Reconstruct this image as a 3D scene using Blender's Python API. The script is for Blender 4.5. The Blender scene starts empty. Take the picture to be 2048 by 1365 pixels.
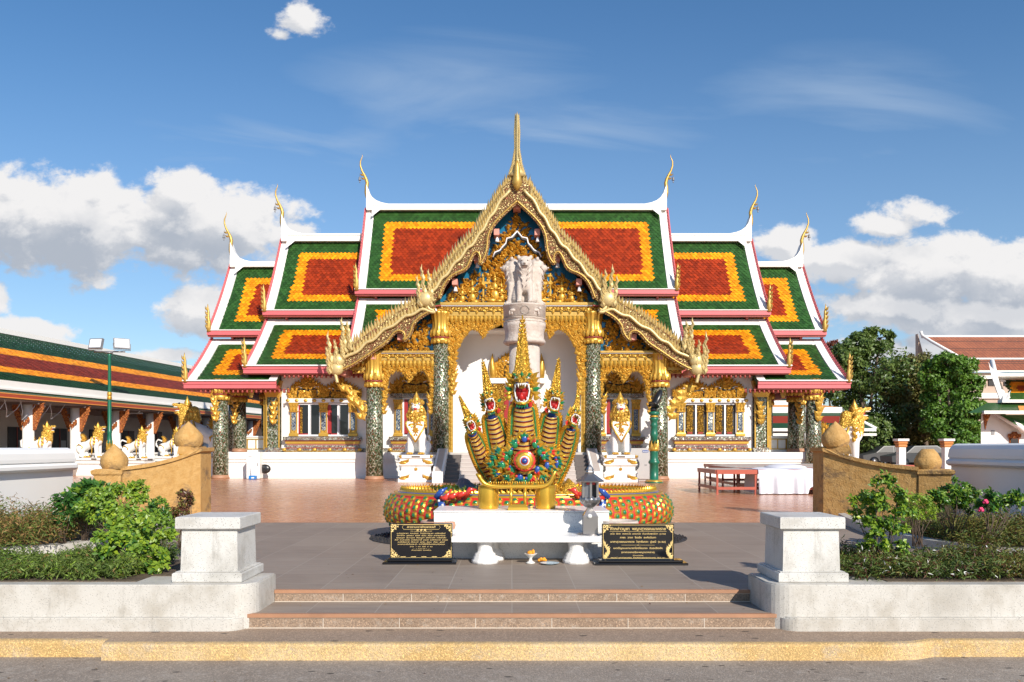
import bpy, math, random
import numpy as np
from mathutils import Vector, Matrix
PI = math.pi
R = math.radians
random.seed(7)
scene = bpy.context.scene
COL = scene.collection
# ---------------------------------------------------------------- camera, world, sun, exposure
CAMZ = 1.335                       # eye height above the temple forecourt (z = 0)
F = 1593.0                         # focal length in photo pixels (28 mm on a 36 mm sensor)
def X(px, D): return (px - 1024.0) / F * D
def Z(py, D): return CAMZ + (895.0 - py) / F * D
def GD(py, z=0.0): return (CAMZ - z) * F / (py - 895.0)      # depth of a point lying on the level z
cam_d = bpy.data.cameras.new('camera'); cam = bpy.data.objects.new('camera', cam_d); COL.objects.link(cam)
cam.location = (0, 0, CAMZ); cam.rotation_euler = (R(90), 0, 0)
cam_d.lens = 28; cam_d.sensor_width = 36; cam_d.shift_y = (895 - 682.5) / 2048
cam_d.clip_end = 5000; cam_d.clip_start = 0.05
scene.camera = cam
scene.view_settings.view_transform = 'Standard'; scene.view_settings.look = 'None'
scene.view_settings.gamma = 1; scene.view_settings.exposure = 0.38
SUN_TO = Vector((0.50, -1.0, 0.66)).normalized()             # direction towards the sun
SUN_EL = math.asin(SUN_TO.z); SUN_AZ = math.atan2(SUN_TO.x, SUN_TO.y)
sd = bpy.data.lights.new('sun', 'SUN'); sd.energy = 4.6; sd.angle = R(0.53); sd.color = (1.0, 0.925, 0.82)
so = bpy.data.objects.new('sun', sd); COL.objects.link(so)
so.rotation_euler = SUN_TO.to_track_quat('Z', 'Y').to_euler(); so.location = (20, -30, 40)

class NT:
    """tiny node-tree builder"""
    def __init__(s, tree): s.t = tree; s.n = tree.nodes; s.l = tree.links
    def new(s, typ, **kw):
        n = s.n.new(typ)
        for k, v in kw.items(): setattr(n, k, v)
        return n
    def put(s, sock, v):
        if isinstance(v, bpy.types.NodeSocket): s.l.new(v, sock)
        elif v is not None:
            try: sock.default_value = v
            except Exception:
                sock.default_value = (*v, 1.0) if len(v) == 3 else v
    def math(s, op, a, b=None, c=None, clamp=False):
        n = s.new('ShaderNodeMath', operation=op); n.use_clamp = clamp
        for i, v in enumerate((a, b, c)):
            if v is not None: s.put(n.inputs[i], v)
        return n.outputs[0]
    def vmath(s, op, a, b=None, out=0):
        n = s.new('ShaderNodeVectorMath', operation=op)
        s.put(n.inputs[0], a)
        if b is not None: s.put(n.inputs[1], b)
        return n.outputs[out]
    def mix(s, fac, a, b, blend='MIX'):
        n = s.new('ShaderNodeMix', data_type='RGBA', blend_type=blend); n.clamp_factor = True
        s.put(n.inputs[0], fac); s.put(n.inputs[6], a); s.put(n.inputs[7], b)
        return n.outputs[2]
    def noise(s, vec, scale=5, detail=4, rough=.55, dist=0, col=False):
        n = s.new('ShaderNodeTexNoise'); s.put(n.inputs['Vector'], vec)
        n.inputs['Scale'].default_value = scale; n.inputs['Detail'].default_value = detail
        n.inputs['Roughness'].default_value = rough; n.inputs['Distortion'].default_value = dist
        return n.outputs[1 if col else 0]
    def voro(s, vec, scale=5, feature='F1', out=0, rnd=1.0):
        n = s.new('ShaderNodeTexVoronoi', feature=feature); s.put(n.inputs['Vector'], vec)
        n.inputs['Scale'].default_value = scale; n.inputs['Randomness'].default_value = rnd
        return n.outputs[out]
    def ramp(s, fac, a, b, lo=0.0, hi=1.0):
        n = s.new('ShaderNodeMapRange'); n.clamp = True; n.interpolation_type = 'SMOOTHSTEP'
        s.put(n.inputs[0], fac); n.inputs[1].default_value = a; n.inputs[2].default_value = b
        n.inputs[3].default_value = lo; n.inputs[4].default_value = hi
        return n.outputs[0]
    def sep(s, v):
        n = s.new('ShaderNodeSeparateXYZ'); s.put(n.inputs[0], v); return n.outputs
    def comb(s, x, y, z=0.0):
        n = s.new('ShaderNodeCombineXYZ')
        for i, v in enumerate((x, y, z)): s.put(n.inputs[i], v)
        return n.outputs[0]

# ---- sky: Nishita + procedural clouds laid out by direction
world = bpy.data.worlds.new('World'); scene.world = world; world.use_nodes = True
w = NT(world.node_tree); w.n.clear()
sky = w.new('ShaderNodeTexSky', sky_type='NISHITA'); sky.sun_disc = False
sky.sun_elevation = SUN_EL; sky.sun_rotation = SUN_AZ
sky.air_density = 1.0; sky.dust_density = 0.2; sky.ozone_density = 3.0
hs = w.new('ShaderNodeHueSaturation'); hs.inputs['Saturation'].default_value = 1.22
w.put(hs.inputs['Color'], sky.outputs[0])
tc = w.new('ShaderNodeTexCoord')
d3 = w.sep(tc.outputs['Generated'])
ay = w.math('MAXIMUM', w.math('ABSOLUTE', d3[1]), 0.05)
ca = w.math('DIVIDE', d3[0], ay); cb = w.math('DIVIDE', d3[2], ay)
BLOBS = [(120, 450, 330, 115, 1), (400, 455, 230, 105, 1), (0, 430, 180, 110, 1), (580, 470, 90, 40, .8), (360, 390, 110, 60, .9), (200, 380, 90, 50, .8),
         (605, 40, 88, 58, .62), (560, 72, 60, 34, .5), (60, 665, 150, 40, .8), (410, 625, 125, 62, .9), (330, 712, 140, 26, .7),
         (1850, 425, 130, 52, .66), (1760, 455, 130, 40, .66), (1580, 485, 95, 55, .8), (1700, 520, 180, 60, .9),
         (1880, 545, 220, 85, 1), (2030, 560, 170, 85, 1), (1800, 620, 230, 60, .9), (1990, 640, 190, 60, 1),
         (1880, 700, 300, 40, .8), (-10, 590, 50, 45, .8)]
def cloud_density(oa, ob):
    a = w.math('ADD', ca, oa); b = w.math('ADD', cb, ob)
    p = w.comb(a, b)
    best = None
    for (px, py, rx, ry, wt) in BLOBS:
        A, B = (px - 1024) / F, (895 - py) / F
        q = w.vmath('MULTIPLY', w.vmath('SUBTRACT', p, (A, B, 0)), (F / rx, F / ry, 0))
        l = w.vmath('LENGTH', q, out=1)
        v = w.math('SUBTRACT', wt, l)
        best = v if best is None else w.math('MAXIMUM', best, v)
    n1 = w.noise(w.comb(w.math('MULTIPLY', a, 1.0), w.math('MULTIPLY', b, 1.35)), 16, 10, .60, .15)
    n2 = w.voro(w.comb(a, w.math('MULTIPLY', b, 1.2)), 26)
    dn = w.math('ADD', w.math('MULTIPLY', w.math('MAXIMUM', best, -1.2), 1.25), w.math('MULTIPLY', w.math('SUBTRACT', n1, .5), 2.0))
    return w.math('SUBTRACT', dn, w.math('MULTIPLY', n2, 0.16))
dens = cloud_density(0.0, 0.0)
dens2 = cloud_density(0.010, 0.016)
dens3 = cloud_density(0.015, 0.045)
cov = w.ramp(w.math('ADD', dens, w.math('MULTIPLY', w.math('SUBTRACT', w.noise(w.comb(ca, w.math('MULTIPLY', cb, 1.3)), 60, 6, .7, .4), .5), .50)), -0.12, 0.30)
shade = w.math('SUBTRACT', dens, dens2)
shade = w.ramp(shade, -0.25, 0.25)
sh3 = w.ramp(dens3, -0.10, 0.95, 1.0, 0.0)
lum = w.math('ADD', w.math('MULTIPLY', shade, .52), w.math('MULTIPLY', sh3, .50), clamp=True)
ccol = w.mix(lum, (0.43, 0.475, 0.55), (0.86, 0.85, 0.85))
# thin high cirrus
cp = w.comb(w.math('ADD', w.math('MULTIPLY', ca, .8), w.math('MULTIPLY', cb, 1.6)), w.math('MULTIPLY', cb, 3.2))
cn = w.noise(cp, 3.2, 7, .52, .9)
cl = None
for (px, py, rx, ry) in [(1150, 265, 430, 95), (900, 180, 420, 150), (1700, 250, 420, 200), (500, 290, 500, 90)]:
    q = w.vmath('MULTIPLY', w.vmath('SUBTRACT', w.comb(ca, cb), ((px - 1024) / F, (895 - py) / F, 0)), (F / rx, F / ry, 0))
    v = w.math('MAXIMUM', w.math('SUBTRACT', 1.0, w.vmath('LENGTH', q, out=1)), 0.0)
    v = w.math('MULTIPLY', v, 1.6 if rx == 430 else .8)
    cl = v if cl is None else w.math('MAXIMUM', cl, v)
cir = w.math('MULTIPLY', w.ramp(cn, .28, .78), cl, clamp=True)
haz = w.ramp(cb, 0.0, .60, .40, 0.04)
bg1 = w.new('ShaderNodeBackground'); w.put(bg1.inputs[0], hs.outputs[0]); bg1.inputs[1].default_value = 0.104
bg2 = w.new('ShaderNodeBackground'); w.put(bg2.inputs[0], ccol); bg2.inputs[1].default_value = 0.80
bg3 = w.new('ShaderNodeBackground'); bg3.inputs[0].default_value = (0.47, 0.60, 0.78, 1); bg3.inputs[1].default_value = 0.74
m1 = w.new('ShaderNodeMixShader'); m2 = w.new('ShaderNodeMixShader')
w.put(m1.inputs[0], w.math('MAXIMUM', cir, haz)); w.put(m1.inputs[1], bg1.outputs[0]); w.put(m1.inputs[2], bg3.outputs[0])
up = w.ramp(d3[2], 0.0, 0.04)
w.put(m2.inputs[0], w.math('MULTIPLY', cov, up)); w.put(m2.inputs[1], m1.outputs[0]); w.put(m2.inputs[2], bg2.outputs[0])
wo = w.new('ShaderNodeOutputWorld'); w.put(wo.inputs[0], m2.outputs[0])

# ---------------------------------------------------------------- materials
def newmat(name):
    m = bpy.data.materials.new(name); m.use_nodes = True
    t = NT(m.node_tree); t.n.clear()
    p = t.new('ShaderNodeBsdfPrincipled'); o = t.new('ShaderNodeOutputMaterial'); t.put(o.inputs[0], p.outputs[0])
    return m, t, p
def setbump(t, p, h, strength=.3, dist=.02):
    b = t.new('ShaderNodeBump'); b.inputs['Strength'].default_value = strength; b.inputs['Distance'].default_value = dist
    t.put(b.inputs['Height'], h); t.put(p.inputs['Normal'], b.outputs[0])
def dk(c, f): return tuple(x * f for x in c)
def M(name, col, rough=.6, metal=0, var=.12, vs=2.0, bump=.15, bs=30, bd=.01, col2=None, c2=(.45, .65), island=0, coat=0, spec=None):
    m, t, p = newmat(name)
    tco = t.new('ShaderNodeTexCoord').outputs['Object']
    n = t.noise(tco, vs, 6, .6)
    base = t.mix(t.ramp(n, *c2), col, col2) if col2 else t.mix(n, dk(col, 1 - var), dk(col, 1 + var))
    if island:
        g = t.new('ShaderNodeNewGeometry').outputs['Random Per Island']
        base = t.mix(g, base, t.mix(1.0, base, dk((1, 1, 1), 1 - island), 'MULTIPLY'))
    t.put(p.inputs['Base Color'], base)
    p.inputs['Roughness'].default_value = rough; p.inputs['Metallic'].default_value = metal
    p.inputs['Coat Weight'].default_value = coat
    if bump: setbump(t, p, t.noise(tco, bs, 4, .6), bump, bd)
    return m
def Mcarve(name, gold, crev, scale=9, rough=.36, metal=.55, depth=.05, fac=(.0, .13)):
    m, t, p = newmat(name)
    tco = t.new('ShaderNodeTexCoord').outputs['Object']
    wv = t.vmath('ADD', tco, t.vmath('MULTIPLY', t.noise(tco, scale * .6, 3, .6, col=True), (.12, .12, .12)))
    e = t.voro(wv, scale, 'DISTANCE_TO_EDGE'); f1 = t.voro(wv, scale * 2.3)
    h = t.math('ADD', t.ramp(e, 0, .22), t.math('MULTIPLY', f1, -.5))
    t.put(p.inputs['Base Color'], t.mix(t.ramp(e, *fac), crev, gold))
    p.inputs['Roughness'].default_value = rough; p.inputs['Metallic'].default_value = metal
    setbump(t, p, h, .9, depth)
    return m
def Mmosaic(name, px=.22, pz=.36, uv=True, dark=(.022, .045, .022), mid=(.10, .12, .06), lite=(.33, .31, .22), acc=(.16, .04, .02)):
    m, t, p = newmat(name)
    T = t.new('ShaderNodeTexCoord')
    c = t.sep(T.outputs['UV'] if uv else T.outputs['Object'])
    u = c[0]; v = c[1] if uv else c[2]
    if not uv: u = t.math('ADD', u, c[1])
    a = t.math('ADD', t.math('DIVIDE', u, px), t.math('DIVIDE', v, pz)); b = t.math('SUBTRACT', t.math('DIVIDE', u, px), t.math('DIVIDE', v, pz))
    fa = t.math('ABSOLUTE', t.math('SUBTRACT', t.math('FRACT', a), .5)); fb = t.math('ABSOLUTE', t.math('SUBTRACT', t.math('FRACT', b), .5))
    edge = t.math('MAXIMUM', fa, fb)                                  # .5 on the lozenge lines
    vv = t.comb(u, v)
    cellc = t.voro(vv, 26, out=1); cs = t.sep(cellc)
    cell2 = t.sep(t.voro(t.comb(t.math('FLOOR', a), t.math('FLOOR', b)), 3.7, out=1))
    base = t.mix(t.ramp(cs[0], .35, .6), dark, mid)
    base = t.mix(t.ramp(cs[1], .80, .86), base, acc)
    base = t.mix(t.ramp(edge, .40, .45), base, t.mix(t.ramp(cs[2], .3, .6), lite, mid))
    base = t.mix(t.ramp(cs[2], .82, .88), base, (.42, .42, .34))
    ctr = t.math('ADD', fa, fb)
    base = t.mix(t.ramp(ctr, .16, .10), base, t.mix(t.ramp(cell2[0], .3, .6), (.30, .36, .20), (.07, .20, .10)))
    t.put(p.inputs['Base Color'], base)
    p.inputs['Metallic'].default_value = .3; p.inputs['Roughness'].default_value = .25
    # every glass chip is tilted a little its own way
    nrm = t.new('ShaderNodeNewGeometry').outputs['Normal']
    tilt = t.vmath('MULTIPLY', t.vmath('SUBTRACT', cellc, (.5, .5, .5)), (.38, .38, .38))
    t.put(p.inputs['Normal'], t.vmath('NORMALIZE', t.vmath('ADD', nrm, tilt)))
    return m
def Mtile(name, col, rough=.42):
    m, t, p = newmat(name)
    g = t.new('ShaderNodeNewGeometry').outputs['Random Per Island']
    tco = t.new('ShaderNodeTexCoord').outputs['Object']
    n = t.noise(tco, 1.1, 5, .6)
    b = t.mix(g, dk(col, .62), dk(col, 1.25)); b = t.mix(t.ramp(n, .45, .75, 0, .35), b, dk(col, .6))
    t.put(p.inputs['Base Color'], b); p.inputs['Roughness'].default_value = rough
    p.inputs['Coat Weight'].default_value = .10; p.inputs['Coat Roughness'].default_value = .2; p.inputs['Specular IOR Level'].default_value = .3
    return m
def Mleaf(name, col, col2, rough=.42):
    m, t, p = newmat(name)
    g = t.new('ShaderNodeNewGeometry').outputs['Random Per Island']
    tco = t.new('ShaderNodeTexCoord').outputs['Object']
    n = t.noise(tco, 1.6, 3, .5)
    k = t.math('ADD', t.math('MULTIPLY', g, .6), t.math('MULTIPLY', t.ramp(n, .35, .65), .4))
    t.put(p.inputs['Base Color'], t.mix(k, col, col2)); p.inputs['Roughness'].default_value = rough
    tr = t.new('ShaderNodeBsdfTranslucent'); t.put(tr.inputs[0], t.mix(k, dk(col, 1.3), dk(col2, 1.3)))
    mx = t.new('ShaderNodeMixShader'); mx.inputs[0].default_value = .28
    t.put(mx.inputs[1], p.outputs[0]); t.put(mx.inputs[2], tr.outputs[0])
    t.put(t.n['Material Output'].inputs[0], mx.outputs[0])
    return m

# ---------------------------------------------------------------- mesh builder
class MB:
    def __init__(s): s.v = []; s.f = []; s.m = []; s.uv = []; s.sm = []; s.mat = 0; s.smooth = False; s.xf = None
    def add(s, verts, faces, mat=None, smooth=None, uvs=None):
        b = len(s.v); mat = s.mat if mat is None else mat; smooth = s.smooth if smooth is None else smooth
        if s.xf is not None: verts = [tuple(s.xf @ Vector(v)) for v in verts]
        s.v.extend(verts)
        for i, f in enumerate(faces):
            s.f.append([b + k for k in f]); s.m.append(mat); s.sm.append(smooth)
            s.uv.append(uvs[i] if uvs else None)
    def box(s, x0, x1, y0, y1, z0, z1, mat=None, bev=0):
        if x0 > x1: x0, x1 = x1, x0
        if y0 > y1: y0, y1 = y1, y0
        if z0 > z1: z0, z1 = z1, z0
        if bev:
            return s.frustum((x0 + x1) / 2, (y0 + y1) / 2, [((x1 - x0) / 2 - bev, (y1 - y0) / 2 - bev, z0), ((x1 - x0) / 2, (y1 - y0) / 2, z0 + bev), ((x1 - x0) / 2, (y1 - y0) / 2, z1 - bev), ((x1 - x0) / 2 - bev, (y1 - y0) / 2 - bev, z1)], mat)
        v = [(x0, y0, z0), (x1, y0, z0), (x1, y1, z0), (x0, y1, z0), (x0, y0, z1), (x1, y0, z1), (x1, y1, z1), (x0, y1, z1)]
        s.add(v, [(0, 3, 2, 1), (4, 5, 6, 7), (0, 1, 5, 4), (1, 2, 6, 5), (2, 3, 7, 6), (3, 0, 4, 7)], mat)
    def frustum(s, cx, cy, rings, mat=None):
        """stack of rectangles (hx, hy, z)"""
        v = []; f = []
        for (hx, hy, z) in rings: v += [(cx - hx, cy - hy, z), (cx + hx, cy - hy, z), (cx + hx, cy + hy, z), (cx - hx, cy + hy, z)]
        n = len(rings)
        for i in range(n - 1):
            for k in range(4): f.append((i * 4 + k, i * 4 + (k + 1) % 4, i * 4 + 4 + (k + 1) % 4, i * 4 + 4 + k))
        f.append((3, 2, 1, 0)); b = (n - 1) * 4; f.append((b, b + 1, b + 2, b + 3))
        s.add(v, f, mat)
    def prism(s, poly, a0, a1, axis='y', mat=None, smooth=False):
        """poly: 2D outline, extruded along axis from a0 to a1"""
        n = len(poly)
        if axis == 'y': pt = lambda p, a: (p[0], a, p[1])
        elif axis == 'z': pt = lambda p, a: (p[0], p[1], a)
        else: pt = lambda p, a: (a, p[0], p[1])
        v = [pt(p, a0) for p in poly] + [pt(p, a1) for p in poly]
        f = [tuple(range(n)), tuple(range(2 * n - 1, n - 1, -1))] + [(i, i + n, (i + 1) % n + n, (i + 1) % n) for i in range(n)]
        s.add(v, f, mat, smooth)
    def lathe(s, prof, cx=0, cy=0, z0=0, seg=24, mat=None, smooth=True, sx=1, sy=1, flute=0, nf=0, lob=None):
        v = []; f = []; uvs = []
        for (r, z) in prof:
            for k in range(seg):
                a = 2 * PI * k / seg
                rr = r * (1 + (flute * math.cos(nf * a) if flute else 0))
                v.append((cx + rr * math.cos(a) * sx, cy + rr * math.sin(a) * sy, z0 + z))
        n = len(prof)
        for i in range(n - 1):
            for k in range(seg):
                k2 = (k + 1) % seg
                f.append((i * seg + k, i * seg + k2, (i + 1) * seg + k2, (i + 1) * seg + k))
                rm = max(prof[i][0], prof[i + 1][0]) if n < 4 else max(p[0] for p in prof)
                u0, u1 = k / seg * 2 * PI * rm, (k + 1) / seg * 2 * PI * rm
                uvs.append([(u0, prof[i][1]), (u1, prof[i][1]), (u1, prof[i + 1][1]), (u0, prof[i + 1][1])])
        f.append(tuple(range(seg - 1, -1, -1))); uvs.append([(0, 0)] * seg)
        f.append(tuple((n - 1) * seg + k for k in range(seg))); uvs.append([(0, 0)] * seg)
        s.add(v, f, mat, smooth, uvs)
    def tube(s, path, rad, seg=10, mat=None, smooth=True, flat=1.0, up=None, caps=True, closed=False):
        """rad: number, list or function(t); flat squashes along the second frame axis"""
        P = [Vector(p) for p in path]; n = len(P)
        rr = [rad(i / (n - 1)) if callable(rad) else (rad[i] if isinstance(rad, (list, tuple)) else rad) for i in range(n)]
        v = []; f = []; uvs = []; L = 0; Ls = []
        ref = Vector(up) if up else None; pn = None
        for i in range(n):
            if closed: t = P[(i + 1) % n] - P[i - 1]
            else: t = P[min(i + 1, n - 1)] - P[max(i - 1, 0)]
            t = t.normalized() if t.length > 1e-9 else Vector((0, 0, 1))
            if ref is not None: a = ref.cross(t)
            elif pn is not None: a = pn - t * pn.dot(t)
            else: a = t.cross(Vector((0, 1, 0.13)))
            if a.length < 1e-6: a = t.orthogonal()
            a.normalize(); pn = a; b = t.cross(a)
            L += (P[i] - P[i - 1]).length if i else 0; Ls.append(L)
            for k in range(seg):
                an = 2 * PI * k / seg
                v.append(tuple(P[i] + a * (math.cos(an) * rr[i]) + b * (math.sin(an) * rr[i] * flat)))
        m = n if closed else n - 1
        for i in range(m):
            j = (i + 1) % n
            for k in range(seg):
                k2 = (k + 1) % seg
                f.append((i * seg + k, i * seg + k2, j * seg + k2, j * seg + k))
                l1 = Ls[j] if j else Ls[-1] + .1
                uvs.append([(k / seg, Ls[i]), ((k + 1) / seg, Ls[i]), ((k + 1) / seg, l1), (k / seg, l1)])
        if caps and not closed:
            f.append(tuple(range(seg - 1, -1, -1))); uvs.append([(0, 0)] * seg)
            f.append(tuple((n - 1) * seg + k for k in range(seg))); uvs.append([(0, 0)] * seg)
        s.add(v, f, mat, smooth, uvs)
    def ell(s, c, r, seg=12, rings=8, mat=None, smooth=True):
        v = [(c[0], c[1], c[2] - r[2])]; f = []
        for i in range(1, rings):
            ph = -PI / 2 + PI * i / rings
            for k in range(seg):
                a = 2 * PI * k / seg
                v.append((c[0] + r[0] * math.cos(ph) * math.cos(a), c[1] + r[1] * math.cos(ph) * math.sin(a), c[2] + r[2] * math.sin(ph)))
        v.append((c[0], c[1], c[2] + r[2])); T = len(v) - 1
        for k in range(seg):
            k2 = (k + 1) % seg
            f.append((0, 1 + k2, 1 + k)); f.append((T, T - seg + k, T - seg + k2))
            for i in range(rings - 2): f.append((1 + i * seg + k, 1 + i * seg + k2, 1 + (i + 1) * seg + k2, 1 + (i + 1) * seg + k))
        s.add(v, f, mat, smooth)
    def leaf(s, c, ang, w, h, d, mat=None, yn=-1, bend=.25, c3=None):
        """a carved flame leaf lying in the XZ plane at depth c[1], raised towards yn"""
        o = [(-.30, 0), (-.5, .25), (-.42, .5), (-.12, .78), (bend, 1.0), (.16, .72), (.46, .42), (.5, .2), (.3, 0)]
        ca_, sa_ = math.cos(ang), math.sin(ang)
        def tr(x, z, y): return (c[0] + (x * w) * ca_ - (z * h) * sa_, c[1] + y, c[2] + (x * w) * sa_ + (z * h) * ca_)
        v = [tr(x, z, 0) for x, z in o] + [tr(-.02, .12, yn * d * .7), tr(0, .42, yn * d), tr(.06, .74, yn * d * .6)]
        f = [(0, 1, 9), (1, 10, 9), (1, 2, 10), (2, 11, 10), (2, 3, 11), (3, 4, 11), (4, 5, 11), (5, 6, 11), (6, 10, 11), (6, 7, 10), (7, 9, 10), (7, 8, 9), (8, 0, 9)]
        s.add(v, f, mat, False)
    def build(s, name, mats, loc=(0, 0, 0), parent=None, objloc=None):
        me = bpy.data.meshes.new(name)
        L = Vector(loc)
        me.from_pydata([(v[0] - L.x, v[1] - L.y, v[2] - L.z) for v in s.v], [], s.f)
        mats = mats if isinstance(mats, (list, tuple)) else [mats]
        for m in mats: me.materials.append(m)
        me.polygons.foreach_set('material_index', [min(i, len(mats) - 1) for i in s.m])
        me.polygons.foreach_set('use_smooth', s.sm)
        if any(u is not None for u in s.uv):
            ul = me.uv_layers.new(name='UVMap'); flat = []
            for fc, u in zip(s.f, s.uv):
                for k in range(len(fc)): flat.extend(u[k] if u and k < len(u) else (0, 0))
            ul.data.foreach_set('uv', flat)
        me.update()
        o = bpy.data.objects.new(name, me); COL.objects.link(o)
        if parent is not None: o.parent = parent
        else: o.location = loc
        return o
BASE = {}
def tag(o, label=None, cat=None, group=None, kind=None):
    if label: o['label'] = label
    if cat: o['category'] = cat
    if group: o['group'] = group
    if kind: o['kind'] = kind
    return o
def thing(name, label, cat, loc=(0, 0, 0), rz=0, group=None):
    o = bpy.data.objects.new(name, None); COL.objects.link(o); o.location = loc; o.rotation_euler = (0, 0, rz)
    o.empty_display_size = .2
    BASE[o] = Vector(loc) if rz == 0 else Vector((0, 0, 0))
    return tag(o, label, cat, group)
def part(mb, name, mats, parent, label=None):
    b = BASE.get(parent, Vector((0, 0, 0)))
    o = mb.build(name, mats, b, parent); BASE[o] = b
    if label: o['label'] = label
    return o
def single(mb, name, mats, label, cat, loc=(0, 0, 0), group=None):
    return tag(mb.build(name, mats, loc), label, cat, group)
def struct(mb, name, mats): return tag(mb.build(name, mats, (0, 0, 0)), kind='structure')
def copy_tree(o, parent=None, loc=None, rz=None, label=None, sc=None):
    c = o.copy(); COL.objects.link(c); c.parent = parent
    for ch in o.children: copy_tree(ch, c)
    if loc is not None: c.location = loc
    if rz is not None: c.rotation_euler = (0, 0, rz)
    if sc is not None: c.scale = (sc, sc, sc) if not isinstance(sc, tuple) else sc
    if label: c['label'] = label
    return c
def inpoly(x, z, poly):
    r = False; j = len(poly) - 1
    for i in range(len(poly)):
        xi, zi = poly[i]; xj, zj = poly[j]
        if (zi > z) != (zj > z) and x < (xj - xi) * (z - zi) / (zj - zi) + xi: r = not r
        j = i
    return r
def field(mb, poly, y, step, size, depth, mats=(0,), seed=1, cx=None, up=.0):
    """carved scrollwork: overlapping flame leaves in rows filling the outline"""
    rd = random.Random(seed)
    xs = [p[0] for p in poly]; zs = [p[1] for p in poly]
    z = min(zs); row = 0
    while z < max(zs):
        x = min(xs) + (row % 2) * step / 2
        while x < max(xs):
            px, pz = x + rd.uniform(-.25, .25) * step, z + rd.uniform(-.2, .2) * step
            if inpoly(px, pz, poly):
                s = size * rd.uniform(.7, 1.25); a = rd.choice((-1, 1)) * rd.uniform(.2, 1.5) * (1 - up)
                mb.leaf((px, y - rd.uniform(0, depth * .5), pz), a, s * .62, s, depth * rd.uniform(.7, 1.3), rd.choice(mats), bend=rd.choice((-.4, .4)))
                if rd.random() < .35: mb.ell((px, y - depth * .6, pz), (s * .16, depth * .5, s * .16), 6, 4, mats[0])
            x += step
        z += step * .62; row += 1
def blob(name, caps, vox, mats, parent, extra=None, smooth_it=2, loc=None):
    """one continuous skin around tapered capsules [(p0, r0, p1, r1), ...]"""
    mb = MB(); mb.smooth = True
    for (p0, r0, p1, r1) in caps:
        p0 = Vector(p0); p1 = Vector(p1); n = max(2, int((p1 - p0).length / (max(r0, r1) * .55 + 1e-6)) + 1)
        for i in range(n + 1):
            t = i / n; c = p0.lerp(p1, t); r = r0 + (r1 - r0) * t
            rr = (r, r, r) if not isinstance(r, Vector) else r
            mb.ell(c, rr, 10, 7)
            if (p1 - p0).length < 1e-6: break
    tmp = mb.build('tmp', [mats[0] if isinstance(mats, (list, tuple)) else mats])
    md = tmp.modifiers.new('r', 'REMESH'); md.mode = 'VOXEL'; md.voxel_size = vox; md.use_smooth_shade = True
    if smooth_it:
        ms = tmp.modifiers.new('s', 'SMOOTH'); ms.iterations = smooth_it; ms.factor = .6
    dg = bpy.context.evaluated_depsgraph_get(); dg.update()
    me = bpy.data.meshes.new_from_object(tmp.evaluated_get(dg)); me.name = name
    bpy.data.objects.remove(tmp)
    me.materials.clear()
    for m in (mats if isinstance(mats, (list, tuple)) else [mats]): me.materials.append(m)
    b = BASE.get(parent, Vector((0, 0, 0)))
    me.transform(Matrix.Translation(-b))
    for pl in me.polygons: pl.use_smooth = True
    o = bpy.data.objects.new(name, me); COL.objects.link(o); o.parent = parent; BASE[o] = b
    return o
def leafmesh(name, pts, nrm, size, mats, midx=None, aspect=.5, fold=.25, rnd=None, loc=(0, 0, 0), parent=None, jitter=.9):
    """many leaf-shaped faces (numpy): pts Nx3, nrm Nx3 outward directions, size N"""
    rnd = rnd or np.random.RandomState(1); n = len(pts)
    nr = nrm + rnd.normal(0, jitter, (n, 3)); nr /= np.linalg.norm(nr, axis=1, keepdims=True) + 1e-9
    t = rnd.normal(0, 1, (n, 3)); t -= nr * (t * nr).sum(1, keepdims=True); t /= np.linalg.norm(t, axis=1, keepdims=True) + 1e-9
    b = np.cross(nr, t); s = size.reshape(-1, 1)
    P0 = pts; P1 = pts + t * s * .45 + b * s * aspect * .5 + nr * s * fold * .4; P2 = pts + t * s; P3 = pts + t * s * .45 - b * s * aspect * .5 + nr * s * fold * .4
    PM = pts + t * s * .5
    V = np.stack([P0, P1, P2, P3, PM], 1).reshape(-1, 3) - np.array(loc)
    k = np.arange(n) * 5
    Fc = np.stack([np.stack([k, k + 4, k + 1], 1), np.stack([k + 4, k + 2, k + 1], 1), np.stack([k, k + 3, k + 4], 1), np.stack([k + 4, k + 3, k + 2], 1)], 1).reshape(-1, 3)
    me = bpy.data.meshes.new(name)
    me.vertices.add(len(V)); me.vertices.foreach_set('co', V.ravel().astype(np.float32))
    me.loops.add(len(Fc) * 3); me.loops.foreach_set('vertex_index', Fc.ravel().astype(np.int32))
    me.polygons.add(len(Fc)); me.polygons.foreach_set('loop_start', (np.arange(len(Fc)) * 3).astype(np.int32))
    me.polygons.foreach_set('loop_total', np.full(len(Fc), 3, np.int32))
    for m in (mats if isinstance(mats, (list, tuple)) else [mats]): me.materials.append(m)
    if midx is not None: me.polygons.foreach_set('material_index', np.repeat(midx, 4).astype(np.int32))
    me.update(calc_edges=True)
    o = bpy.data.objects.new(name, me); COL.objects.link(o)
    if parent is not None: o.parent = parent
    else: o.location = loc
    return o
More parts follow.
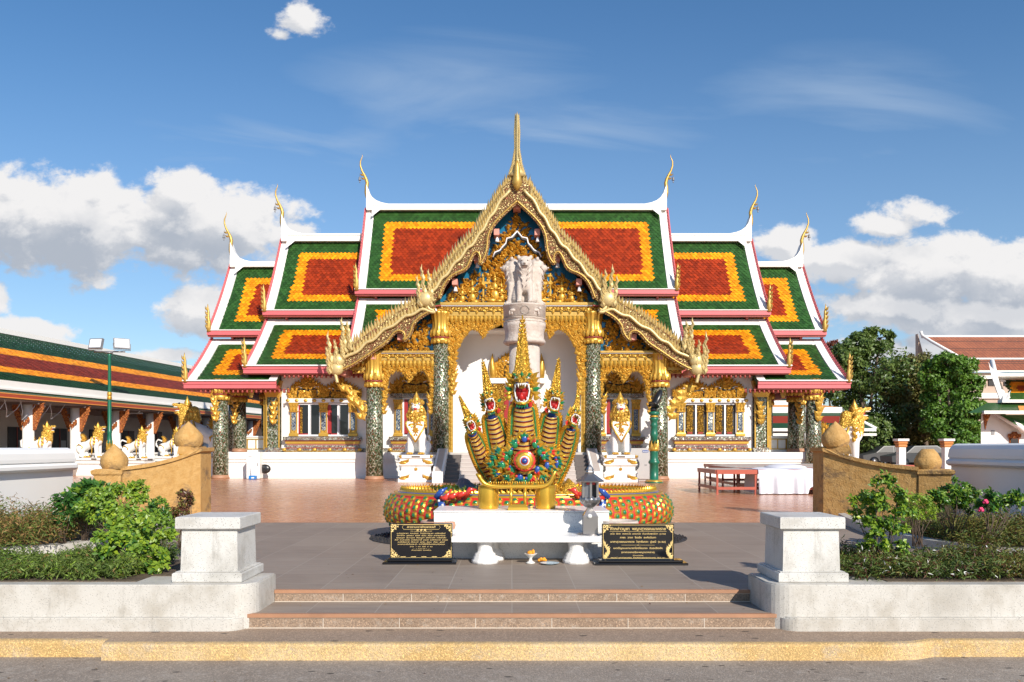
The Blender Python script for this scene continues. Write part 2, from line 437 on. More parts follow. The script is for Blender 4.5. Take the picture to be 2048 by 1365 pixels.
# ---------------------------------------------------------------- materials used all over
GOLD = M('gold_paint', (.60, .35, .055), .35, .5, var=.18, vs=6, bump=.25, bs=25)
GOLDP = M('pale_gold', (.60, .47, .215), .42, .3, var=.35, vs=8, bump=.35, bs=35)
GOLDD = M('old_gold', (.50, .31, .07), .4, .4, var=.3, vs=9, bump=.3, bs=30)
CARVE = Mcarve('carved_gold', (.62, .37, .06), (.20, .06, .012), 8, metal=.45, fac=(0, .09))
CARVEP = Mcarve('carved_pale_gold', (.54, .41, .18), (.30, .10, .06), 10, fac=(.01, .16))
WHITE = M('white_plaster', (.80, .78, .74), .55, 0, var=.06, vs=1.5, bump=.08, bs=12)
WHITE2 = M('white_wall_paint', (.82, .81, .78), .35, 0, var=.05, vs=.8, bump=.05, bs=8)
PINK = M('pink_lacquer', (.60, .13, .14), .4, 0, var=.12)
DPINK = M('dull_red_timber', (.30, .05, .035), .5, 0, var=.2)
PEACH = M('purlin_end_pink', (.62, .26, .20), .5)
RED = M('red_paint', (.50, .02, .015), .3)
BLUE = M('blue_glass', (.015, .16, .30), .2, .2, var=.4, vs=30, island=0)
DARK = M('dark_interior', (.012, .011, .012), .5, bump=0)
GLASS = M('window_glass', (.012, .014, .017), .12, 0, bump=0, var=.05)
MOS = Mmosaic('mirror_mosaic', .24, .40)
MOSO = Mmosaic('mirror_mosaic_flat', .24, .40, uv=False)
MOSF = Mmosaic('mirror_mosaic_band', .10, .09, uv=False, dark=(.05, .04, .06), mid=(.22, .16, .10), lite=(.55, .52, .48), acc=(.25, .08, .04))
TG, TY, TR = Mtile('green_tile', (.028, .088, .018)), Mtile('yellow_tile', (.88, .30, .006)), Mtile('red_tile', (.31, .032, .005))
GREY = M('grey_metal', (.25, .25, .26), .4, .3)

def Mterrazzo(name, col, dirt, sc=1.0, rough=.5, spk=(.05, .045, .04)):
    m, t, p = newmat(name); tco = t.new('ShaderNodeTexCoord').outputs['Object']
    n = t.noise(tco, 3.5, 8, .68); n2 = t.noise(tco, 1.1, 4, .6)
    b = t.mix(t.ramp(n, .42, .72), col, dirt); b = t.mix(t.ramp(n2, .5, .75, 0, .6), b, dk(dirt, .8)); n3 = t.noise(t.vmath('MULTIPLY', tco, (7, 7, 1.1)), 1.6, 6, .7); b = t.mix(t.ramp(n3, .56, .74, 0, .55), b, dk(dirt, .62))
    v = t.voro(tco, 95 * sc); vc = t.sep(t.voro(tco, 95 * sc, out=1))
    b = t.mix(t.math('MULTIPLY', t.ramp(v, .34, .22), t.ramp(vc[0], .62, .7)), b, dk(col, .45))
    b = t.mix(t.math('MULTIPLY', t.ramp(v, .3, .2), t.ramp(vc[1], .88, .93)), b, spk)
    t.put(p.inputs['Base Color'], b); p.inputs['Roughness'].default_value = rough
    setbump(t, p, t.math('ADD', t.noise(tco, 60, 4), t.math('MULTIPLY', n, 2)), .35, .006); return m
TERR = Mterrazzo('white_terrazzo', (.58, .57, .54), (.42, .40, .36))
TERRD = Mterrazzo('weathered_terrazzo', (.52, .50, .46), (.40, .37, .32))
def Mground(name, a, b, c, s1=1.2, s2=14, rough=.75, spots=True, ssc=7, bstr=.5, bdist=.01, pebble=0):
    m, t, p = newmat(name); tco = t.new('ShaderNodeTexCoord').outputs['Object']
    n = t.noise(tco, s1, 8, .65); n2 = t.noise(tco, s2, 6, .7)
    col = t.mix(t.ramp(n, .35, .68), a, b); col = t.mix(t.ramp(n2, .50, .72, 0, .8), col, c)
    if pebble:
        vc = t.sep(t.voro(tco, pebble, out=1)); col = t.mix(t.math('MULTIPLY', vc[0], .55), col, dk(a, .42))
        col = t.mix(t.ramp(vc[1], .80, .95), col, dk(a, 1.5))
    if spots:
        v = t.voro(t.vmath('MULTIPLY', tco, (1, 2.2, 1)), ssc); vc = t.sep(t.voro(t.vmath('MULTIPLY', tco, (1, 2.2, 1)), ssc, out=1))
        col = t.mix(t.math('MULTIPLY', t.ramp(t.math('ADD', v, t.math('MULTIPLY', n2, .25)), .34, .26), t.ramp(vc[0], .72, .75)), col, dk(a, .14))
    t.put(p.inputs['Base Color'], col); p.inputs['Roughness'].default_value = rough
    h = t.math('ADD', n2, t.math('MULTIPLY', t.voro(tco, pebble or 60), -.6))
    setbump(t, p, h, bstr, bdist); return m
ROAD = Mground('road_concrete', (.26, .215, .175), (.35, .30, .25), (.44, .39, .34), .8, 9, ssc=6, pebble=110)
PAVE = Mground('gravel_footpath', (.30, .215, .15), (.37, .27, .19), (.44, .34, .26), 1.3, 20, ssc=5, pebble=120)
KERB = Mground('yellow_kerb_paint', (.58, .38, .15), (.68, .52, .31), (.54, .44, .32), 1.6, 5, spots=False, pebble=130, bdist=.02)
EARTH = Mground('dry_ground', (.20, .17, .13), (.28, .25, .20), (.15, .15, .10), .08, 1.0, spots=False)
SOIL = Mground('planter_soil', (.10, .07, .045), (.16, .12, .08), (.05, .04, .03), 3, 30, spots=False, pebble=60)
def Mtilefloor(name, c1, c2, size, grout, rough, gw=.006, diag=False, streak=True, tsz=None):
    m, t, p = newmat(name); tco = t.new('ShaderNodeTexCoord').outputs['Object']
    c = t.sep(tco)
    u, v = c[0], c[1]
    if diag: u, v = t.math('MULTIPLY', t.math('ADD', c[0], c[1]), .7071), t.math('MULTIPLY', t.math('SUBTRACT', c[0], c[1]), .7071)
    us, vs = t.math('DIVIDE', u, size), t.math('DIVIDE', v, size)
    fu = t.math('ABSOLUTE', t.math('SUBTRACT', t.math('FRACT', us), .5)); fv = t.math('ABSOLUTE', t.math('SUBTRACT', t.math('FRACT', vs), .5))
    e = t.math('MAXIMUM', fu, fv)
    idc = t.sep(t.voro(t.comb(t.math('FLOOR', us), t.math('FLOOR', vs)), 5.3, out=1))
    n = t.noise(t.vmath('MULTIPLY', tco, (1.0, 5.0, 1) if streak else (1, 1, 1)), 2.5, 7, .65)
    n2 = t.noise(tco, .35, 3, .5)
    k = t.math('ADD', t.math('MULTIPLY', t.ramp(n, .3, .7), .6), t.math('MULTIPLY', idc[0], .4))
    col = t.mix(k, c1, c2); col = t.mix(t.ramp(n2, .45, .7, 0, .35), col, dk(c2, 1.25))
    ge = t.ramp(e, .5 - gw / size, .5 - gw / size * .4)
    col = t.mix(ge, col, grout)
    t.put(p.inputs['Base Color'], col)
    t.put(p.inputs['Roughness'], t.math('ADD', rough, t.math('MULTIPLY', n, .18)))
    setbump(t, p, t.math('ADD', t.math('MULTIPLY', ge, -1.5), t.noise(tco, 22, 3)), .12, .004)
    return m
SLATE = Mtilefloor('grey_stone_tiles', (.20, .155, .122), (.30, .243, .195), .60, (.34, .29, .24), .52)
TERRA = Mtilefloor('terracotta_tiles', (.40, .155, .07), (.56, .27, .15), .30, (.20, .10, .07), .17, .005)
STEPR = Mground('brown_stone_riser', (.27, .185, .125), (.34, .245, .175), (.48, .41, .34), 2.0, 9, spots=False, pebble=100)
NOSE = M('orange_nosing', (.36, .185, .105), .5, var=.25, vs=6)
SAND = None
def Msand(name, a, b, stain):
    m, t, p = newmat(name); tco = t.new('ShaderNodeTexCoord').outputs['Object']
    n = t.noise(t.vmath('MULTIPLY', tco, (1, 1, 1.6)), 2.0, 8, .68); n2 = t.noise(tco, 8, 6, .7); n3 = t.noise(tco, 38, 4, .6)
    col = t.mix(t.ramp(n2, .35, .65), a, b); col = t.mix(t.ramp(n, .54, .66, 0, .75), col, stain)
    t.put(p.inputs['Base Color'], col); p.inputs['Roughness'].default_value = .85
    setbump(t, p, t.math('ADD', n3, t.math('MULTIPLY', n2, 2)), .7, .02); return m
SAND = Msand('yellow_sandstone', (.46, .255, .075), (.54, .325, .115), (.15, .10, .06))

# ---------------------------------------------------------------- the ground
g = MB(); g.add([(-900, -60, -.368), (900, -60, -.368), (900, 2500, -.368), (-900, 2500, -.368)], [(0, 1, 2, 3)]); struct(g, 'ground', EARTH)
g = MB(); g.add([(-60, -20, -.364), (60, -20, -.364), (60, 6.9, -.364), (-60, 6.9, -.364)], [(0, 1, 2, 3)]); struct(g, 'road', ROAD)
# footpath and yellow kerb
yk = 6.40
kp = [(-40, 6.55), (-3.36, 6.47), (-3.30, 6.47), (-3.27, 6.36), (-1.5, 6.365), (1.5, 6.36), (3.0, 6.36), (3.22, 6.38), (3.42, 6.47), (40, 6.52)]
g = MB(); poly = kp + [(40, 9), (-40, 9)]
g.prism(poly, -.365, -.236, 'z'); struct(g, 'footpath', PAVE)
def kerb_run(pts, name, label):
    m = MB(); n = len(pts)
    for i in range(n - 1):
        (x0, y0), (x1, y1) = pts[i], pts[i + 1]
        pr = [(-.004, -.366), (-.004, -.252), (.004, -.240), (.018, -.233), (.075, -.2325), (.09, -.238), (.09, -.366)]
        v = [(x0, y0 + a, z) for a, z in pr] + [(x1, y1 + a, z) for a, z in pr]; k = len(pr)
        m.add(v, [(j, (j + 1) % k, (j + 1) % k + k, j + k) for j in range(k)] + ([tuple(range(k - 1, -1, -1))] if i == 0 else []) + ([tuple(range(k, 2 * k))] if i == n - 2 else []), 0)
    return tag(m.build(name, [KERB, PAVE]), kind='structure')
kerb_run([(x, y - .02) for x, y in kp[:2]] + [(-3.30, 6.45)], 'kerb', '')
kerb_run([(-3.27, 6.345)] + [(x, y - .015) for x, y in kp[4:]], 'kerb', '')
# steps up to the forecourt
def step(y0, y1, x0, x1, z0, z1):
    m = MB(); m.box(x0, x1, y0 + .012, y1, z0, z1 - .004, 0)
    m.box(x0, x1, y0, y0 + .05, z1 - .030, z1 + .002, 1)
    n = 7
    for i in range(1, n):
        xx = x0 + (x1 - x0) * i / n
        m.box(xx - .003, xx + .003, y0 + .009, y0 + .013, z0, z1 - .031, 2)
    m.box(x0, x1, y0 + .006, y0 + .014, z0, z0 + .007, 2); m.box(x0, x1, y0 + .008, y0 + .013, z1 - .036, z1 - .031, 2)
    return struct(m, 'steps', [STEPR, NOSE, M('pale_grout', (.55, .48, .40), .8)])
step(6.9, 7.44, -2.30, 2.33, -.236, -.112)
step(7.44, 7.9, -2.22, 2.26, -.112, 0)
g = MB(); g.add([(-2.26, 6.948, -.1105), (2.30, 6.948, -.1105), (2.30, 7.452, -.1105), (-2.26, 7.452, -.1105)], [(0, 1, 2, 3)]); struct(g, 'step_tread', SLATE)
g = MB(); g.prism([(-40, 8.35), (-2.95, 8.35), (-2.95, 7.489), (2.95, 7.489), (2.95, 8.35), (40, 8.35), (40, 14.1), (-40, 14.1)], -.3, 0.001, 'z'); struct(g, 'forecourt_paving', SLATE)
g = MB(); g.box(-70, 70, 14.1, 110, -.3, .003); struct(g, 'terracotta_courtyard', TERRA)

# ---------------------------------------------------------------- front planter walls (rounded inner ends), piers
def front_wall(s):
    side = 'left' if s < 0 else 'right'
    rt = thing('planter_wall', 'long low terrazzo planter wall %s of the steps' % side, 'planter wall', (s * 2.3, 6.9, -.236))
    def outline(ix, fy, r, back):
        p = [(s * 45, fy + .55 * 0), (s * (ix + r), fy)]
        for k in range(1, 9):
            a = k / 8 * PI / 2
            p.append((s * (ix + r - r * math.sin(a)), fy + r - r * math.cos(a)))
        p.append((s * ix, back)); p.append((s * 45, back)); return p
    m = MB(); pl = outline(2.30, 6.79, .16, 6.98)
    m.prism(pl, -.236, -.135, 'z', smooth=False); m.prism(outline(2.32, 6.805, .15, 6.98), -.135, -.122, 'z')
    part(m, 'base_ledge', TERRD, rt)
    m = MB(); m.prism(outline(2.225, 6.85, .20, 7.50), -.236, .140, 'z'); m.prism(outline(2.235, 6.86, .19, 7.49), .140, .152, 'z')
    part(m, 'wall_body', TERRD, rt)
    m = MB(); m.box(s * 3.3, s * 45, 7.0, 8.35, .152, .158); m.box(s * 2.9, s * 3.3, 7.3, 8.35, .152, .158)
    m.box(s * 2.9, s * 45, 8.28, 8.35, -.1, .10)
    m.box(s * 2.9, s * 45, 7.5, 8.28, -.2, .152)
    part(m, 'soil', SOIL, rt)
for s in (-1, 1): front_wall(s)
def pier(s):
    cx = -2.665 if s < 0 else 2.635; hw = .245; cy = 7.26
    side = 'left' if s < 0 else 'right'
    rt = thing('stone_pier', 'square white terrazzo pier with a flat cap on the %s planter wall end' % side, 'pier', (cx, cy, .152))
    m = MB(); m.box(cx - .305, cx + .305, cy - .305, cy + .305, .152, .235, bev=.008); m.box(cx - .285, cx + .285, cy - .285, cy + .285, .235, .245, bev=.004); part(m, 'foot', TERR, rt)
    m = MB(); m.frustum(cx, cy, [(.252, .252, .245), (.243, .243, .61)]); part(m, 'shaft', TERR, rt)
    m = MB(); m.frustum(cx, cy, [(.27, .27, .612), (.285, .285, .622), (.285, .285, .715), (.278, .278, .722)]); part(m, 'cap', TERR, rt)
for s in (-1, 1): pier(s)
# rear planter kerbs, curved
for s in (-1, 1):
    side = 'left' if s < 0 else 'right'
    pts = [(8.0, 8.95), (6.9, 9.02), (6.0, 9.36), (5.55, 9.8), (5.36, 10.3), (5.33, 11.2), (5.45, 12.3), (5.7, 13.6), (5.9, 14.4)]
    o = [(s * x, y) for x, y in pts]; i_ = [(s * (x + .16), y + .10 + .04 * (k < 3)) for k, (x, y) in enumerate(pts)]
    m = MB(); m.prism(o + i_[::-1], 0, .14, 'z')
    m.prism([(x, y) for x, y in i_] + [(s * 8.2, 14.4)], -.01, .10, 'z', 1)
    m.prism([(s * 30, 8.95), (s * 8.0, 8.95), (s * 8.0, 9.1), (s * 30, 9.1)], 0, .14, 'z')
    m.box(s * 8, s * 30, 9.1, 12.4, -.01, .10, 1)
    single(m, 'planter_kerb', [TERRD, SOIL], 'curved low terrazzo kerb round the rear %s planter' % side, 'kerb', (s * 5.4, 11, 0))
# tall white boundary walls running away from the camera
for s in (-1, 1):
    side = 'left' if s < 0 else 'right'; zt = 1.325 if s < 0 else 1.40
    rt = thing('boundary_wall', 'tall smooth white wall with rounded coping at the far %s' % side, 'wall', (s * 8.3, 12, 0))
    m = MB(); m.box(s * 8.05, s * 8.75, 3.0, 14.6, 0, zt - .36); part(m, 'wall_face', WHITE2, rt)
    m = MB()
    prof = [(7.98, -.40), (7.93, -.36), (7.93, -.31), (7.99, -.27), (8.0, -.26), (7.97, -.25), (7.97, -.20), (7.99, -.10), (8.04, -.03), (8.12, 0), (8.7, 0), (8.8, -.1), (8.8, -.40)]
    v = []; n = len(prof)
    ends = [(3.0, 0)] + [(14.55 + .10 * k / 4, k) for k in range(0, 5)]
    for (yy, k) in ends:
        sh = .0 if k == 0 else .10 * (1 - math.cos(k / 4 * PI / 2))
        for (x, z) in prof: v.append((s * (x + (sh if x < 8.4 else -sh)), yy, zt + (z if z < -.2 else z - sh * 1.0 * (1 + z / .2))))
    f = [];
    for i in range(len(ends) - 1):
        for k in range(n): f.append((i * n + k, i * n + (k + 1) % n, (i + 1) * n + (k + 1) % n, (i + 1) * n + k))
    f.append(tuple(range(n))); f.append(tuple((len(ends) - 1) * n + k for k in range(n)))
    m.add(v, f); part(m, 'coping', WHITE2, rt)

# ---------------------------------------------------------------- sandstone stair walls with lotus buds
def lotus(cx, cy, z, h, w, broken=False, seed=1):
    m = MB(); m.smooth = True; rd = random.Random(seed)
    m.lathe([(w * .30, 0), (w * .42, .05 * h), (w * .5, .28 * h), (w * .485, .5 * h), (w * .38, .68 * h), (w * .23, .84 * h), (w * .07, .99 * h), (0.001, h * 1.06)][: (6 if broken else 8)], cx, cy, z, 28)
    for k in range(6):                                  # overlapping petals
        a = k * PI / 3 + .35
        pts = []
        for i in range(9):
            t = i / 8; zz = z + h * (.02 + t * (.90 if not broken else .8)); 
            r = w * (.515 - .02 * t) * math.sin(min(1, .62 + t * 1.1) * PI / 2) if t < .4 else w * (.515 - .50 * ((t - .4) / .6) ** 1.7)
            pts.append((r, zz, .36 * w * math.sin(PI * min(1, .28 + t * .72)) + .004))
        v = []; f = []
        for (r, zz, hw) in pts:
            for j in range(-2, 3):
                aa = a + (j / 2) * hw / max(r, .05) * 1.0; rr = r * (1.085 - .10 * abs(j / 2)) + .004
                v.append((cx + rr * math.cos(aa), cy + rr * math.sin(aa), zz))
        for i in range(8):
            for j in range(4): q = i * 5 + j; f.append((q, q + 1, q + 6, q + 5))
        m.add(v, f, 0, True)
    return m
def sandstone(s):
    side = 'left' if s < 0 else 'right'; D = 15.2
    rt = thing('sandstone_wall', 'ochre sandstone wall sloping down to a pedestal, %s of the courtyard' % side, 'stone wall', (s * 6.9, D, 0))
    xa, xb = 5.84, 7.35
    m = MB(); n = 12
    top = lambda t: 1.33 - .36 * t - .10 * math.sin(t * PI) * .6
    poly = [(s * xa, 0)] + [(s * (xa + (xb - xa) * i / n), top(i / n) - .07) for i in range(n + 1)] + [(s * xb, 0)]
    def warp():
        nv = []
        for (x, y, z) in m.v:
            t = max(0, abs(x) - 5.84); nv.append((s * (5.84 + t * (.62 if s < 0 else .80)) if abs(x) > 5.84 else x, y - .72 * t, CAMZ + (z - CAMZ) * (1 - .045 * t) if z > .5 else z))
        m.v = nv
    m.prism(poly, D - .26, D + .26, 'y'); warp(); part(m, 'wall_body', SAND, rt)
    m = MB()
    lo = [(s * (xa - .04 + (xb - xa + .04) * i / n), top(i / n) - .069) for i in range(n + 1)]
    hi = [(s * (xa - .04 + (xb - xa + .04) * i / n), top(i / n)) for i in range(n + 1)]
    m.prism(lo + hi[::-1], D - .32, D + .32, 'y'); warp(); part(m, 'coping', SAND, rt)
    m = MB(); px = 7.60
    m.frustum(s * px, D - .05, [(.27, .27, 0), (.24, .24, .45), (.235, .235, .80), (.27, .27, .84), (.275, .275, .90), (.22, .22, .93)]); warp(); part(m, 'pedestal', SAND, rt)
    m = MB(); m.frustum(s * 6.12, D, [(.22, .22, top(.15) - .04), (.20, .20, top(0) + .02)]); warp(); part(m, 'plinth', SAND, rt)
    b = lotus(s * 6.09, D - .2, top(0) + .01, .46, .47, False, 3)
    single(b, 'lotus_bud', SAND, 'large carved sandstone lotus bud topping the %s sandstone wall' % side, 'stone bud', (s * 6.09, D - .2, top(0) + .01))
    pxx, pyy = 5.84 + (px - 5.84) * (.62 if s < 0 else .80), D - .05 - .72 * (px - 5.84); b = lotus(s * pxx, pyy, .953, .42, .40, s > 0, 5)
    single(b, 'lotus_bud', SAND, ('carved sandstone lotus bud on the low end pedestal of the left stone wall' if s < 0 else 'broken-topped sandstone lotus bud on the low end pedestal of the right stone wall'), 'stone bud', (s * pxx, pyy, .953))
for s in (-1, 1): sandstone(s)
# ================================================================ THE TEMPLE HALL
AX = .215
def hw(px, D): return abs(px - 1034) / F * D
T = thing('temple_hall', 'large white and gold temple hall with tiered green, yellow and red tiled roofs', 'temple', (AX, 34.0, 0))
FRAMEM = M('white_metal', (.74, .74, .76), .4, bump=0, var=.03)
DR, DM, DE = 38.4, 36.0, 33.6
def prof(p0, p1, sag, n=8):
    out = []
    for i in range(n + 1):
        t = i / n; y = p0[0] + (p1[0] - p0[0]) * t; z = p0[1] + (p1[1] - p0[1]) * t
        L = math.hypot(p1[0] - p0[0], p1[1] - p0[1]); nx, nz = -(p1[1] - p0[1]) / L, (p1[0] - p0[0]) / L
        s_ = sag * math.sin(PI * t) * (1 if nz > 0 else -1)
        out.append((y - abs(nx) * 0 , z - sag * math.sin(PI * t)))
    return out
def along(P, d):
    """point and unit tangent at arc length d down the profile"""
    acc = 0
    for i in range(len(P) - 1):
        l = math.hypot(P[i + 1][0] - P[i][0], P[i + 1][1] - P[i][1])
        if acc + l >= d or i == len(P) - 2:
            t = (d - acc) / l
            return (P[i][0] + (P[i + 1][0] - P[i][0]) * t, P[i][1] + (P[i + 1][1] - P[i][1]) * t), ((P[i + 1][0] - P[i][0]) / l, (P[i + 1][1] - P[i][1]) / l)
        acc += l
def plen(P): return sum(math.hypot(P[i + 1][0] - P[i][0], P[i + 1][1] - P[i][1]) for i in range(len(P) - 1))
rt_ = random.Random(5)
def tiles(mb, P, xin, hw0, hw1, top_skip, gl, yl, gt, yt, gb, yb, W=.185, ROW=.135, sides=(-1, 1), xmax_cut=None):
    """overlapping pointed tiles on profile P, from |x| = xin out to the rake; colours by distance to the edges"""
    L = plen(P); j = 0; d = top_skip
    while d < L - .02:
        (y, z), (ty, tz) = along(P, d); ny, nz = tz, -ty            # outward normal candidates
        if nz < 0: ny, nz = -ny, -nz
        f = d / L; hwx = hw0 + (hw1 - hw0) * f - .33
        for s in sides:
            k = 0; x = xin + (j % 2) * W / 2
            while x < hwx - W * .45:
                lat = hwx - x; tp = d - top_skip; bt = L - d
                if lat < gl or tp < gt or bt < gb: m = 0
                elif lat < gl + yl or tp < gt + yt or bt < gb + yb: m = 1
                else: m = 2
                l0 = .012; l1 = .034 + rt_.uniform(-.004, .007); w2 = W * .49; cx = AX + s * x
                def pt(dx, dd, lift): return (cx + dx, y + ty * dd + ny * lift, z + tz * dd + nz * lift)
                tl = rt_.uniform(-.004, .004)
                mb.add([pt(-w2, -.06, l0), pt(w2, -.06, l0), pt(w2, .075, l1 - .004 + tl), (pt(0, .165, l1 + .004)), pt(-w2, .075, l1 - .004 - tl)], [(0, 4, 3, 2, 1)], m)
                x += W
            k += 1
        d += ROW; j += 1
def tier(name, zr, zm, zl, h0, h1, h2, xin, tipz, lower_from=0.0, xlow=3.6, show_low=True):
    U = prof((DR, zr), (DM, zm), .16); Lw = prof((DM + .38, zm - .36), (DE, zl), .10)
    part_r = MB()
    for (P, a, b) in ((U, h0, h1), (Lw, h1, h2)):
        n = len(P)
        for (sa, sb) in (((-1, 1),) if P is U else ((-1, 0), (0, 1))):
            v = []
            for i, (y, z) in enumerate(P):
                hh = a + (b - a) * i / (n - 1)
                xa = AX - hh if sa == -1 else AX + xlow; xb = AX + hh if sb == 1 else AX - xlow
                v += [(xa, y, z), (xb, y, z), (xa, y + .06, z - .16), (xb, y + .06, z - .16)]
            f = []
            for i in range(n - 1):
                q = i * 4; f += [(q, q + 4, q + 5, q + 1), (q + 2, q + 3, q + 7, q + 6), (q, q + 2, q + 6, q + 4), (q + 1, q + 5, q + 7, q + 3)]
            f += [(0, 1, 3, 2), (4 * n - 4, 4 * n - 2, 4 * n - 1, 4 * n - 3)]
            part_r.add(v, f, 0)
            # far slope, mirrored over the ridge
            v2 = [(x, 2 * DR - y, z) for x, y, z in v]
            part_r.add(v2, [tuple(reversed(k)) for k in f], 0)
    # gable wall filling under the roof
    gp = [(y, z - .1) for y, z in U + Lw] + [(2 * DR - y, z - .1) for y, z in (U + Lw)[::-1]]
    for s in (-1, 1):
        part_r.prism([(y, z) for y, z in gp], AX + s * (h0 - .75), AX + s * (h0 - .85), 'x', 1)
    r = part(part_r, 'roof_tier', [TG, DPINK], T)
    tm = MB()
    tiles(tm, U, xin, h0, h1, .10, .60, .50, .60, .42, .62, .42)
    if show_low: tiles(tm, Lw, max(xin, lower_from, xlow + .35 if xlow > 8 else xlow), h1, h2, .42, .55, .48, .38, .40, .62, .42)
    part(tm, 'roof_tiles', [TG, TY, TR], r)
    for s in (-1, 1):                                           # white plaster verges and the band along the top of the lower roof
        wm = MB()
        for (P, a, b) in ((U, h0, h1), (Lw, h1, h2)):
            n = len(P)
            v = []
            for i, (y, z) in enumerate(P):
                hh = a + (b - a) * i / (n - 1); (_, (ty, tz)) = along(P, plen(P) * i / (n - 1)); ny, nz = (tz, -ty) if -ty > 0 else (-tz, ty)
                for (o_, l_) in ((-.36, .0), (-.35, .05), (-.06, .055), (.0, .055), (.0, -.02)):
                    v.append((AX + s * (hh + o_), y + ny * l_, z + nz * l_))
            f = [(i * 5 + k, i * 5 + k + 1, i * 5 + 6 + k, i * 5 + 5 + k) if s > 0 else (i * 5 + k, i * 5 + 5 + k, i * 5 + 6 + k, i * 5 + k + 1) for i in range(n - 1) for k in range(4)]
            wm.add(v, f, 0)
        (y0, z0), (ty, tz) = along(Lw, 0.0); (y1, z1), _ = along(Lw, .40)
        (xa, xb) = ((AX - h1 + .1, AX - xlow), (AX + xlow, AX + h1 - .1))[s > 0]
        wm.add([(xa, y0, z0 + .05), (xb, y0, z0 + .05), (xb, y1, z1 + .05), (xa, y1, z1 + .05), (xa, y1, z1), (xb, y1, z1)], [(0, 3, 2, 1), (3, 4, 5, 2)], 0)
        part(wm, 'verge_plaster', WHITE, r)
    # swept ridge
    rm = MB(); poly = []
    sw = [(0, tipz), (.06, tipz - .12), (.16, tipz - .42), (.30, tipz - .62), (.48, tipz - .76), (.72, tipz - .86), (1.05, tipz - .93)]
    zt = tipz - .95
    up = [(h0 - dx, z) for dx, z in sw]
    pl = [(AX + x, z) for x, z in up] + [(AX - x, z) for x, z in up[::-1]] + [(AX - h0, zr + .02), (AX + h0, zr + .02)]
    rm.prism(pl, DR - .22, DR + .22, 'y')
    rm.box(AX - h0 + .02, AX + h0 - .02, DR - .30, DR + .30, zr - .06, zr + .10); rm.box(AX - h0 + .3, AX + h0 - .3, DR - .25, DR + .25, zt - .07, zt - .02)
    for s in (-1, 1):                                            # plaster haunch in the upper corner
        rm.add([(AX + s * (h0 - .3), DR - .29, zr), (AX + s * (h0 - .75), DR - .29, zr), (AX + s * (h0 - .35), DR - .50, zr - .42), (AX + s * (h0 - .3), DR - .52, zr - .45)], [(0, 1, 2, 3)])
    part(rm, 'ridge_cap', WHITE, r)
    # pink bargeboards with small teeth
    for s in (-1, 1):
        bm_ = MB()
        for (P, a, b) in ((U, h0, h1), (Lw, h1, h2)):
            n = len(P)
            v = []
            for i, (y, z) in enumerate(P):
                hh = a + (b - a) * i / (n - 1)
                v += [(AX + s * hh, y - .03, z + .10), (AX + s * (hh + .11), y - .03, z + .10), (AX + s * (hh + .11), y + .10, z - .22), (AX + s * hh, y + .10, z - .22)]
            f = [(i * 4 + k, i * 4 + (k + 1) % 4, i * 4 + 4 + (k + 1) % 4, i * 4 + 4 + k) for i in range(n - 1) for k in range(4)] + [(0, 1, 2, 3), (4 * n - 1, 4 * n - 2, 4 * n - 3, 4 * n - 4)]
            bm_.add(v, f, 0)
            L = plen(P); d = .12
            while d < L - .1:
                (y, z), (ty, tz) = along(P, d); hh = a + (b - a) * d / L; x = AX + s * (hh + .05)
                bm_.add([(x - .035, y, z + .09), (x + .035, y, z + .09), (x, y + ty * .14 - .05, z + tz * .14 + .09), (x, y - .10, z + .24)], [(0, 1, 3), (1, 2, 3), (2, 0, 3)], 1)
                d += .19
        part(bm_, 'bargeboard', [PINK, PINK], r)
    fm = MB()                                                   # eave boards
    (y, z) = U[-1]; fm.box(AX - h1 - .12, AX + h1 + .12, y - .10, y + .0, z - .20, z + .00, 0); fm.box(AX - h1 - .13, AX + h1 + .13, y - .14, y - .01, z + .0, z + .035, 1); fm.box(AX - h1 - .1, AX + h1 + .1, y - .05, y + .25, z - .27, z - .20, 2)
    (y, z) = Lw[-1]
    for s in (-1, 1):
        fm.box(AX + s * xlow, AX + s * (h2 + .14), y - .10, y, z - .13, z - .0, 0); fm.box(AX + s * xlow, AX + s * (h2 + .12), y - .07, y + .03, z - .30, z - .13, 0); fm.box(AX + s * xlow, AX + s * (h2 + .15), y - .16, y - .02, z, z + .05, 1)
        fm.box(AX + s * xlow, AX + s * (h2 + .05), y - .02, y + .9, z - .34, z - .30, 2)
        if xlow > 8:
            for i in range(len(Lw) - 1): fm.box(AX + s * (xlow + .02), AX + s * (xlow + .34), Lw[i + 1][0], Lw[i][0], Lw[i + 1][1], Lw[i][1] + .06, 1) if False else fm.add([(AX + s * (xlow + o), Lw[k][0], Lw[k][1] + .06) for k in (i, i + 1) for o in (0, .34)], [(0, 1, 3, 2)], 1)
    part(fm, 'eave_board', [PINK, WHITE, DPINK], r)
    # chofa finials on the ridge ends
    for s in (-1, 1):
        cm = MB(); k = DR / F
        ox = AX + s * h0
        pts = [(-.02, -.30, .10), (.02, -.05, .13), (.00, .22, .15), (-.03, .42, .13), (.02, .60, .12), (.10, .78, .095), (.22, 1.0, .075), (.30, 1.25, .06), (.30, 1.45, .05), (.24, 1.60, .035), (.20, 1.72, .02), (.22, 1.80, .008)]
        cm.tube([(ox + s * a, DR - .1, tipz - .32 + b) for a, b, c in pts], [c * .64 for a, b, c in pts], 8, 0, True, .8)
        for (a, b) in ((.04, .62), (.10, .80)):
            cm.leaf((ox + s * (a + .05), DR - .15, tipz - .35 + b), -s * 1.2, .10, .20, .05, 0)
        ch = part(cm, 'ridge_finial', [GOLDD], T)
        bm2 = MB(); bx = ox + s * .33; bz = tipz + .40
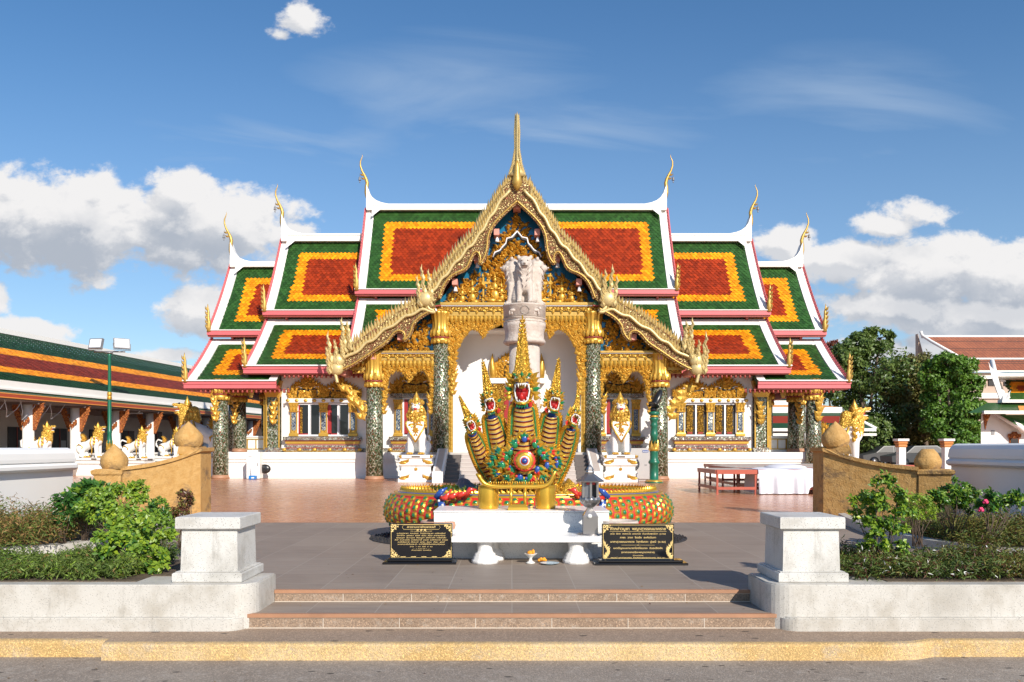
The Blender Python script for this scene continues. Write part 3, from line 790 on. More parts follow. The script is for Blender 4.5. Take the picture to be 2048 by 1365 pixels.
        bm2.tube([(bx - s * .03, DR - .1, bz + .22), (bx, DR - .1, bz)], .008, 5, 0); bm2.lathe([(.02, .0), (.05, -.03), (.06, -.14), (.075, -.17)], bx, DR - .1, bz, 8, 0)
        bm2.ell((bx, DR - .1, bz - .25), (.03, .03, .05), 6, 4, 0); part(bm2, 'bell', [GREY], ch)
    # flame finials on the lower corners
    for s in (-1, 1):
        for (hx, P) in ((h1, U), (h2, Lw)):
            if not show_low and P is Lw: pass
            y, z = P[-1]; em = MB(); ex = AX + s * (hx + .02)
            pt = [(0, -.05, .10), (s * .03, .15, .12), (s * .01, .38, .10), (s * .05, .6, .085), (s * .03, .85, .06), (s * .06, 1.05, .035), (s * .05, 1.2, .008)]
            em.tube([(ex + a, y - .1, z + b) for a, b, c in pt], [c for a, b, c in pt], 7, 0, True, .7)
            for q in range(5): em.leaf((ex + s * .06, y - .17, z + .1 + q * .2), -s * .5, .10, .22, .05, 0)
            part(em, 'eave_finial', [GOLDD], T)
    return r
def zz(py, D): return Z(py, D)
tier('upper', zz(421, DR), zz(580, DM), 5.38, hw(735, DR), hw(716, DM), hw(698, DE), 1.6, zz(372, DR), 3.6)
tier('middle', zz(483, DR), zz(622, DM), zz(733, DE), hw(566, DR), hw(532, DM), hw(493, DE), 6.6, zz(431, DR), 3.8, xlow=6.0)
tier('outer', zz(534, DR), zz(662, DM), zz(763, DE), hw(464, DR), hw(421, DM), hw(374, DE), 10.7, zz(487, DR), 8.2, xlow=hw(553, DE))

# ---- hanging fringe of little bells under the low eaves
fr = MB()
fr.box(-.045, .045, 0, .03, .04, .08, 0); fr.lathe([(.012, .06), (.045, 0), (.05, -.07), (.01, -.09)], 0, .015, 0, 6, 1)
bell0 = fr.build('eave_bell', [DPINK, DPINK], (0, 0, 0), T); first = True
for (a, b, z) in ((hw(735, DE), hw(560, DE), zz(733, DE) - .40), (hw(560, DE) - .35, hw(400, DE), zz(763, DE) - .40)):
    for s in (-1, 1):
        x = a
        while x < b:
            c = bell0 if first else bell0.copy()
            if not first: COL.objects.link(c); c.parent = T
            first = False
            c.location = (s * x, DE + .02 - 34.0, z); x += .195

# ---- plinth, walls
PF = 34.2
def moulded(m, xa, xb, yf, yb, rings, mat=0):
    for (z0, z1, o) in rings: m.box(xa - o, xb + o, yf - o, yb, z0, z1, mat)
pm = MB(); xL = hw(457, PF)
for s in (1,):
    moulded(pm, AX - xL, AX + xL, PF, 43, [(0, .10, .10), (.10, .30, .06), (.30, .34, .02), (.34, .70, 0), (.70, .76, .04), (.76, .80, .02), (.80, .84, .06), (.84, 1.12, .09)])
part(pm, 'plinth', WHITE, T)
wl = MB(); xw = hw(563, 34.5)
wl.box(AX - xw, AX + xw, 34.5, 34.75, 1.12, 4.95); wl.box(AX - xw, AX - xw + .25, 34.75, 42.3, 1.12, 4.95); wl.box(AX + xw - .25, AX + xw, 34.75, 42.3, 1.12, 4.95); wl.box(AX - xw, AX + xw, 42.3, 42.5, 1.12, 4.95)
wl.box(AX - 3.45, AX + 3.45, 34.5, 34.75, 4.95, 6.3)
part(wl, 'wall', WHITE, T)
cg = MB(); cg.box(AX - 3.45, AX + 3.45, 33.15, 34.5, 6.2, 6.28)
for s in (-1, 1): cg.box(AX + s * 3.46, AX + s * 6.1, 33.15, 34.5, 4.88, 4.94)
part(cg, 'porch_ceiling', WHITE, T)
sf = MB(); sf.box(AX - xw - .02, AX - 6.12, DE + .3, 34.5, 4.56, 4.62); sf.box(AX + 6.12, AX + xw + .02, DE + .3, 34.5, 4.56, 4.62); part(sf, 'soffit', DPINK, T)
for s in (-1, 1):
    mb_ = MB(); mb_.box(AX + s * 3.8, AX + s * xw, 34.41, 34.51, 1.12, 1.30, 0); part(mb_, 'mosaic_skirting', MOSF, T)
for s in (-1, 1):
    bmz = MB(); xo_ = hw(420, 34.4); bmz.box(AX + s * (xw + .01), AX + s * xo_, 34.1, 34.5, 3.72, 3.98); bmz.box(AX + s * xo_, AX + s * (xo_ - .3), 34.51, 42, 3.72, 3.98); part(bmz, 'portico_beam', DPINK, T)
    cl_ = MB(); cl_.box(AX + s * (xw + .01), AX + s * xo_, 34.3, 42, 3.985, 4.0); part(cl_, 'portico_ceiling', DPINK, T)

# ---- columns
def column(px, D, z0, z1, r, cap, label=None, s=None):
    x = X(px, D)
    m = MB(); h = z1 - cap - z0
    m.lathe([(r * 1.03, .0), (r * 1.0, h * .5), (r * .93, h)], x, D, z0, 28, 0)
    c = part(m, 'column', MOS, T)
    m = MB(); m.lathe([(r * 1.16, 0), (r * 1.16, .07), (r * 1.08, .10), (r * 1.05, .16)], x, D, z0, 28, 0); part(m, 'column_base', NOSE, c)
    m = MB(); zc = z1 - cap
    m.lathe([(r * .95, -.12), (r * 1.12, -.06), (r * 1.2, .06), (r * 1.05, .10)], x, D, zc, 28, 0, flute=.05, nf=14)
    m.lathe([(r * 1.12, .10), (r * 1.18, .13), (r * 1.12, .17)], x, D, zc, 28, 1)
    m.lathe([(r * 1.05, .17), (r * 1.30, .30), (r * 1.12, .42), (r * 1.0, .60), (r * 1.02, .8), (r * 1.18, cap - .08), (r * 1.32, cap)], x, D, zc, 56, 0, flute=.06, nf=14)
    for k in range(14):
        a = 2 * PI * k / 14
        if math.sin(a) > .3: continue
        mm = m.xf; m.xf = Matrix.Translation((x + r * 1.12 * math.cos(a), D + r * 1.12 * math.sin(a), zc - .12)) @ Matrix.Rotation(a + PI / 2, 4, 'Z')
        m.leaf((0, 0, 0), 0, .16, .24, .05, 0); m.xf = mm
        m.xf = Matrix.Translation((x + r * 1.22 * math.cos(a), D + r * 1.22 * math.sin(a), zc + .16)) @ Matrix.Rotation(a + PI / 2, 4, 'Z')
        m.leaf((0, 0, 0), 0, .17, .34, .05, 0); m.xf = mm
    part(m, 'capital', [GOLD, DPINK], c)
    return c
def kantuay(x, y, z, s, h, mirror=1, big=False):
    """slender carved naga bracket reaching from a column up to the eave"""
    m = MB()
    pts = [(0, 0, .02), (.03, .14, .05), (.0, .30, .06), (.07, .45, .085), (.02, .62, .09), (.08, .78, .06), (.20, 1.0, .03)] if not big else \
          [(0, 0, .02), (.10, .12, .07), (.04, .30, .10), (.16, .46, .11), (.32, .56, .10), (.34, .72, .08), (.55, .86, .06), (.62, 1.0, .03)]
    m.tube([(x + s * a * h, y, z + b * h) for a, b, c in pts], [c * h * .8 for a, b, c in pts], 7, 0, True, .8)
    for i, (a, b, c) in enumerate(pts[1:-1]):
        for q in (-1, 1):
            m.leaf((x + s * a * h + q * .03, y - c * h * .5, z + b * h - .08), q * .9, .16 * h, .24 * h, .05, 0)
            if big: m.leaf((x + s * a * h + q * .12, y - c * h * .4, z + b * h - .02), q * 1.3, .18 * h, .30 * h, .06, 0)
    if big:
        for q in range(7):
            t = q / 6; m.tube([(x + s * (.1 + .4 * t) * h + .16 * h * math.cos(a_), y - .04, z + (.35 + .45 * t) * h + .12 * h * math.sin(a_)) for a_ in [k * .7 + q for k in range(6)]], lambda u: .03 * (1.1 - u), 5, 0)
    part(m, 'eave_bracket', [GOLD], T)
CD = 32.8
for s in (-1, 1):
    pxo = 1034 + s * 285; pxi = 1034 + s * 152
    column(pxo, CD, 0, zz(707, CD), .345, 1.30); column(pxi, CD, .95, zz(626, CD), .345, 1.18)
    xo = X(pxo, CD)
    kantuay(xo + s * .36, CD - .1, zz(842, CD), s, 1.55, big=True)
    kantuay(xo - s * .38, CD - .05, zz(830, CD), -s, .95, big=False); kantuay(X(pxi, CD) + s * .40, CD - .05, zz(830, CD), s, .95)
    # portico columns at the ends of the hall
    column(1034 + s * 593, 34.0, 0, 3.75, .32, .30); column(1034 + s * 555, 35.4, 1.12, 3.75, .29, .30)
    column(1034 + s * 566, 37.6, 1.12, 3.75, .27, .30); column(1034 + s * 500, 38.2, 1.12, 3.75, .27, .30)
    kantuay(AX + s * (hw(1627, 34) + .05), 33.66, zz(845, 34), s, 1.25); kantuay(AX + s * hw(1600, 35), 35.0, zz(850, 35), -s, 1.1); kantuay(AX + s * hw(1520, 34.4), 34.2, zz(850, 34), -s, 1.2)
    m = MB(); xp = AX + s * (xw + .33)
    m.box(xp - .27, xp + .27, 34.36, 34.9, 1.3, 3.7, 0); part(m, 'pilaster', MOSO, T)
    m = MB()
    for q in (-.29, .25): m.box(xp + q, xp + q + .05, 34.30, 34.36, 1.3, 3.7, 0)
    for q in range(3): m.box(xp + s * .34 + q * .055 * s, xp + s * .34 + q * .055 * s + .035, 34.5, 34.55, 1.25, 3.4, 0)
    m.frustum(xp, 34.6, [(.30, .30, 3.5), (.38, .38, 3.75), (.30, .3, 3.8), (.40, .40, 4.2)], 0); m.box(xp - .34, xp + .34, 34.3, 34.9, 1.12, 1.32, 1)
    part(m, 'pilaster_trim', [GOLD, MOSF], T)
    # parapet with framed panel between the end columns
    xa, xb = AX + s * hw(1034 + 488, 35.9), AX + s * hw(1034 + 552, 35.9)
    m = MB(); m.box(xa, xb, 35.8, 36.0, 1.12, 1.78, 0); m.box(xa - .02, xb + .02, 35.76, 36.04, 1.78, 1.84, 0)
    pp = part(m, 'parapet', [WHITE], T)
    xc = (xa + xb) / 2; m = MB()
    for (a, b, c, d) in ((-.42, .42, 1.68, 1.72), (-.42, .42, 1.24, 1.28), (-.42, -.36, 1.28, 1.68), (.36, .42, 1.28, 1.68), (-.02, .02, 1.28, 1.68)): m.box(xc + a, xc + b, 35.76, 35.80, c, d, 0)
    part(m, 'panel_frame', [GOLDD], pp)
    m = MB(); 
    for q in range(9):
        a = q * .28; m.leaf((AX + s * (hw(1034 + 530, 34.2)) - .2 + .05 * q, 34.05, 3.45 + .1 * abs(4 - q)), (q - 4) * .3, .2, .34, .06, 0)
    part(m, 'pendant', [GOLDD], T)

# ---- windows with gilded surrounds
BR = M('red_brown_window_paint', (.32, .02, .02), .4)
SHUT = Mcarve('gilded_shutter', (.62, .36, .05), (.05, .012, .01), 14, fac=(.02, .10))
FRAME = M('white_window_frame', (.74, .74, .76), .4, bump=0, var=.03)
def pediment(px0, px1, ptop, pbase, D, name='window_pediment', parent=T):
    x0, x1 = X(px0, D), X(px1, D); zb, zt = Z(pbase, D), Z(ptop, D); xc = (x0 + x1) / 2; W = (x1 - x0) / 2; H = zt - zb
    o = [(1, 0), (1.0, .18), (.98, .34), (.80, .42), (.72, .50), (.58, .58), (.42, .66), (.26, .74), (.10, .84), (.03, .95), (0, 1.03)]
    pl = [(xc + a * W, zb + b * H) for a, b in o] + [(xc - a * W, zb + b * H) for a, b in o[-2::-1]]
    m = MB(); m.prism(pl, D - .10, D, 'y', 0)
    field(m, pl, D - .10, .12, .20, .06, (3,), seed=int(px0))
    for i in range(1, len(o) - 1):
        for q in (-1, 1): m.leaf((xc + q * o[i][0] * W * .97, D - .10, zb + o[i][1] * H - .06), -q * .35, .13, .26, .05, 3)
    m.tube([(xc + a * W * .5, D - .14, zb + b * H) for a, b in ((-1.0, .06), (-1.0, .36), (-.8, .42), (-.5, .40), (0, .36), (.5, .40), (.8, .42), (1.0, .36), (1.0, .06))], .03, 6, 1)
    m.tube([(xc + a * W * .5, D - .13, zb + b * H) for a, b in ((-1.2, .50), (-.9, .52), (-.6, .46))], .025, 6, 2); m.tube([(xc + a * W * .5, D - .13, zb + b * H) for a, b in ((1.2, .50), (.9, .52), (.6, .46))], .025, 6, 2)
    return part(m, name, [CARVE, DARK, FRAME, GOLD], parent)
def window(px, D, w, pyt, pyb, style):
    x = X(px, D); z0, z1 = Z(pyb, D), Z(pyt, D); h = w / 2
    m = MB(); t = .07
    m.box(x - h, x - h + t, D - .09, D, z0, z1); m.box(x + h - t, x + h, D - .09, D, z0, z1); m.box(x - h + t, x + h - t, D - .088, D, z1 - t, z1); m.box(x - h + t, x + h - t, D - .088, D, z0, z0 + t)
    m.box(x - .035, x + .035, D - .085, D, z0 + t, z1 - t)
    f = part(m, 'window', FRAME, T)
    g_ = MB(); g_.box(x - h + t, x + h - t, D - .012, D - .004, z0 + t, z1 - t); part(g_, 'pane', GLASS if style != 'gold' else DARK, f)
    if style == 'gold':
        for q in (-1, 1):
            a = x + q * (h - t) / 2
            g_ = MB(); g_.box(a - .15, a + .10, D - .05, D - .014, z0 + t + .02, z1 - t - .02)
            field(g_, [(a - .14, z0 + t + .12), (a + .09, z0 + t + .12), (a + .09, z1 - t - .05), (a - .14, z1 - t - .05)], D - .05, .055, .10, .02, (0,), 5)
            g_.box(a - .13, a + .08, D - .054, D - .05, z0 + t + .04, z0 + t + .11, 1); part(g_, 'shutter', [SHUT, BR], f)
    else:
        g_ = MB(); g_.box(x - h + t, x - h + t + (.05 if style == 'open' else .14), D - .06, D - .014, z0 + t, z1 - t, 0); g_.box(x - h + t, x - .035, D - .06, D - .014, z0 + t, z0 + t + .05, 0)
        g_.box(x - h + t + .06, x - h + t + .16, D - .04, D - .014, z0 + t + .05, z1 - t - .1, 1 if style == 'open' else 0); part(g_, 'shutter', [BR, SHUT], f)
        g_ = MB(); g_.box(x + .05, x + .07, D - .04, D - .014, z0 + t, z1 - t, 0); g_.box(x + h - t - .03, x + h - t, D - .04, D - .014, z0 + t, z1 - t, 0); part(g_, 'sash', FRAME, f)
    return f
def winpil(px, D, pyt, pyb):
    x = X(px, D); z0, z1 = Z(pyb, D), Z(pyt, D); m = MB()
    m.box(x - .15, x + .15, D - .12, D, z0, z1, 0); m.box(x - .10, x + .10, D - .135, D - .12, z0 + .25, z1 - .42, 1)
    m.frustum(x, D - .07, [(.15, .09, z1 - .42), (.20, .11, z1 - .38), (.15, .09, z1 - .34), (.17, .10, z1 - .2), (.22, .13, z1)], 0)
    for q in (-.13, 0, .13):
        for zq in (z1 - .36, z1 - .18): m.leaf((x + q, D - .17, zq), 0, .11, .2, .04, 0)
    m.frustum(x, D - .07, [(.20, .12, z0), (.20, .12, z0 + .1), (.15, .1, z0 + .16)], 0)
    for q in (-.08, .08): m.leaf((x + q, D - .15, z0 + .1), 0, .12, .2, .04, 0)
    part(m, 'window_pilaster', [GOLD, Mmos2], T)
Mmos2 = Mmosaic('blue_mirror_mosaic', .13, .13, uv=False, dark=(.02, .03, .09), mid=(.07, .10, .14), lite=(.60, .62, .60), acc=(.05, .12, .25))
def sill(px0, px1, D, p0, p1):
    x0, x1 = X(px0, D), X(px1, D); z0, z1 = Z(p1, D), Z(p0, D); h = z1 - z0; m = MB()
    R_ = [(0, .16, .00, 0), (.16, .20, .02, 1), (.20, .34, -.03, 0), (.34, .38, -.01, 2), (.38, .52, -.06, 0), (.52, .60, -.09, 3), (.60, .74, -.03, 1), (.74, .80, .0, 2), (.80, 1.0, .05, 0)]
    for (a, b, o, mt) in R_: m.box(x0 - o, x1 + o, D - .26 - o, D, z0 + a * h, z0 + b * h, mt)
    n = int((x1 - x0) / .62)
    for i in range(n + 1): m.ell((x0 + (x1 - x0) * i / n, D - .29, z0 + .27 * h), (.10, .05, .07), 8, 5, 1)
    part(m, 'window_sill', [MOSF, GOLD, DPINK, PEACH], T)
WD = 34.5
for s in (-1, 1):
    P = (lambda p: p) if s < 0 else (lambda p: 2068 - p)
    a, b = sorted((P(572), P(722))); sill(a, b, WD, 874, 909)
    for q in (589, 648.5, 707): winpil(P(q), WD, 806, 873)
    for i, q in enumerate((619, 677)): window(P(q), WD, 1.06, 807, 873, 'gold' if s > 0 else ('open' if i == 0 else 'dark'))
    a, b = sorted((P(578), P(720))); m = MB(); m.box(X(a, WD), X(b, WD), WD - .20, WD, Z(806, WD), Z(798, WD), 0)
    for k in range(9): m.ell((X(a + (b - a) * k / 8, WD), WD - .21, Z(802, WD)), (.09, .04, .07), 8, 5, 1)
    part(m, 'window_lintel', [WHITE, GOLD], T)
    pediment(*sorted((P(578), P(655))), 752, 798, WD); pediment(*sorted((P(642), P(722))), 758, 798, WD)
    # bay window between the porch columns
    for q in (797, 866): winpil(P(q), WD, 800, 873)
    window(P(832), WD, 1.15, 796, 873, 'dark'); a, b = sorted((P(782), P(882))); sill(a, b, WD, 874, 909)
    m = MB(); m.box(X(a, WD), X(b, WD), WD - .20, WD, Z(796, WD), Z(788, WD), 0); part(m, 'window_lintel', [MOSF], T)
    pediment(a, b, 738, 789, WD)
# ---- central door
x0 = AX; m = MB()
m.box(x0 - .55, x0 + .55, WD - .03, WD, 1.12, Z(775, WD), 0); door = part(m, 'door', [BR], T)
m = MB()
for q in (-1, 1): m.box(x0 + q * .56, x0 + q * .98, WD - .22, WD, 1.12, Z(768, WD), 0); field(m, [(x0 + q * .77 - .2, 1.2), (x0 + q * .77 + .2, 1.2), (x0 + q * .77 + .2, Z(770, WD)), (x0 + q * .77 - .2, Z(770, WD))], WD - .22, .10, .18, .05)
m.box(x0 - 1.2, x0 + 1.2, WD - .3, WD, Z(768, WD), Z(758, WD), 1); part(m, 'door_frame', [CARVE, WHITE], door)
pediment(985, 1083, 690, 758, WD, 'door_pediment', door)
for q in (-1, 1):
    m = MB(); xx = x0 + q * 1.05; m.tube([(xx, WD - .15, Z(758, WD)), (xx, WD - .15, Z(740, WD)), (xx + q * .03, WD - .15, Z(725, WD)), (xx, WD - .15, Z(708, WD))], [.12, .16, .09, .01], 8, 0)
    part(m, 'door_finial', [GOLD], door)

# ---- porch floor, stairs
m = MB(); xs0, xs1 = X(868, CD), X(1200, CD)
m.box(xs0, xs1, CD - .45, 34.11, 0, 1.125, 0); part(m, 'porch_floor', [M('pale_granite', (.50, .46, .42), .4, var=.1, vs=3)], T)
st = MB(); sx0, sx1 = X(893, CD - .5), X(1176, CD - .5); n = 7; yst = CD - .45
GRAN = M('pink_granite_steps', (.46, .40, .365), .35, var=.14, vs=3, bs=60); GRD = M('dark_stone_edge', (.12, .10, .09), .4)
for i in range(n):
    z1 = 1.06 * (n - i) / n - .02; y0 = yst - .31 * (i + 1)
    st.box(sx0 + .62, sx1 - .62, y0, yst, 0 if i == n - 1 else z1 - .17, z1, 0)
    for q in (0, 1):
        xa = sx0 + .04 if q == 0 else sx1 - .60; st.box(xa, xa + .56, y0 + .004, yst, z1 - .165, z1 - .004, 1)
    st.box(sx0 + .62, sx1 - .62, y0 - .015, y0 + .02, z1 - .018, z1 + .004, 2)
part(st, 'staircase', [GRAN, GRD, M('step_edge', (.60, .55, .50), .4)], T)
for q in (-1, 1):
    xx = (sx0 - .14) if q < 0 else (sx1 + .14); m = MB()
    m.prism([(yst + .05, 0), (yst + .05, 1.28), (yst - .2, 1.28), (yst - 2.3, .42), (yst - 2.5, .42), (yst - 2.5, 0)], xx - .20, xx + .20, 'x', 0)
    m.prism([(yst - .22, 1.285), (yst - 2.28, .435), (yst - 2.28, .425), (yst - .22, 1.275)], xx - .12, xx + .12, 'x', 1)
    part(m, 'stair_cheek', [WHITE, GRAN], T)

# ================================================================ porch gable
GDp = 32.25
def P2(px, py, D=GDp): return (X(px, D), Z(py, D))
def mir(pts): return [(2 * 1034 - px, py) for px, py in pts]
up_out = [(1034, 352), (1012, 368), (1000, 386), (976, 424), (952, 462), (924, 492), (893, 530), (868, 560), (852, 590), (868, 606)]
up_in = [(1034, 404), (994, 440), (976, 468), (974, 500), (968, 520), (958, 531), (962, 518), (957, 505), (948, 506), (941, 520), (933, 540), (904, 550), (888, 570), (878, 598)]
lo_out = [(870, 604), (838, 600), (786, 630), (740, 664), (710, 686), (684, 702), (668, 722), (676, 744)]
lo_in = [(870, 618), (840, 634), (825, 650), (822, 668), (807, 685), (812, 672), (806, 663), (796, 662), (786, 668), (774, 685), (748, 702), (722, 720), (700, 733), (684, 740)]
rf = MB()
for s in (-1, 1):                                              # roof planes of the porch, running back into the main roof
    for line in (([(1034, 352), (1000, 392), (952, 470), (893, 536), (860, 582)]), ([(880, 600), (838, 606), (786, 636), (740, 670), (690, 704)])):
        pts = line if s < 0 else mir(line)
        q = [P2(*p) for p in pts]
        rf.prism(q + [(x, z - .16) for x, z in q[::-1]], GDp + .12, 37.6, 'y', 0)
        q2 = [(x + (-s) * .02, z - .165) for x, z in q]
        rf.prism(q2 + [(x, z - .05) for x, z in q2[::-1]], GDp + .14, 36.5, 'y', 1)
        n = 0
        for i in range(len(q) - 1): pass
porch = part(rf, 'porch_roof', [TG, DPINK], T)
def path_sample(pts, step):
    out = []; 
    for i in range(len(pts) - 1):
        a, b = pts[i], pts[i + 1]; L = math.hypot(b[0] - a[0], b[1] - a[1]); n = max(1, int(L / step + .5))
        for k in range(n): out.append((a[0] + (b[0] - a[0]) * k / n, a[1] + (b[1] - a[1]) * k / n))
    return out + [pts[-1]]
def smooth_path(pts, n=2):
    for _ in range(n):
        o = [pts[0]]
        for i in range(len(pts) - 1):
            a, b = pts[i], pts[i + 1]
            o += [(a[0] * .75 + b[0] * .25, a[1] * .75 + b[1] * .25), (a[0] * .25 + b[0] * .75, a[1] * .25 + b[1] * .75)]
        o.append(pts[-1]); pts = o
    return pts
def flame(m, x, y, z, s, h, w=.095, mat=0):
    pt = [(0, 0, 1.0), (.10, .12, 1.15), (.06, .30, 1.1), (.14, .46, .9), (.10, .64, .75), (.17, .82, .45), (.15, 1.0, .06)]
    m.tube([(x + s * a * h, y, z + b * h) for a, b, c in pt], [c * w for a, b, c in pt], 7, mat, True, .55, up=(0, 1, 0))
    for i in range(9):
        t = i / 9; q = (-1) ** i
        m.leaf((x + s * (.05 + .12 * t) * h + q * .05, y - w * .5, z + t * h * .85), q * .45, .10, .30, .06, mat)
for s in (-1, 1):
    fx = (lambda p: p) if s < 0 else (lambda p: (2068 - p[0], p[1]))
    for (o_, i_, nm) in ((up_out, up_in, 0), (lo_out, lo_in, 1)):
        outer = smooth_path(o_, 1); inner = smooth_path(i_, 2)
        m = MB(); pl = [P2(*fx(p)) for p in outer] + [P2(*fx(p)) for p in inner[::-1]]
        m.prism(pl, GDp - .02, GDp + .14, 'y', 0)
        bb = part(m, 'porch_bargeboard', [CARVEP], T)
        m = MB(); pth = [P2(*fx(p)) for p in inner]
        m.tube([(x, GDp - .06, z) for x, z in pth], .095, 8, 2, True, .8, up=(0, 1, 0)); m.tube([(x, GDp - .13, z) for x, z in pth], .035, 6, 1, True, up=(0, 1, 0))
        mid = [((a[0] + 0), a[1] + 20) for a in smooth_path(o_, 2)]
        if nm == 0: mid = [p for p in mid if p[0] < 1022]
        sc = [(p[0], p[1] + 2.5 * math.sin(i * .9)) for i, p in enumerate(path_sample(mid, 6))]
        m.tube([(P2(*fx(p))[0], GDp - .10, P2(*fx(p))[1]) for p in sc], .07, 6, 0, True, up=(0, 1, 0))
        part(m, 'naga_rim', [GOLDP, GOLDD, CARVEP], bb)
        # rows of upright leaf blades
        m = MB(); rr = random.Random(3 + nm)
        for (dy, h, dep, stp) in ((-1, .52, .10, 7.6), (17, .50, -.03, 7.6)):
            src = [p for p in o_]
            if dy == 17 and nm == 0: src = [p for p in src if p[0] < 1020]
            for p in path_sample(src, stp)[1:-1]:
                x, z = P2(*fx((p[0], p[1] + dy)))
                a = (.16 if s < 0 else -.16) + rr.uniform(-.06, .06)
                m.leaf((x, GDp + dep, z - .12), a, .15, h * rr.uniform(.9, 1.1), .13, 0, bend=.25 * s * -1)
        part(m, 'leaf_blades', [GOLDP], bb)
    m = MB()
    for (px, py, h) in ((868, 590, 1.15), (856, 592, 1.35), (845, 600, 1.1), (866, 600, .9)):
        x, z = P2(*fx((px, py))); flame(m, x, GDp - .16, z - .3, s * (1 if h < 1.4 else .6), h * 1.15)
    x, z = P2(*fx((852, 604))); m.ell((x, GDp - .1, z + .1), (.35, .2, .32), 10, 7)
    part(m, 'naga_flames', [GOLDP], T)
    m = MB()
    for (px, py, h) in ((706, 690, 1.1), (696, 694, 1.3), (670, 730, 1.45), (680, 722, 1.0), (664, 736, 1.0), (690, 706, .7)):
        x, z = P2(*fx((px, py))); flame(m, x, GDp - .16, z - .25, s, h * 1.1)
    for (px, py) in ((676, 722), (674, 738)):
        x, z = P2(*fx((px, py))); m.ell((x, GDp - .08, z), (.3, .18, .28), 10, 7)
    part(m, 'naga_flames', [GOLDP], T)
    # purlin ends with small bells
    for (px, py) in ((993, 462), (953, 514), (909, 562), (868, 604), (799, 673), (745, 712), (684, 744)):
        x, z = P2(*fx((px, py))); m = MB(); m.box(x - .11, x + .11, GDp + .16, GDp + 1.2, z - .13, z + .13, bev=.012); pe = part(m, 'purlin_end', [PEACH], T)
        if px > 860:
            m = MB(); m.lathe([(.012, 0), (.02, -.04), (.06, -.1), (.085, -.22), (.10, -.24)], x + .02, GDp + .3, z - .13, 10, 0); part(m, 'bell', [FRAME], pe)
# apex purlin + finial
x, z = P2(1034, 408); m = MB(); m.box(x - .15, x + .15, GDp + .1, GDp + 1.2, z - .16, z + .16, bev=.012); part(m, 'purlin_end', [PEACH], T)
m = MB(); k = GDp / F; xx = X(1034, GDp)
m.lathe([(r * k, Z(py, GDp) - Z(384, GDp)) for py, r in ((384, 2), (378, 6), (370, 10), (360, 9), (350, 6.5), (340, 6.5), (332, 4.5), (325, 3))], xx, GDp - .15, Z(384, GDp), 14, 1)
m.lathe([(r * k, Z(py, GDp) - Z(352, GDp)) for py, r in ((352, 20), (340, 13), (330, 9), (318, 6.5), (306, 4), (298, 2.8), (288, 2.6), (278, 3.4), (266, 3.8), (256, 2.8), (244, 2.0), (232, 1.2), (222, .3))], xx, GDp + .12, Z(352, GDp), 12, 0, sy=.7)
for i in range(26):
    t = i / 26; py = 350 - 122 * t; r = np.interp(py, [222, 232, 244, 256, 266, 278, 298, 306, 318, 330, 352], [.3, 1.2, 2.0, 2.8, 3.8, 3.4, 2.8, 4, 6.5, 9, 18]) * k
    for q in (-1, 0, 1): m.leaf((xx + q * r * .8, GDp + .02 - (.1 if q == 0 else 0), Z(py, GDp) - .1), q * -.30, .09, .26, .05, 0)
part(m, 'porch_finial', [GOLDP, GOLDD], T)
# ---- tympanum
TD = 33.0
def PT(px, py, D=TD): return (X(px, D), Z(py, D))
m = MB(); tri = [(1034, 395), (870, 614), (1198, 614)]
m.prism([PT(*p) for p in tri], TD, TD + .25, 'y', 0)
ty = part(m, 'gable_panel', [BLUE], T)
m = MB()
band = lambda pts, seed, st=.135, sz=.23, dp=.14: field(m, [PT(*p) for p in pts], TD - .02, st, sz, dp, (0,), seed)
band([(1034, 428), (1018, 452), (1002, 480), (980, 512), (962, 540), (972, 545), (1000, 512), (1016, 488), (1034, 468), (1052, 488), (1068, 512), (1096, 545), (1106, 540), (1088, 512), (1066, 480), (1050, 452)], 11)
band([(1034, 480), (1010, 500), (985, 525), (972, 560), (968, 608), (1100, 608), (1096, 560), (1083, 525), (1058, 500)], 12, .15, .27, .17)
for s in (-1, 1):
    fx = (lambda p: p) if s < 0 else (lambda p: (2068 - p[0], p[1]))
    band([fx(p) for p in ((952, 548), (940, 552), (905, 585), (885, 610), (962, 610), (962, 560))], 13 + s)
part(m, 'gable_carving', [GOLD], ty)
m = MB()
for s in (-1, 1):
    fx = (lambda p: p) if s < 0 else (lambda p: (2068 - p[0], p[1]))
    pth = [PT(*fx(p)) for p in ((986, 522), (990, 512), (1000, 508), (1006, 500), (1012, 494), (1014, 484), (1024, 482), (1034, 470))]
    m.tube([(x, TD - .20, z) for x, z in pth], .05, 7, 0); m.tube([(x, TD - .22, z + .09) for x, z in pth], .035, 7, 1)
    for q in (967, 972.5, 978): 
        x0_, z0_ = PT(*fx((q, 612))); x1_, z1_ = PT(*fx((q, 548))); m.box(x0_ - .035, x0_ + .035, TD - .12, TD, z0_, z1_, 2 if q != 972.5 else 3)
    for (py) in (550, 565, 598):
        a, b = PT(*fx((964, py))), PT(*fx((981, py + 5))); m.box(a[0], b[0], TD - .15, TD, b[1], a[1], 2)
part(m, 'gable_niche_frame', [DARK, FRAME, GOLD, BLUE], ty)
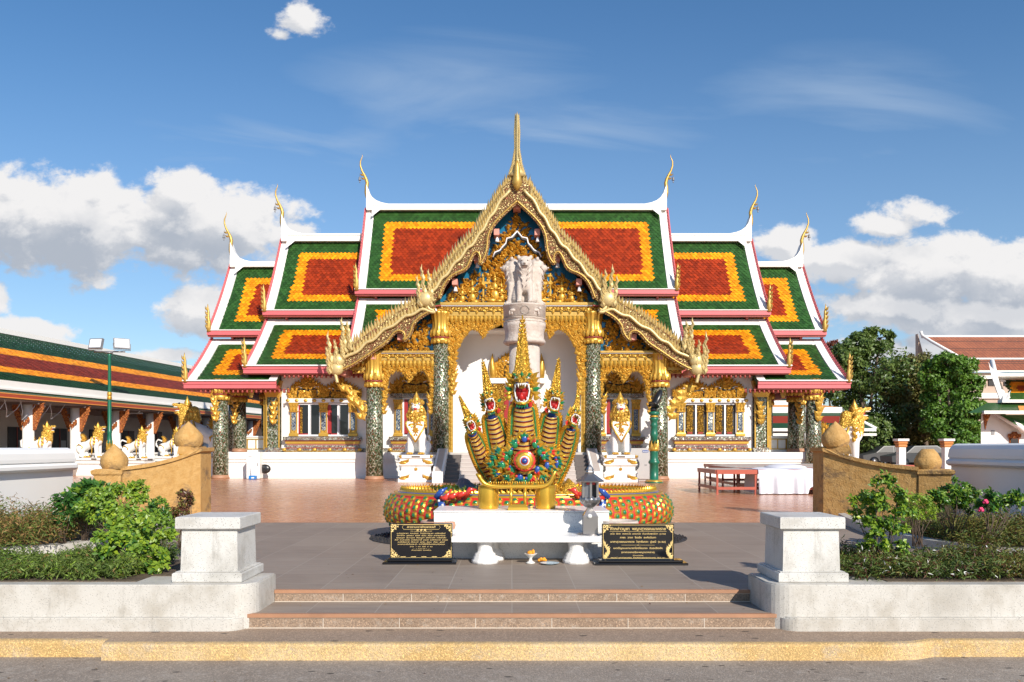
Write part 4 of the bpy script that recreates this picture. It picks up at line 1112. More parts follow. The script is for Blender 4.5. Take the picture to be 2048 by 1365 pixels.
def figure(px, py, h, seed):
    """small gilded relief figure, kneeling or standing"""
    x, z = PT(px, py); m = MB(); y = TD - .12
    caps = [((x, y, z), .11 * h, (x, y, z + .45 * h), .09 * h), ((x, y, z + .45 * h), .10 * h, (x, y, z + .7 * h), .07 * h)]
    m.ell((x, y, z + .25 * h), (.17 * h, .10, .22 * h), 9, 6); m.ell((x, y - .02, z + .55 * h), (.12 * h, .09, .18 * h), 9, 6); m.ell((x, y - .05, z + .80 * h), (.07 * h, .07, .09 * h), 8, 6)
    m.lathe([(.07 * h, 0), (.05 * h, .06 * h), (.01, .22 * h)], x, y - .04, z + .84 * h, 8)
    for q in (-1, 1): m.tube([(x + q * .12 * h, y, z + .66 * h), (x + q * .22 * h, y - .04, z + .50 * h), (x + q * .05 * h, y - .1, z + .46 * h)], [.04 * h, .035 * h, .03 * h], 6)
    m.ell((x + .12 * h * (seed % 2 * 2 - 1), y - .04, z + .06 * h), (.20 * h, .10, .08 * h), 8, 5)
    part(m, 'relief_figure', [GOLD], ty)
for i, (px, py, h) in enumerate(((990, 606, 1.15), (1078, 606, 1.15), (1003, 606, .8), (1065, 606, .8), (925, 608, .75), (945, 608, .95), (905, 608, .55), (1143, 608, .75), (1123, 608, .95), (1163, 608, .55))): figure(px, py, h, i)
# side tympana
for s in (-1, 1):
    fx = (lambda p: p) if s < 0 else (lambda p: (2068 - p[0], p[1]))
    m = MB(); pl = [PT(*fx(p)) for p in ((700, 708), (868, 708), (868, 622), (830, 640))]
    m.prism(pl, TD, TD + .25, 'y', 0); sp = part(m, 'side_gable_panel', [BLUE], T)
    m = MB(); field(m, [PT(*fx(p)) for p in ((728, 706), (860, 706), (860, 640), (834, 652), (790, 680))], TD - .02, .14, .24, .13, (0,), 31 + s); part(m, 'gable_carving', [GOLD], sp)
# ---- beams and gilded lace arches
def beam(pxa, pxb, pyt, pyb, D):
    m = MB(); x0_, x1_ = X(pxa, D), X(pxb, D); zt, zb = Z(pyt, D), Z(pyb, D); h = zt - zb
    m.box(x0_, x1_, D - .25, D + .3, zb, zb + h * .30, 0); m.box(x0_ + .01, x1_ - .01, D - .21, D + .3, zb + h * .30, zb + h * .36, 2); m.box(x0_, x1_, D - .27, D + .3, zb + h * .36, zb + h * .72, 1); m.box(x0_, x1_, D - .32, D + .3, zb + h * .72, zb + h * .80, 3); m.box(x0_, x1_, D - .36, D + .3, zb + h * .80, zt, 0)
    n = int((x1_ - x0_) / .17)
    for i in range(n):
        xx = x0_ + (x1_ - x0_) * (i + .5) / n
        m.leaf((xx, D - .24, zb + .02), PI, .17, .36, .06, 4); m.leaf((xx, D - .28, zb + h * .38), 0 if i % 2 else PI, .12, .16, .04, 4)
    part(m, 'beam', [GOLDD, CARVE, DARK, FRAME, GOLD], T)
beam(866, 1202, 608, 634, TD - .15)
for s in (-1, 1):
    a, b = sorted(((1034 + s * 165), (1034 + s * 346))); beam(a, b, 704, 723, TD - .15)
    a, b = sorted(((1034 + s * 300), (1034 + s * 346))); m = MB(); D = TD - .15
    for q in range(4): m.box(X(a, D) + (q * .12 if s < 0 else 0), X(b, D) - (q * .12 if s > 0 else 0), D - .2 + .03 * q, D + .2, Z(723 + 6 * (q + 1), D), Z(723 + 6 * q, D) , q % 2)
    part(m, 'beam_end', [GOLDD, CARVE], T)
def lace(pts, seed, D=CD - .1, up=0):
    m = MB(); pl = [(X(px, D), Z(py, D)) for px, py in pts]; m.prism(pl, D, D + .08, 'y', 0)
    field(m, pl, D - .0, .105, .22, .07, (1,), seed)
    # leaf tips along the free edge
    for (px, py) in path_sample(pts, 5):
        m.leaf((X(px, D), D, Z(py, D) + .07), PI + ((px * 7) % 1 - .5), .12, .18, .05, 1)
    part(m, 'lace_arch', [CARVE, GOLD], T)
for s in (-1, 1):
    fx = (lambda p: p) if s < 0 else (lambda p: (2068 - p[0], p[1]))
    lace([fx(p) for p in ((898, 634), (1034, 634), (1034, 660), (1022, 650), (1000, 650), (985, 657), (975, 662), (967, 676), (960, 663), (948, 657), (936, 664), (925, 678), (914, 700), (909, 735), (907, 760), (898, 760))], 41 + s)
    m = MB(); D = CD - .1; xa, xb = X(fx((897, 0))[0], D), X(fx((906, 0))[0], D); m.box(xa, xb, D, D + .1, Z(905, D), Z(758, D), 0)
    for q in range(16): m.leaf(((xa + xb) / 2, D, Z(900 - q * 9, D)), 0, .14, .26, .05, 1)
    part(m, 'gilded_jamb', [GOLDD, GOLD], T)
    kantuay(X(fx((905, 0))[0], D), D - .05, Z(792, D), -s, 1.1, big=False)
    lace([fx(p) for p in ((768, 723), (868, 723), (868, 800), (864, 790), (863, 765), (857, 749), (846, 741), (834, 743), (826, 751), (819, 764), (812, 751), (804, 743), (792, 741), (781, 749), (775, 765), (773, 785), (768, 800))], 51 + s)
# ================================================================ ALTAR, NAGA, PILLAR
RGLOSS = M('glossy_red_enamel', (.55, .035, .02), .25, .0, bump=0, coat=.5)
GGEM = M('green_glass_gem', (.010, .19, .065), .12, .1, bump=0, coat=.6, var=.4, vs=20)
BGEM = M('blue_enamel', (.02, .07, .30), .2, 0, bump=0, coat=.5)
NGOLD = Mcarve('naga_gold_scales', (.78, .47, .06), (.36, .17, .02), 22, rough=.26, metal=.65, depth=.012, fac=(0, .05))
TEETH = M('white_enamel', (.72, .71, .67), .3, bump=0, var=.03)
YGOLD = M('yellow_gold_paint', (.72, .42, .05), .27, .7, var=.25, bump=.05)
BLACK = M('polished_black_granite', (.006, .006, .007), .12, 0, bump=0, coat=.6)
LETTER = M('gilt_lettering', (.72, .52, .20), .45, .2, bump=0, var=.1)
STEEL = M('stainless_steel', (.33, .31, .30), .32, .85, bump=.05, var=.1)
MARB = Mterrazzo('white_marble_terrazzo', (.80, .79, .77), (.72, .70, .67), rough=.3)
SIMA = Msand('pale_carved_stone', (.52, .44, .38), (.58, .51, .45), (.40, .33, .28))
TCOT = M('terracotta_urn', (.42, .22, .14), .7, var=.3, vs=4, col2=(.45, .33, .26), bump=.4)
LEAFG = Mleaf('shrub_leaf', (.045, .115, .018), (.14, .22, .03))

# ---- marble block, bench table
bx0, bx1 = X(868, 9.62), X(1218, 9.62)
m = MB(); m.box(bx0, bx1, 9.62, 10.44, 0, .545, bev=.008); m.box(bx0 - .004, bx1 + .004, 9.612, 10.444, .548, .568)
m.box(X(905, 9.6), X(1195, 9.6), 9.56, 9.62, .0, .345)
single(m, 'altar_block', MARB, 'massive white marble altar block in front of the coiled naga', 'altar', (.12, 10, 0))
rt = thing('stone_bench', 'low white stone bench table on two baluster legs before the altar block', 'table', (X(1053, 9.1), 9.3, 0))
m = MB(); m.box(X(903, 9.05), X(1203, 9.05), 9.05, 9.58, .252, .318, bev=.006); part(m, 'table_top', MARB, rt)
for px in (970, 1152):
    for yy, off in ((9.20, 0), (9.46, 12)):
        x = X(px + off, 9.2); m = MB()
        m.lathe([(.105, .252), (.10, .235), (.088, .215), (.086, .15), (.095, .125), (.118, .11), (.12, .09), (.135, .075), (.135, .055), (.152, .04), (.155, 0)], x, yy, 0, 40, 0, flute=.022, nf=12)
        part(m, 'leg', MARB, rt)
# ---- gold pots
for i, (px, lab) in enumerate(((977, 'left gold cylindrical incense pot on the marble block'), (1091, 'right gold cylindrical incense pot on the marble block'))):
    m = MB(); x = X(px, 9.95)
    m.lathe([(.118, 0), (.124, .012), (.130, .05), (.131, .15), (.130, .25), (.125, .285), (.128, .292), (.118, .292), (.112, .24), (.001, .235)], x, 9.95, .568, 36, 0)
    m.lathe([(.109, .24), (.001, .262)], x, 9.95, .568, 24, 1)
    for k in range(4): a = k * 1.7; m.tube([(x + .05 * math.cos(a), 9.95 + .05 * math.sin(a), .80), (x + .06 * math.cos(a), 9.95 + .05 * math.sin(a), .90 + .02 * k)], .003, 4, 2)
    single(m, 'incense_pot', [YGOLD, SOIL, GGEM], lab, 'incense pot', (x, 9.95, .568), 'gold incense pots on the altar block')
# ---- candle rack
rt = thing('candle_rack', 'yellow gold candle rack with upturned naga ends between the gold pots', 'candle rack', (X(1036, 9.8), 9.8, .568))
D = 9.8; m = MB()
pts = [(952, 948), (958, 952), (963, 962), (972, 970), (990, 974), (1035, 973.5), (1075, 974), (1093, 971), (1102, 963), (1107, 950), (1112, 942)]
m.tube([(X(a, D), D, Z(b, D)) for a, b in smooth_path(pts, 2)], lambda t: .028 * min(1, .25 + 6 * min(t, 1 - t)), 10)
for k in range(24): m.lathe([(.008, 0), (.011, .02), (.006, .03)], X(978 + k * 4.7, D), D, Z(971.5, D) + .02, 6)
part(m, 'rail', YGOLD, rt)
for px in (1022, 1050):
    m = MB(); m.tube([(X(px, D), D, .60), (X(px, D), D, Z(976, D))], .020, 8); part(m, 'leg', YGOLD, rt)
m = MB(); m.frustum(X(1036, D), D, [(.125, .09, .568), (.12, .085, .60), (.10, .06, .635)]); part(m, 'foot', YGOLD, rt)
# ---- stainless lantern
rt = thing('candle_lantern', 'stainless steel candle lantern with lotus bowl standing on the stone bench', 'lantern', (X(1180, 9.3), 9.3, .318))
x = X(1180, 9.3); D = 9.3; L = lambda py: Z(py, D)
m = MB(); m.lathe([(.15, 0), (.155, .008), (.14, .014)], x, D, .318, 24); m.frustum(x, D, [(.085, .085, .33), (.085, .085, L(1032)), (.035, .035, L(1018)), (.035, .035, L(1012))]); part(m, 'base', STEEL, rt)
m = MB(); m.lathe([(.03, 0), (.05, .01), (.10, .05), (.118, .09), (.116, .12), (.10, .125)], x, D, L(1016), 32, 0, flute=.05, nf=8)
for k in range(8):
    a = k * PI / 4 + .2; m.xf = Matrix.Translation((x + .108 * math.cos(a), D + .108 * math.sin(a), L(1016) + .06)) @ Matrix.Rotation(a + PI / 2, 4, 'Z'); m.leaf((0, 0, 0), 0, .085, .09, .02, 0, bend=0); m.xf = None
part(m, 'lotus_bowl', STEEL, rt)
m = MB()
for k in range(6):
    a = k * PI / 3 + PI / 6; px_, py_ = x + .095 * math.cos(a), D + .095 * math.sin(a); m.box(px_ - .013, px_ + .013, py_ - .013, py_ + .013, L(1000), L(964))
    if k not in (4,):
        a2 = a + PI / 3; m.add([(px_, py_, L(998)), (x + .095 * math.cos(a2), D + .095 * math.sin(a2), L(998)), (x + .095 * math.cos(a2), D + .095 * math.sin(a2), L(966)), (px_, py_, L(966))], [(0, 1, 2, 3)], 1)
m.box(x - .05, x + .05, D - .10, D - .09, L(969), L(963), 2)
part(m, 'cage', [STEEL, GREY, RED], rt)
m = MB(); m.lathe([(.095, -.005), (.165, -.012), (.168, .0), (.115, .035), (.06, .075), (.045, .085), (.05, .10), (.042, .12), (.045, .13), (.03, .16), (.008, .19), (.001, .215)], x, D, L(962), 6, smooth=False); part(m, 'roof', STEEL, rt)
m = MB(); m.lathe([(.026, 0), (.026, .01)], 0, 0, 0, 16); mm = MB(); mm.xf = Matrix.Translation((x - .012, D - .087, L(1040) + .05)) @ Matrix.Rotation(R(90), 4, 'X'); mm.lathe([(.026, 0), (.026, .01)], 0, 0, 0, 16); part(mm, 'round_emblem', TEETH, rt)
# ---- stone incense bowls behind the signs
for px, mt, lab, D, w_ in ((880, TCOT, 'round terracotta incense bowl on a stone stem behind the left sign', 9.75, .235), (1239, SIMA, 'round grey stone incense bowl on a stem behind the right sign', 9.7, .225)):
    x = X(px, D); zt = Z(1041, D)
    m = MB(); m.lathe([(.10, .0), (.12, .02), (.07, .08), (.06, .18), (.10, .24), (.16, zt - .17), (w_ * .95, zt - .12), (w_ * 1.03, zt - .05), (w_, zt - .005), (w_ * .9, zt), (w_ * .86, zt - .03), (.001, zt - .035)], x, D, 0, 36)
    single(m, 'incense_bowl', [mt], lab, 'stone bowl', (x, D, 0))
# ---- offerings on the ground
D = 9.15; x = X(1061, D)
m = MB(); m.lathe([(.05, 0), (.055, .01), (.02, .03), (.018, .06), (.04, .08), (.075, .11), (.078, .115), (.06, .11), (.001, .10)], x, D, 0.002, 24, 0); single(m, 'pedestal_bowl', TEETH, 'little white footed bowl standing under the stone bench', 'bowl', (x, D, 0))
m = MB(); m.ell((x + .0, D + .0, .125), (.04, .03, .025), 8, 5, 0); m.ell((x + .03, D - .01, .135), (.02, .02, .03), 8, 5, 0); single(m, 'marigold_garland', M('marigold', (.75, .30, .02), .8), 'orange marigold garland lying in the little white bowl', 'garland', (x, D, .12))
x = X(1099, 9.08); m = MB(); m.lathe([(.06, 0), (.105, .014), (.112, .018), (.10, .014), (.001, .008)], x, 9.08, .003, 28); single(m, 'plate', M('pale_blue_china', (.50, .62, .70), .25, bump=0), 'pale blue china plate lying on the paving by the bench', 'plate', (x, 9.08, 0))
x = X(1085, 9.2); m = MB()
for k in range(7): m.ell((x + .012 * k - .04, 9.2 + .01 * (k % 2), .03 + .008 * (k % 3)), (.02, .02, .018), 7, 5)
single(m, 'marigold_garland', bpy.data.materials['marigold'], 'orange marigold garland lying beside the blue plate', 'garland', (x, 9.2, 0))

# ---- lettering
def text_part(s, x, z, D, width, height, parent, mat=LETTER, shear=0.0, name='lettering', thick=.0015):
    cu = bpy.data.curves.new('t', 'FONT'); cu.body = s; cu.size = 1; cu.align_x = 'CENTER'; cu.extrude = 0; cu.shear = shear; cu.offset = .012
    cu.resolution_u = 2
    o = bpy.data.objects.new('t', cu); COL.objects.link(o); dg = bpy.context.evaluated_depsgraph_get(); dg.update()
    me = bpy.data.meshes.new_from_object(o.evaluated_get(dg)); bpy.data.objects.remove(o)
    co = np.zeros(len(me.vertices) * 3); me.vertices.foreach_get('co', co); co = co.reshape(-1, 3)
    if len(co) == 0: return
    w = co[:, 0].max() - co[:, 0].min(); cxm = (co[:, 0].max() + co[:, 0].min()) / 2
    sx = width / w; sz = height
    b = BASE[parent]
    nc = np.stack([(co[:, 0] - cxm) * sx + x - b.x, np.full(len(co), D) - b.y, co[:, 1] * sz + z - b.z], 1)
    me.vertices.foreach_set('co', nc.ravel()); me.materials.clear(); me.materials.append(mat); me.update(); me.name = name
    p = bpy.data.objects.new(name, me); COL.objects.link(p); p.parent = parent; BASE[p] = b
    return p
def sign(px0, px1, pyt, pyb, D, base0, base1, title, lines, label, kind):
    x0, x1 = X(px0, D), X(px1, D); zt, zb = Z(pyt, D), .055; xc = (x0 + x1) / 2; k = D / F
    rt = thing('inscribed_sign', label, 'sign', (xc, D + .05, 0))
    m = MB(); m.box(x0, x1, D, D + .045, zb - .01, zt, bev=.004); pl = part(m, 'plaque', BLACK, rt)
    m = MB(); m.box(base0, base1, D - .10, D + .14, 0, .028, bev=.006); m.box(base0 + .05, base1 - .05, D - .06, D + .10, .028, .056, bev=.006); part(m, 'plinth', BLACK, rt)
    m = MB(); e = .012; t = .0045; y0, y1 = D - .003, D + .001
    m.box(x0 + e, x1 - e, y0, y1, zt - e - t, zt - e); m.box(x0 + e, x1 - e, y0, y1, zb + e, zb + e + t * .6); m.box(x0 + e, x0 + e + t, y0, y1, zb + e + t, zt - e - t); m.box(x1 - e - t, x1 - e, y0, y1, zb + e + t, zt - e - t)
    rd = random.Random(9)
    for sx in (-1, 1):
        ex = x0 if sx < 0 else x1
        for (cz, dz) in ((zt - .03, -1), (zb + .03, 1)):
            if kind == 'right' and dz > 0:
                for q in range(9):
                    t_ = q / 8; m.leaf((ex - sx * (.05 + .022 * math.sin(t_ * 5)), D - .001, zb + .015 + t_ * .16), -sx * (.7 * math.cos(t_ * 5)), .045 * (1 - t_ * .6), .055, .003, 0)
                continue
            for q in range(7):
                for r_ in range(7 - q):
                    if rd.random() < .85: m.leaf((ex - sx * (.022 + q * .012), D - .001, cz + dz * (r_ * .013 - .005)), rd.uniform(-2, 2), .014, .020, .003, 0)
    if kind == 'left':
        zb_ = zt - .045; hw_ = (x1 - x0) * .305; hh = .026
        o = [(-hw_, 0), (-hw_ + .018, hh), (hw_ - .018, hh), (hw_, 0), (hw_ - .018, -hh), (-hw_ + .018, -hh), (-hw_, 0)]
        m.tube([(xc + a, D - .001, zb_ + c) for a, c in o], .0022, 4, 0, False)
        m.leaf((xc - .03, D - .001, zb_ - hh - .004), PI / 2 + .2, .02, .03, .003, 0); m.leaf((xc + .03, D - .001, zb_ - hh - .004), -PI / 2 - .2, .02, .03, .003, 0); m.leaf((xc, D - .001, zb_ - hh + .002), PI, .03, .022, .003, 0)
        for q in range(9): m.leaf((x0 + .12 + q * (x1 - x0 - .24) / 8, D - .001, zb + .022), (PI / 2 if q % 2 else -PI / 2), .008, .06, .002, 0)
    else:
        m.box(x0 + .085, x1 - .085, y0, y1, zt - .088, zt - .0855); m.box(xc - .19, xc + .19, y0, y1, zt - .2445, zt - .2425); m.ell((xc, D, zt - .2435), (.01, .002, .004), 6, 4)
    part(m, 'gilt_ornament', LETTER, pl)
    for (s_, dz, wd, ht, sh) in [title] + lines: text_part(s_, xc, zt - dz, D - .0015, wd, ht, pl, shear=sh)
W_ = (X(905, 9.15) - X(780, 9.15))
sign(780, 905, 1047, 1120, 9.15, X(766, 9.1), X(913, 9.1), ('คาถามหาจักรพรรดิ', .054, .33, .032, .25),
     [('*** ( ตั้งนะโม ๓ จบ ) ***', .098, .25, .016, .2),
      ('นะโมพุทธายะ  พระพุทธะ  ไตรรัตนะญาณ  มณีนพรัตน์', .122, .56, .0185, .2), ('สีสะหัสสะ  สุธรรมา  พุทโธ  ธัมโม  สังโฆ  ยะธาพุทโมนะ', .147, .56, .0185, .2),
      ('พุทธะบูชา  ธัมมะบูชา  สังฆะบูชา  อัคคีทานัง  วะรังคันธัง', .172, .57, .0185, .2), ('สีวลี  จะมหาเถรัง  อะหังวันทามิ  ทูระโต  อะหังวันทามิ  ธาตุโย', .197, .61, .0185, .2),
      ('อะหังวันทามิ  สัพพะโส  พุทธะ  ธัมมะ  สังฆะ  ปูเชมิ', .222, .54, .0185, .2), ('เสกคาถานี้เป็นประจำ  จะทำให้มีสิริมงคลแก่ตนเอง', .247, .54, .0185, .2),
      ('สวด  ๕  จบ  หรือ  ๙  จบ', .273, .26, .017, .2), ('--- ( คาถานี้ ) ---', .296, .2, .010, .2), ('สร้างถวายโดย  คณะศรัทธา', .315, .23, .014, .2)],
     'small black granite sign with curly gold corners, left of the bench', 'left')
sign(1204, 1348, 1048, 1124, 9.08, X(1189, 9.0), X(1376, 9.0), ('คำกล่าวบูชา  พญาสุวรรณนาคราช', .072, .63, .044, 0),
     [('นะโม  ตัสสะ  ภะคะวะโต  อะระหะโต  สัมมาสัมพุทธัสสะ  (๓ จบ)', .122, .63, .024, 0), ('กายะ  วาจา  จิตตัง  อะหังวันทา', .166, .41, .028, 0),
      ('นาคาสุวรรณนาคราช  วิสุทธิเทวา  ปูเชมิ  (๓ จบ)', .215, .63, .030, 0), ('เมตตัญจะมหานาคาโลปิโยนาคะ  ขันธปริตตัง', .287, .56, .027, 0),
      ('(คาถาของอริยะพญานาคราช)', .333, .38, .025, 0), ('สร้างถวายโดย', .366, .12, .014, 0), ('คุณแม่ และครอบครัว  ร้านค้าในเมืองสกลนคร  พ.ศ. ๒๕', .392, .62, .017, 0)],
     'wide black granite sign with gold nagas in its lower corners, right of the bench', 'right')

# ---- carved pillar with four lions (behind the naga)
PD = 25.0; px_ = X(1049, PD); k = PD / F
rt = thing('lion_pillar', 'tall pale stone pillar topped by four back to back lions in front of the temple stairs', 'pillar', (px_, PD, 0))
m = MB(); m.lathe([(.72, 0), (.72, .25), (.60, .35), (.55, .5), (.51, 1.2), (.475, Z(688, PD))], px_, PD, 0, 40); part(m, 'shaft', SIMA, rt)
m = MB(); zc = Z(688, PD)
m.lathe([(.60, -.03), (.655, .02), (.655, .06), (.60, .16), (.60, .35), (.65, .50), (.655, .62)], px_, PD, zc, 72, 0, flute=.018, nf=30)
m.lathe([(.655, .62), (.67, .65), (.60, .68), (.63, .72), (.69, .76), (.60, .78)], px_, PD, zc, 48, 0)
m.lathe([(.62, .78), (.66, .79), (.665, 1.12), (.69, 1.14), (.68, 1.18), (.5, 1.19)], px_, PD, zc, 48, 0)
for q in (-1, 1):                                                # wheel and walking animals on the drum
    m.tube([(px_ + q * .0 + .13 * math.cos(a), PD - .66, zc + .95 + .13 * math.sin(a)) for a in [i * PI / 6 for i in range(13)]], .018, 6)
    for (a, b, r1, r2) in ((.0, .0, .13, .05), (.12, .05, .05, .05), (-.12, -.08, .03, .07), (.08, -.09, .03, .07), (-.05, -.09, .03, .06)):
        ang = q * .55; m.ell((px_ + .66 * math.sin(ang) + a, PD - .66 * math.cos(ang), zc + .96 + b), (r1, .04, r2), 8, 5)
part(m, 'capital', SIMA, rt)
caps = []; zb = zc + 1.19; H = Z(517, PD) - zb
def rotc(v, q): c, s_ = math.cos(q), math.sin(q); return (px_ + v[0] * c - v[1] * s_, PD + v[0] * s_ + v[1] * c, zb + v[2])
for q in range(4):
    a = q * PI / 2
    for (p0, r0, p1, r1) in [((-.17, -.46, .10), .085, (-.16, -.42, .62), .10), ((.17, -.46, .10), .085, (.16, -.42, .62), .10),
                             ((-.17, -.54, .04), .08, (-.17, -.44, .05), .08), ((.17, -.54, .04), .08, (.17, -.44, .05), .08),
                             ((0, -.33, .55), .24, (0, -.32, 1.05), .27), ((0, -.36, 1.05), .27, (0, -.36, 1.25), .235),
                             ((0, -.47, 1.22), .17, (0, -.60, 1.17), .125), ((-.10, -.54, 1.32), .055, (.10, -.54, 1.32), .055),
                             ((-.19, -.40, 1.42), .06, (-.19, -.40, 1.44), .06), ((.19, -.40, 1.42), .06, (.19, -.40, 1.44), .06),
                             ((-.24, -.22, .18), .18, (-.2, -.2, .5), .16), ((.24, -.22, .18), .18, (.2, -.2, .5), .16), ((0, 0, .2), .3, (0, 0, 1.1), .22)]:
        caps.append((rotc(p0, a), r0, rotc(p1, a), r1))
lions = blob('lions', caps, .022, SIMA, rt, smooth_it=3)
m = MB()
for q in range(4):
    a = q * PI / 2
    m.tube([rotc((-.085, -.685, 1.10), a), rotc((0, -.73, 1.125), a), rotc((.085, -.685, 1.10), a)], .014, 5, 1)
    for e in (-1, 1):
        c = rotc((e * .085, -.615, 1.285), a); m.ell(c, (.028, .028, .022), 8, 5, 1)
        for i in range(4):
            b_ = rotc((e * (.20 - .02 * i), -.52 + .03 * i, 1.20 - i * .17), a); b2 = rotc((e * (.10 - .02 * i), -.63 + .01 * i, 1.02 - i * .17), a); m.tube([b_, b2], [.045, .012], 6, 0)
    m.ell(rotc((0, -.735, 1.19), a), (.04, .035, .03), 8, 5, 0)
    for e in (-1, 1):
        for t in (-1, 0, 1): m.ell(rotc((e * .17 + t * .045, -.62, .035), a), (.028, .03, .035), 6, 4)
part(m, 'lion_features', [SIMA, M('painted_cut_shade', (.16, .12, .10), .9)], lions)  # mouth lines and eyes coloured dark for the shade in carved cuts

# ---- five-headed naga
NB = (X(1047, 11.6), 11.7)
N_ = thing('naga_statue', 'golden five-headed naga with red mouths rising from a thick coiled scaly body', 'statue', (NB[0], NB[1], 0))
cx, cy, rx, ry, cr, czz = X(1057, 11.6), 11.78, 1.84, 1.02, .275, .415
def coil_pt(a, rx=rx, ry=ry, z=czz):
    return Vector((cx + rx * math.cos(a), cy + ry * math.sin(a), z))
def coil_frame(a, rx=rx, ry=ry):
    t = Vector((-rx * math.sin(a), ry * math.cos(a), 0)).normalized(); return t, Vector((t.y, -t.x, 0))
m = MB(); n = 96
m.tube([coil_pt(2 * PI * i / n) for i in range(n)], cr, 22, 0, True, closed=True)
coil = part(m, 'upper_coil', RGLOSS, N_)
def scales(m, rx, ry, z, r, step, rows, a0, a1, seed=1):
    a = a0; col = 0
    while a < a1:
        t, o = coil_frame(a, rx, ry); c = coil_pt(a, rx, ry, z)
        for j in range(rows):
            th = -1.15 + (2.05) * (j + .5 * (col % 2)) / (rows - .5)
            nrm = o * math.cos(th) + Vector((0, 0, 1)) * math.sin(th); up = t.cross(nrm).normalized() * (1)
            p = c + nrm * (r * .985); s_ = step * (.52 if t.x * (o.x) <= 2 else .5)
            ring = []
            for k in range(8):
                b = 2 * PI * k / 8; rr = s_ * (1.0 if k % 2 else .88)
                ring.append(p + t * (rr * math.cos(b)) + up * (rr * math.sin(b)))
            ring2 = [p + nrm * .018 + (q - p) * .55 for q in ring]
            m.add([tuple(q) for q in ring] + [tuple(q) for q in ring2], [(k, (k + 1) % 8, (k + 1) % 8 + 8, k + 8) for k in range(8)], 0, False)
            gem = [p + nrm * .020 + t * (s_ * .50 * math.cos(2 * PI * k / 7)) + up * (s_ * .50 * math.sin(2 * PI * k / 7)) for k in range(7)]
            m.add([tuple(q) for q in gem] + [tuple(p + nrm * .040)], [(k, (k + 1) % 7, 7) for k in range(7)], 1, True)
        L_ = math.hypot(rx * math.sin(a), ry * math.cos(a)); a += step * .92 / L_; col += 1
m = MB(); scales(m, rx, ry, czz, cr, .108, 6, 0, 2 * PI); part(m, 'scales', [YGOLD, GGEM], coil)
m = MB()
for th, r_, mt in ((1.12, .030, 0), (1.30, .018, 1), (1.44, .035, 0), (1.62, .03, 0), (-1.0, .022, 0), (1.0, .012, 2)):
    m.tube([tuple(coil_pt(2 * PI * i / n) + coil_frame(2 * PI * i / n)[1] * (cr * 1.0 * math.cos(th)) + Vector((0, 0, cr * 1.0 * math.sin(th)))) for i in range(n)], r_, 6, mt, True, closed=True)
part(m, 'dorsal_bands', [YGOLD, BGEM, RGLOSS], coil)
m = MB()
for i in range(150):
    a = 2 * PI * i / 150; t, o = coil_frame(a); p = coil_pt(a) + Vector((0, 0, cr * .97)) + o * .03
    m.xf = Matrix.Translation(p) @ Matrix.Rotation(math.atan2(t.y, t.x), 4, 'Z'); m.leaf((0, 0, 0), .5, .07, .10, .02, 0)
m.xf = None; part(m, 'dorsal_fins', [YGOLD], coil)
m = MB(); m.tube([coil_pt(2 * PI * i / n, 1.80, 1.02, .13) for i in range(n)], .155, 14, 0, True, closed=True); lc = part(m, 'lower_coil', RGLOSS, N_)
m = MB(); scales(m, 1.80, 1.02, .13, .155, .085, 4, 0, 2 * PI); part(m, 'scales', [YGOLD, GGEM], lc)
# red and blue flame ornaments clasping the coil
for (px, s_) in ((880, 1), (1208, -1)):
    m = MB(); D = 10.62; x = X(px, D)
    for q, (dx, h, w, mt) in enumerate(((0, .10, .16, 0), (.10, .06, .18, 0), (.22, .05, .14, 0), (-.06, .12, .10, 1), (.33, .09, .10, 0))):
        m.tube([(x + s_ * dx, D - .02, .66), (x + s_ * (dx + .08), D - .05, .655 + .03 * q), (x + s_ * (dx + .16), D - .03, .68 + h)], [.035, .04, .008], 7, mt, True, .6)
    a_ = [i for i in range(9)]
    m.tube([(x + s_ * .01 * i, D + .05 - .08 * math.sin(i / 8 * PI), .68 - i * .055) for i in a_], .05, 7, 1, True, .4)
    for i in a_: m.ell((x + s_ * .01 * i + .02 * (-1) ** i, D - .03 - .08 * math.sin(i / 8 * PI), .68 - i * .055), (.018, .012, .018), 6, 4, 2)
    part(m, 'flame_clasp', [RGLOSS, BGEM, TEETH], coil)
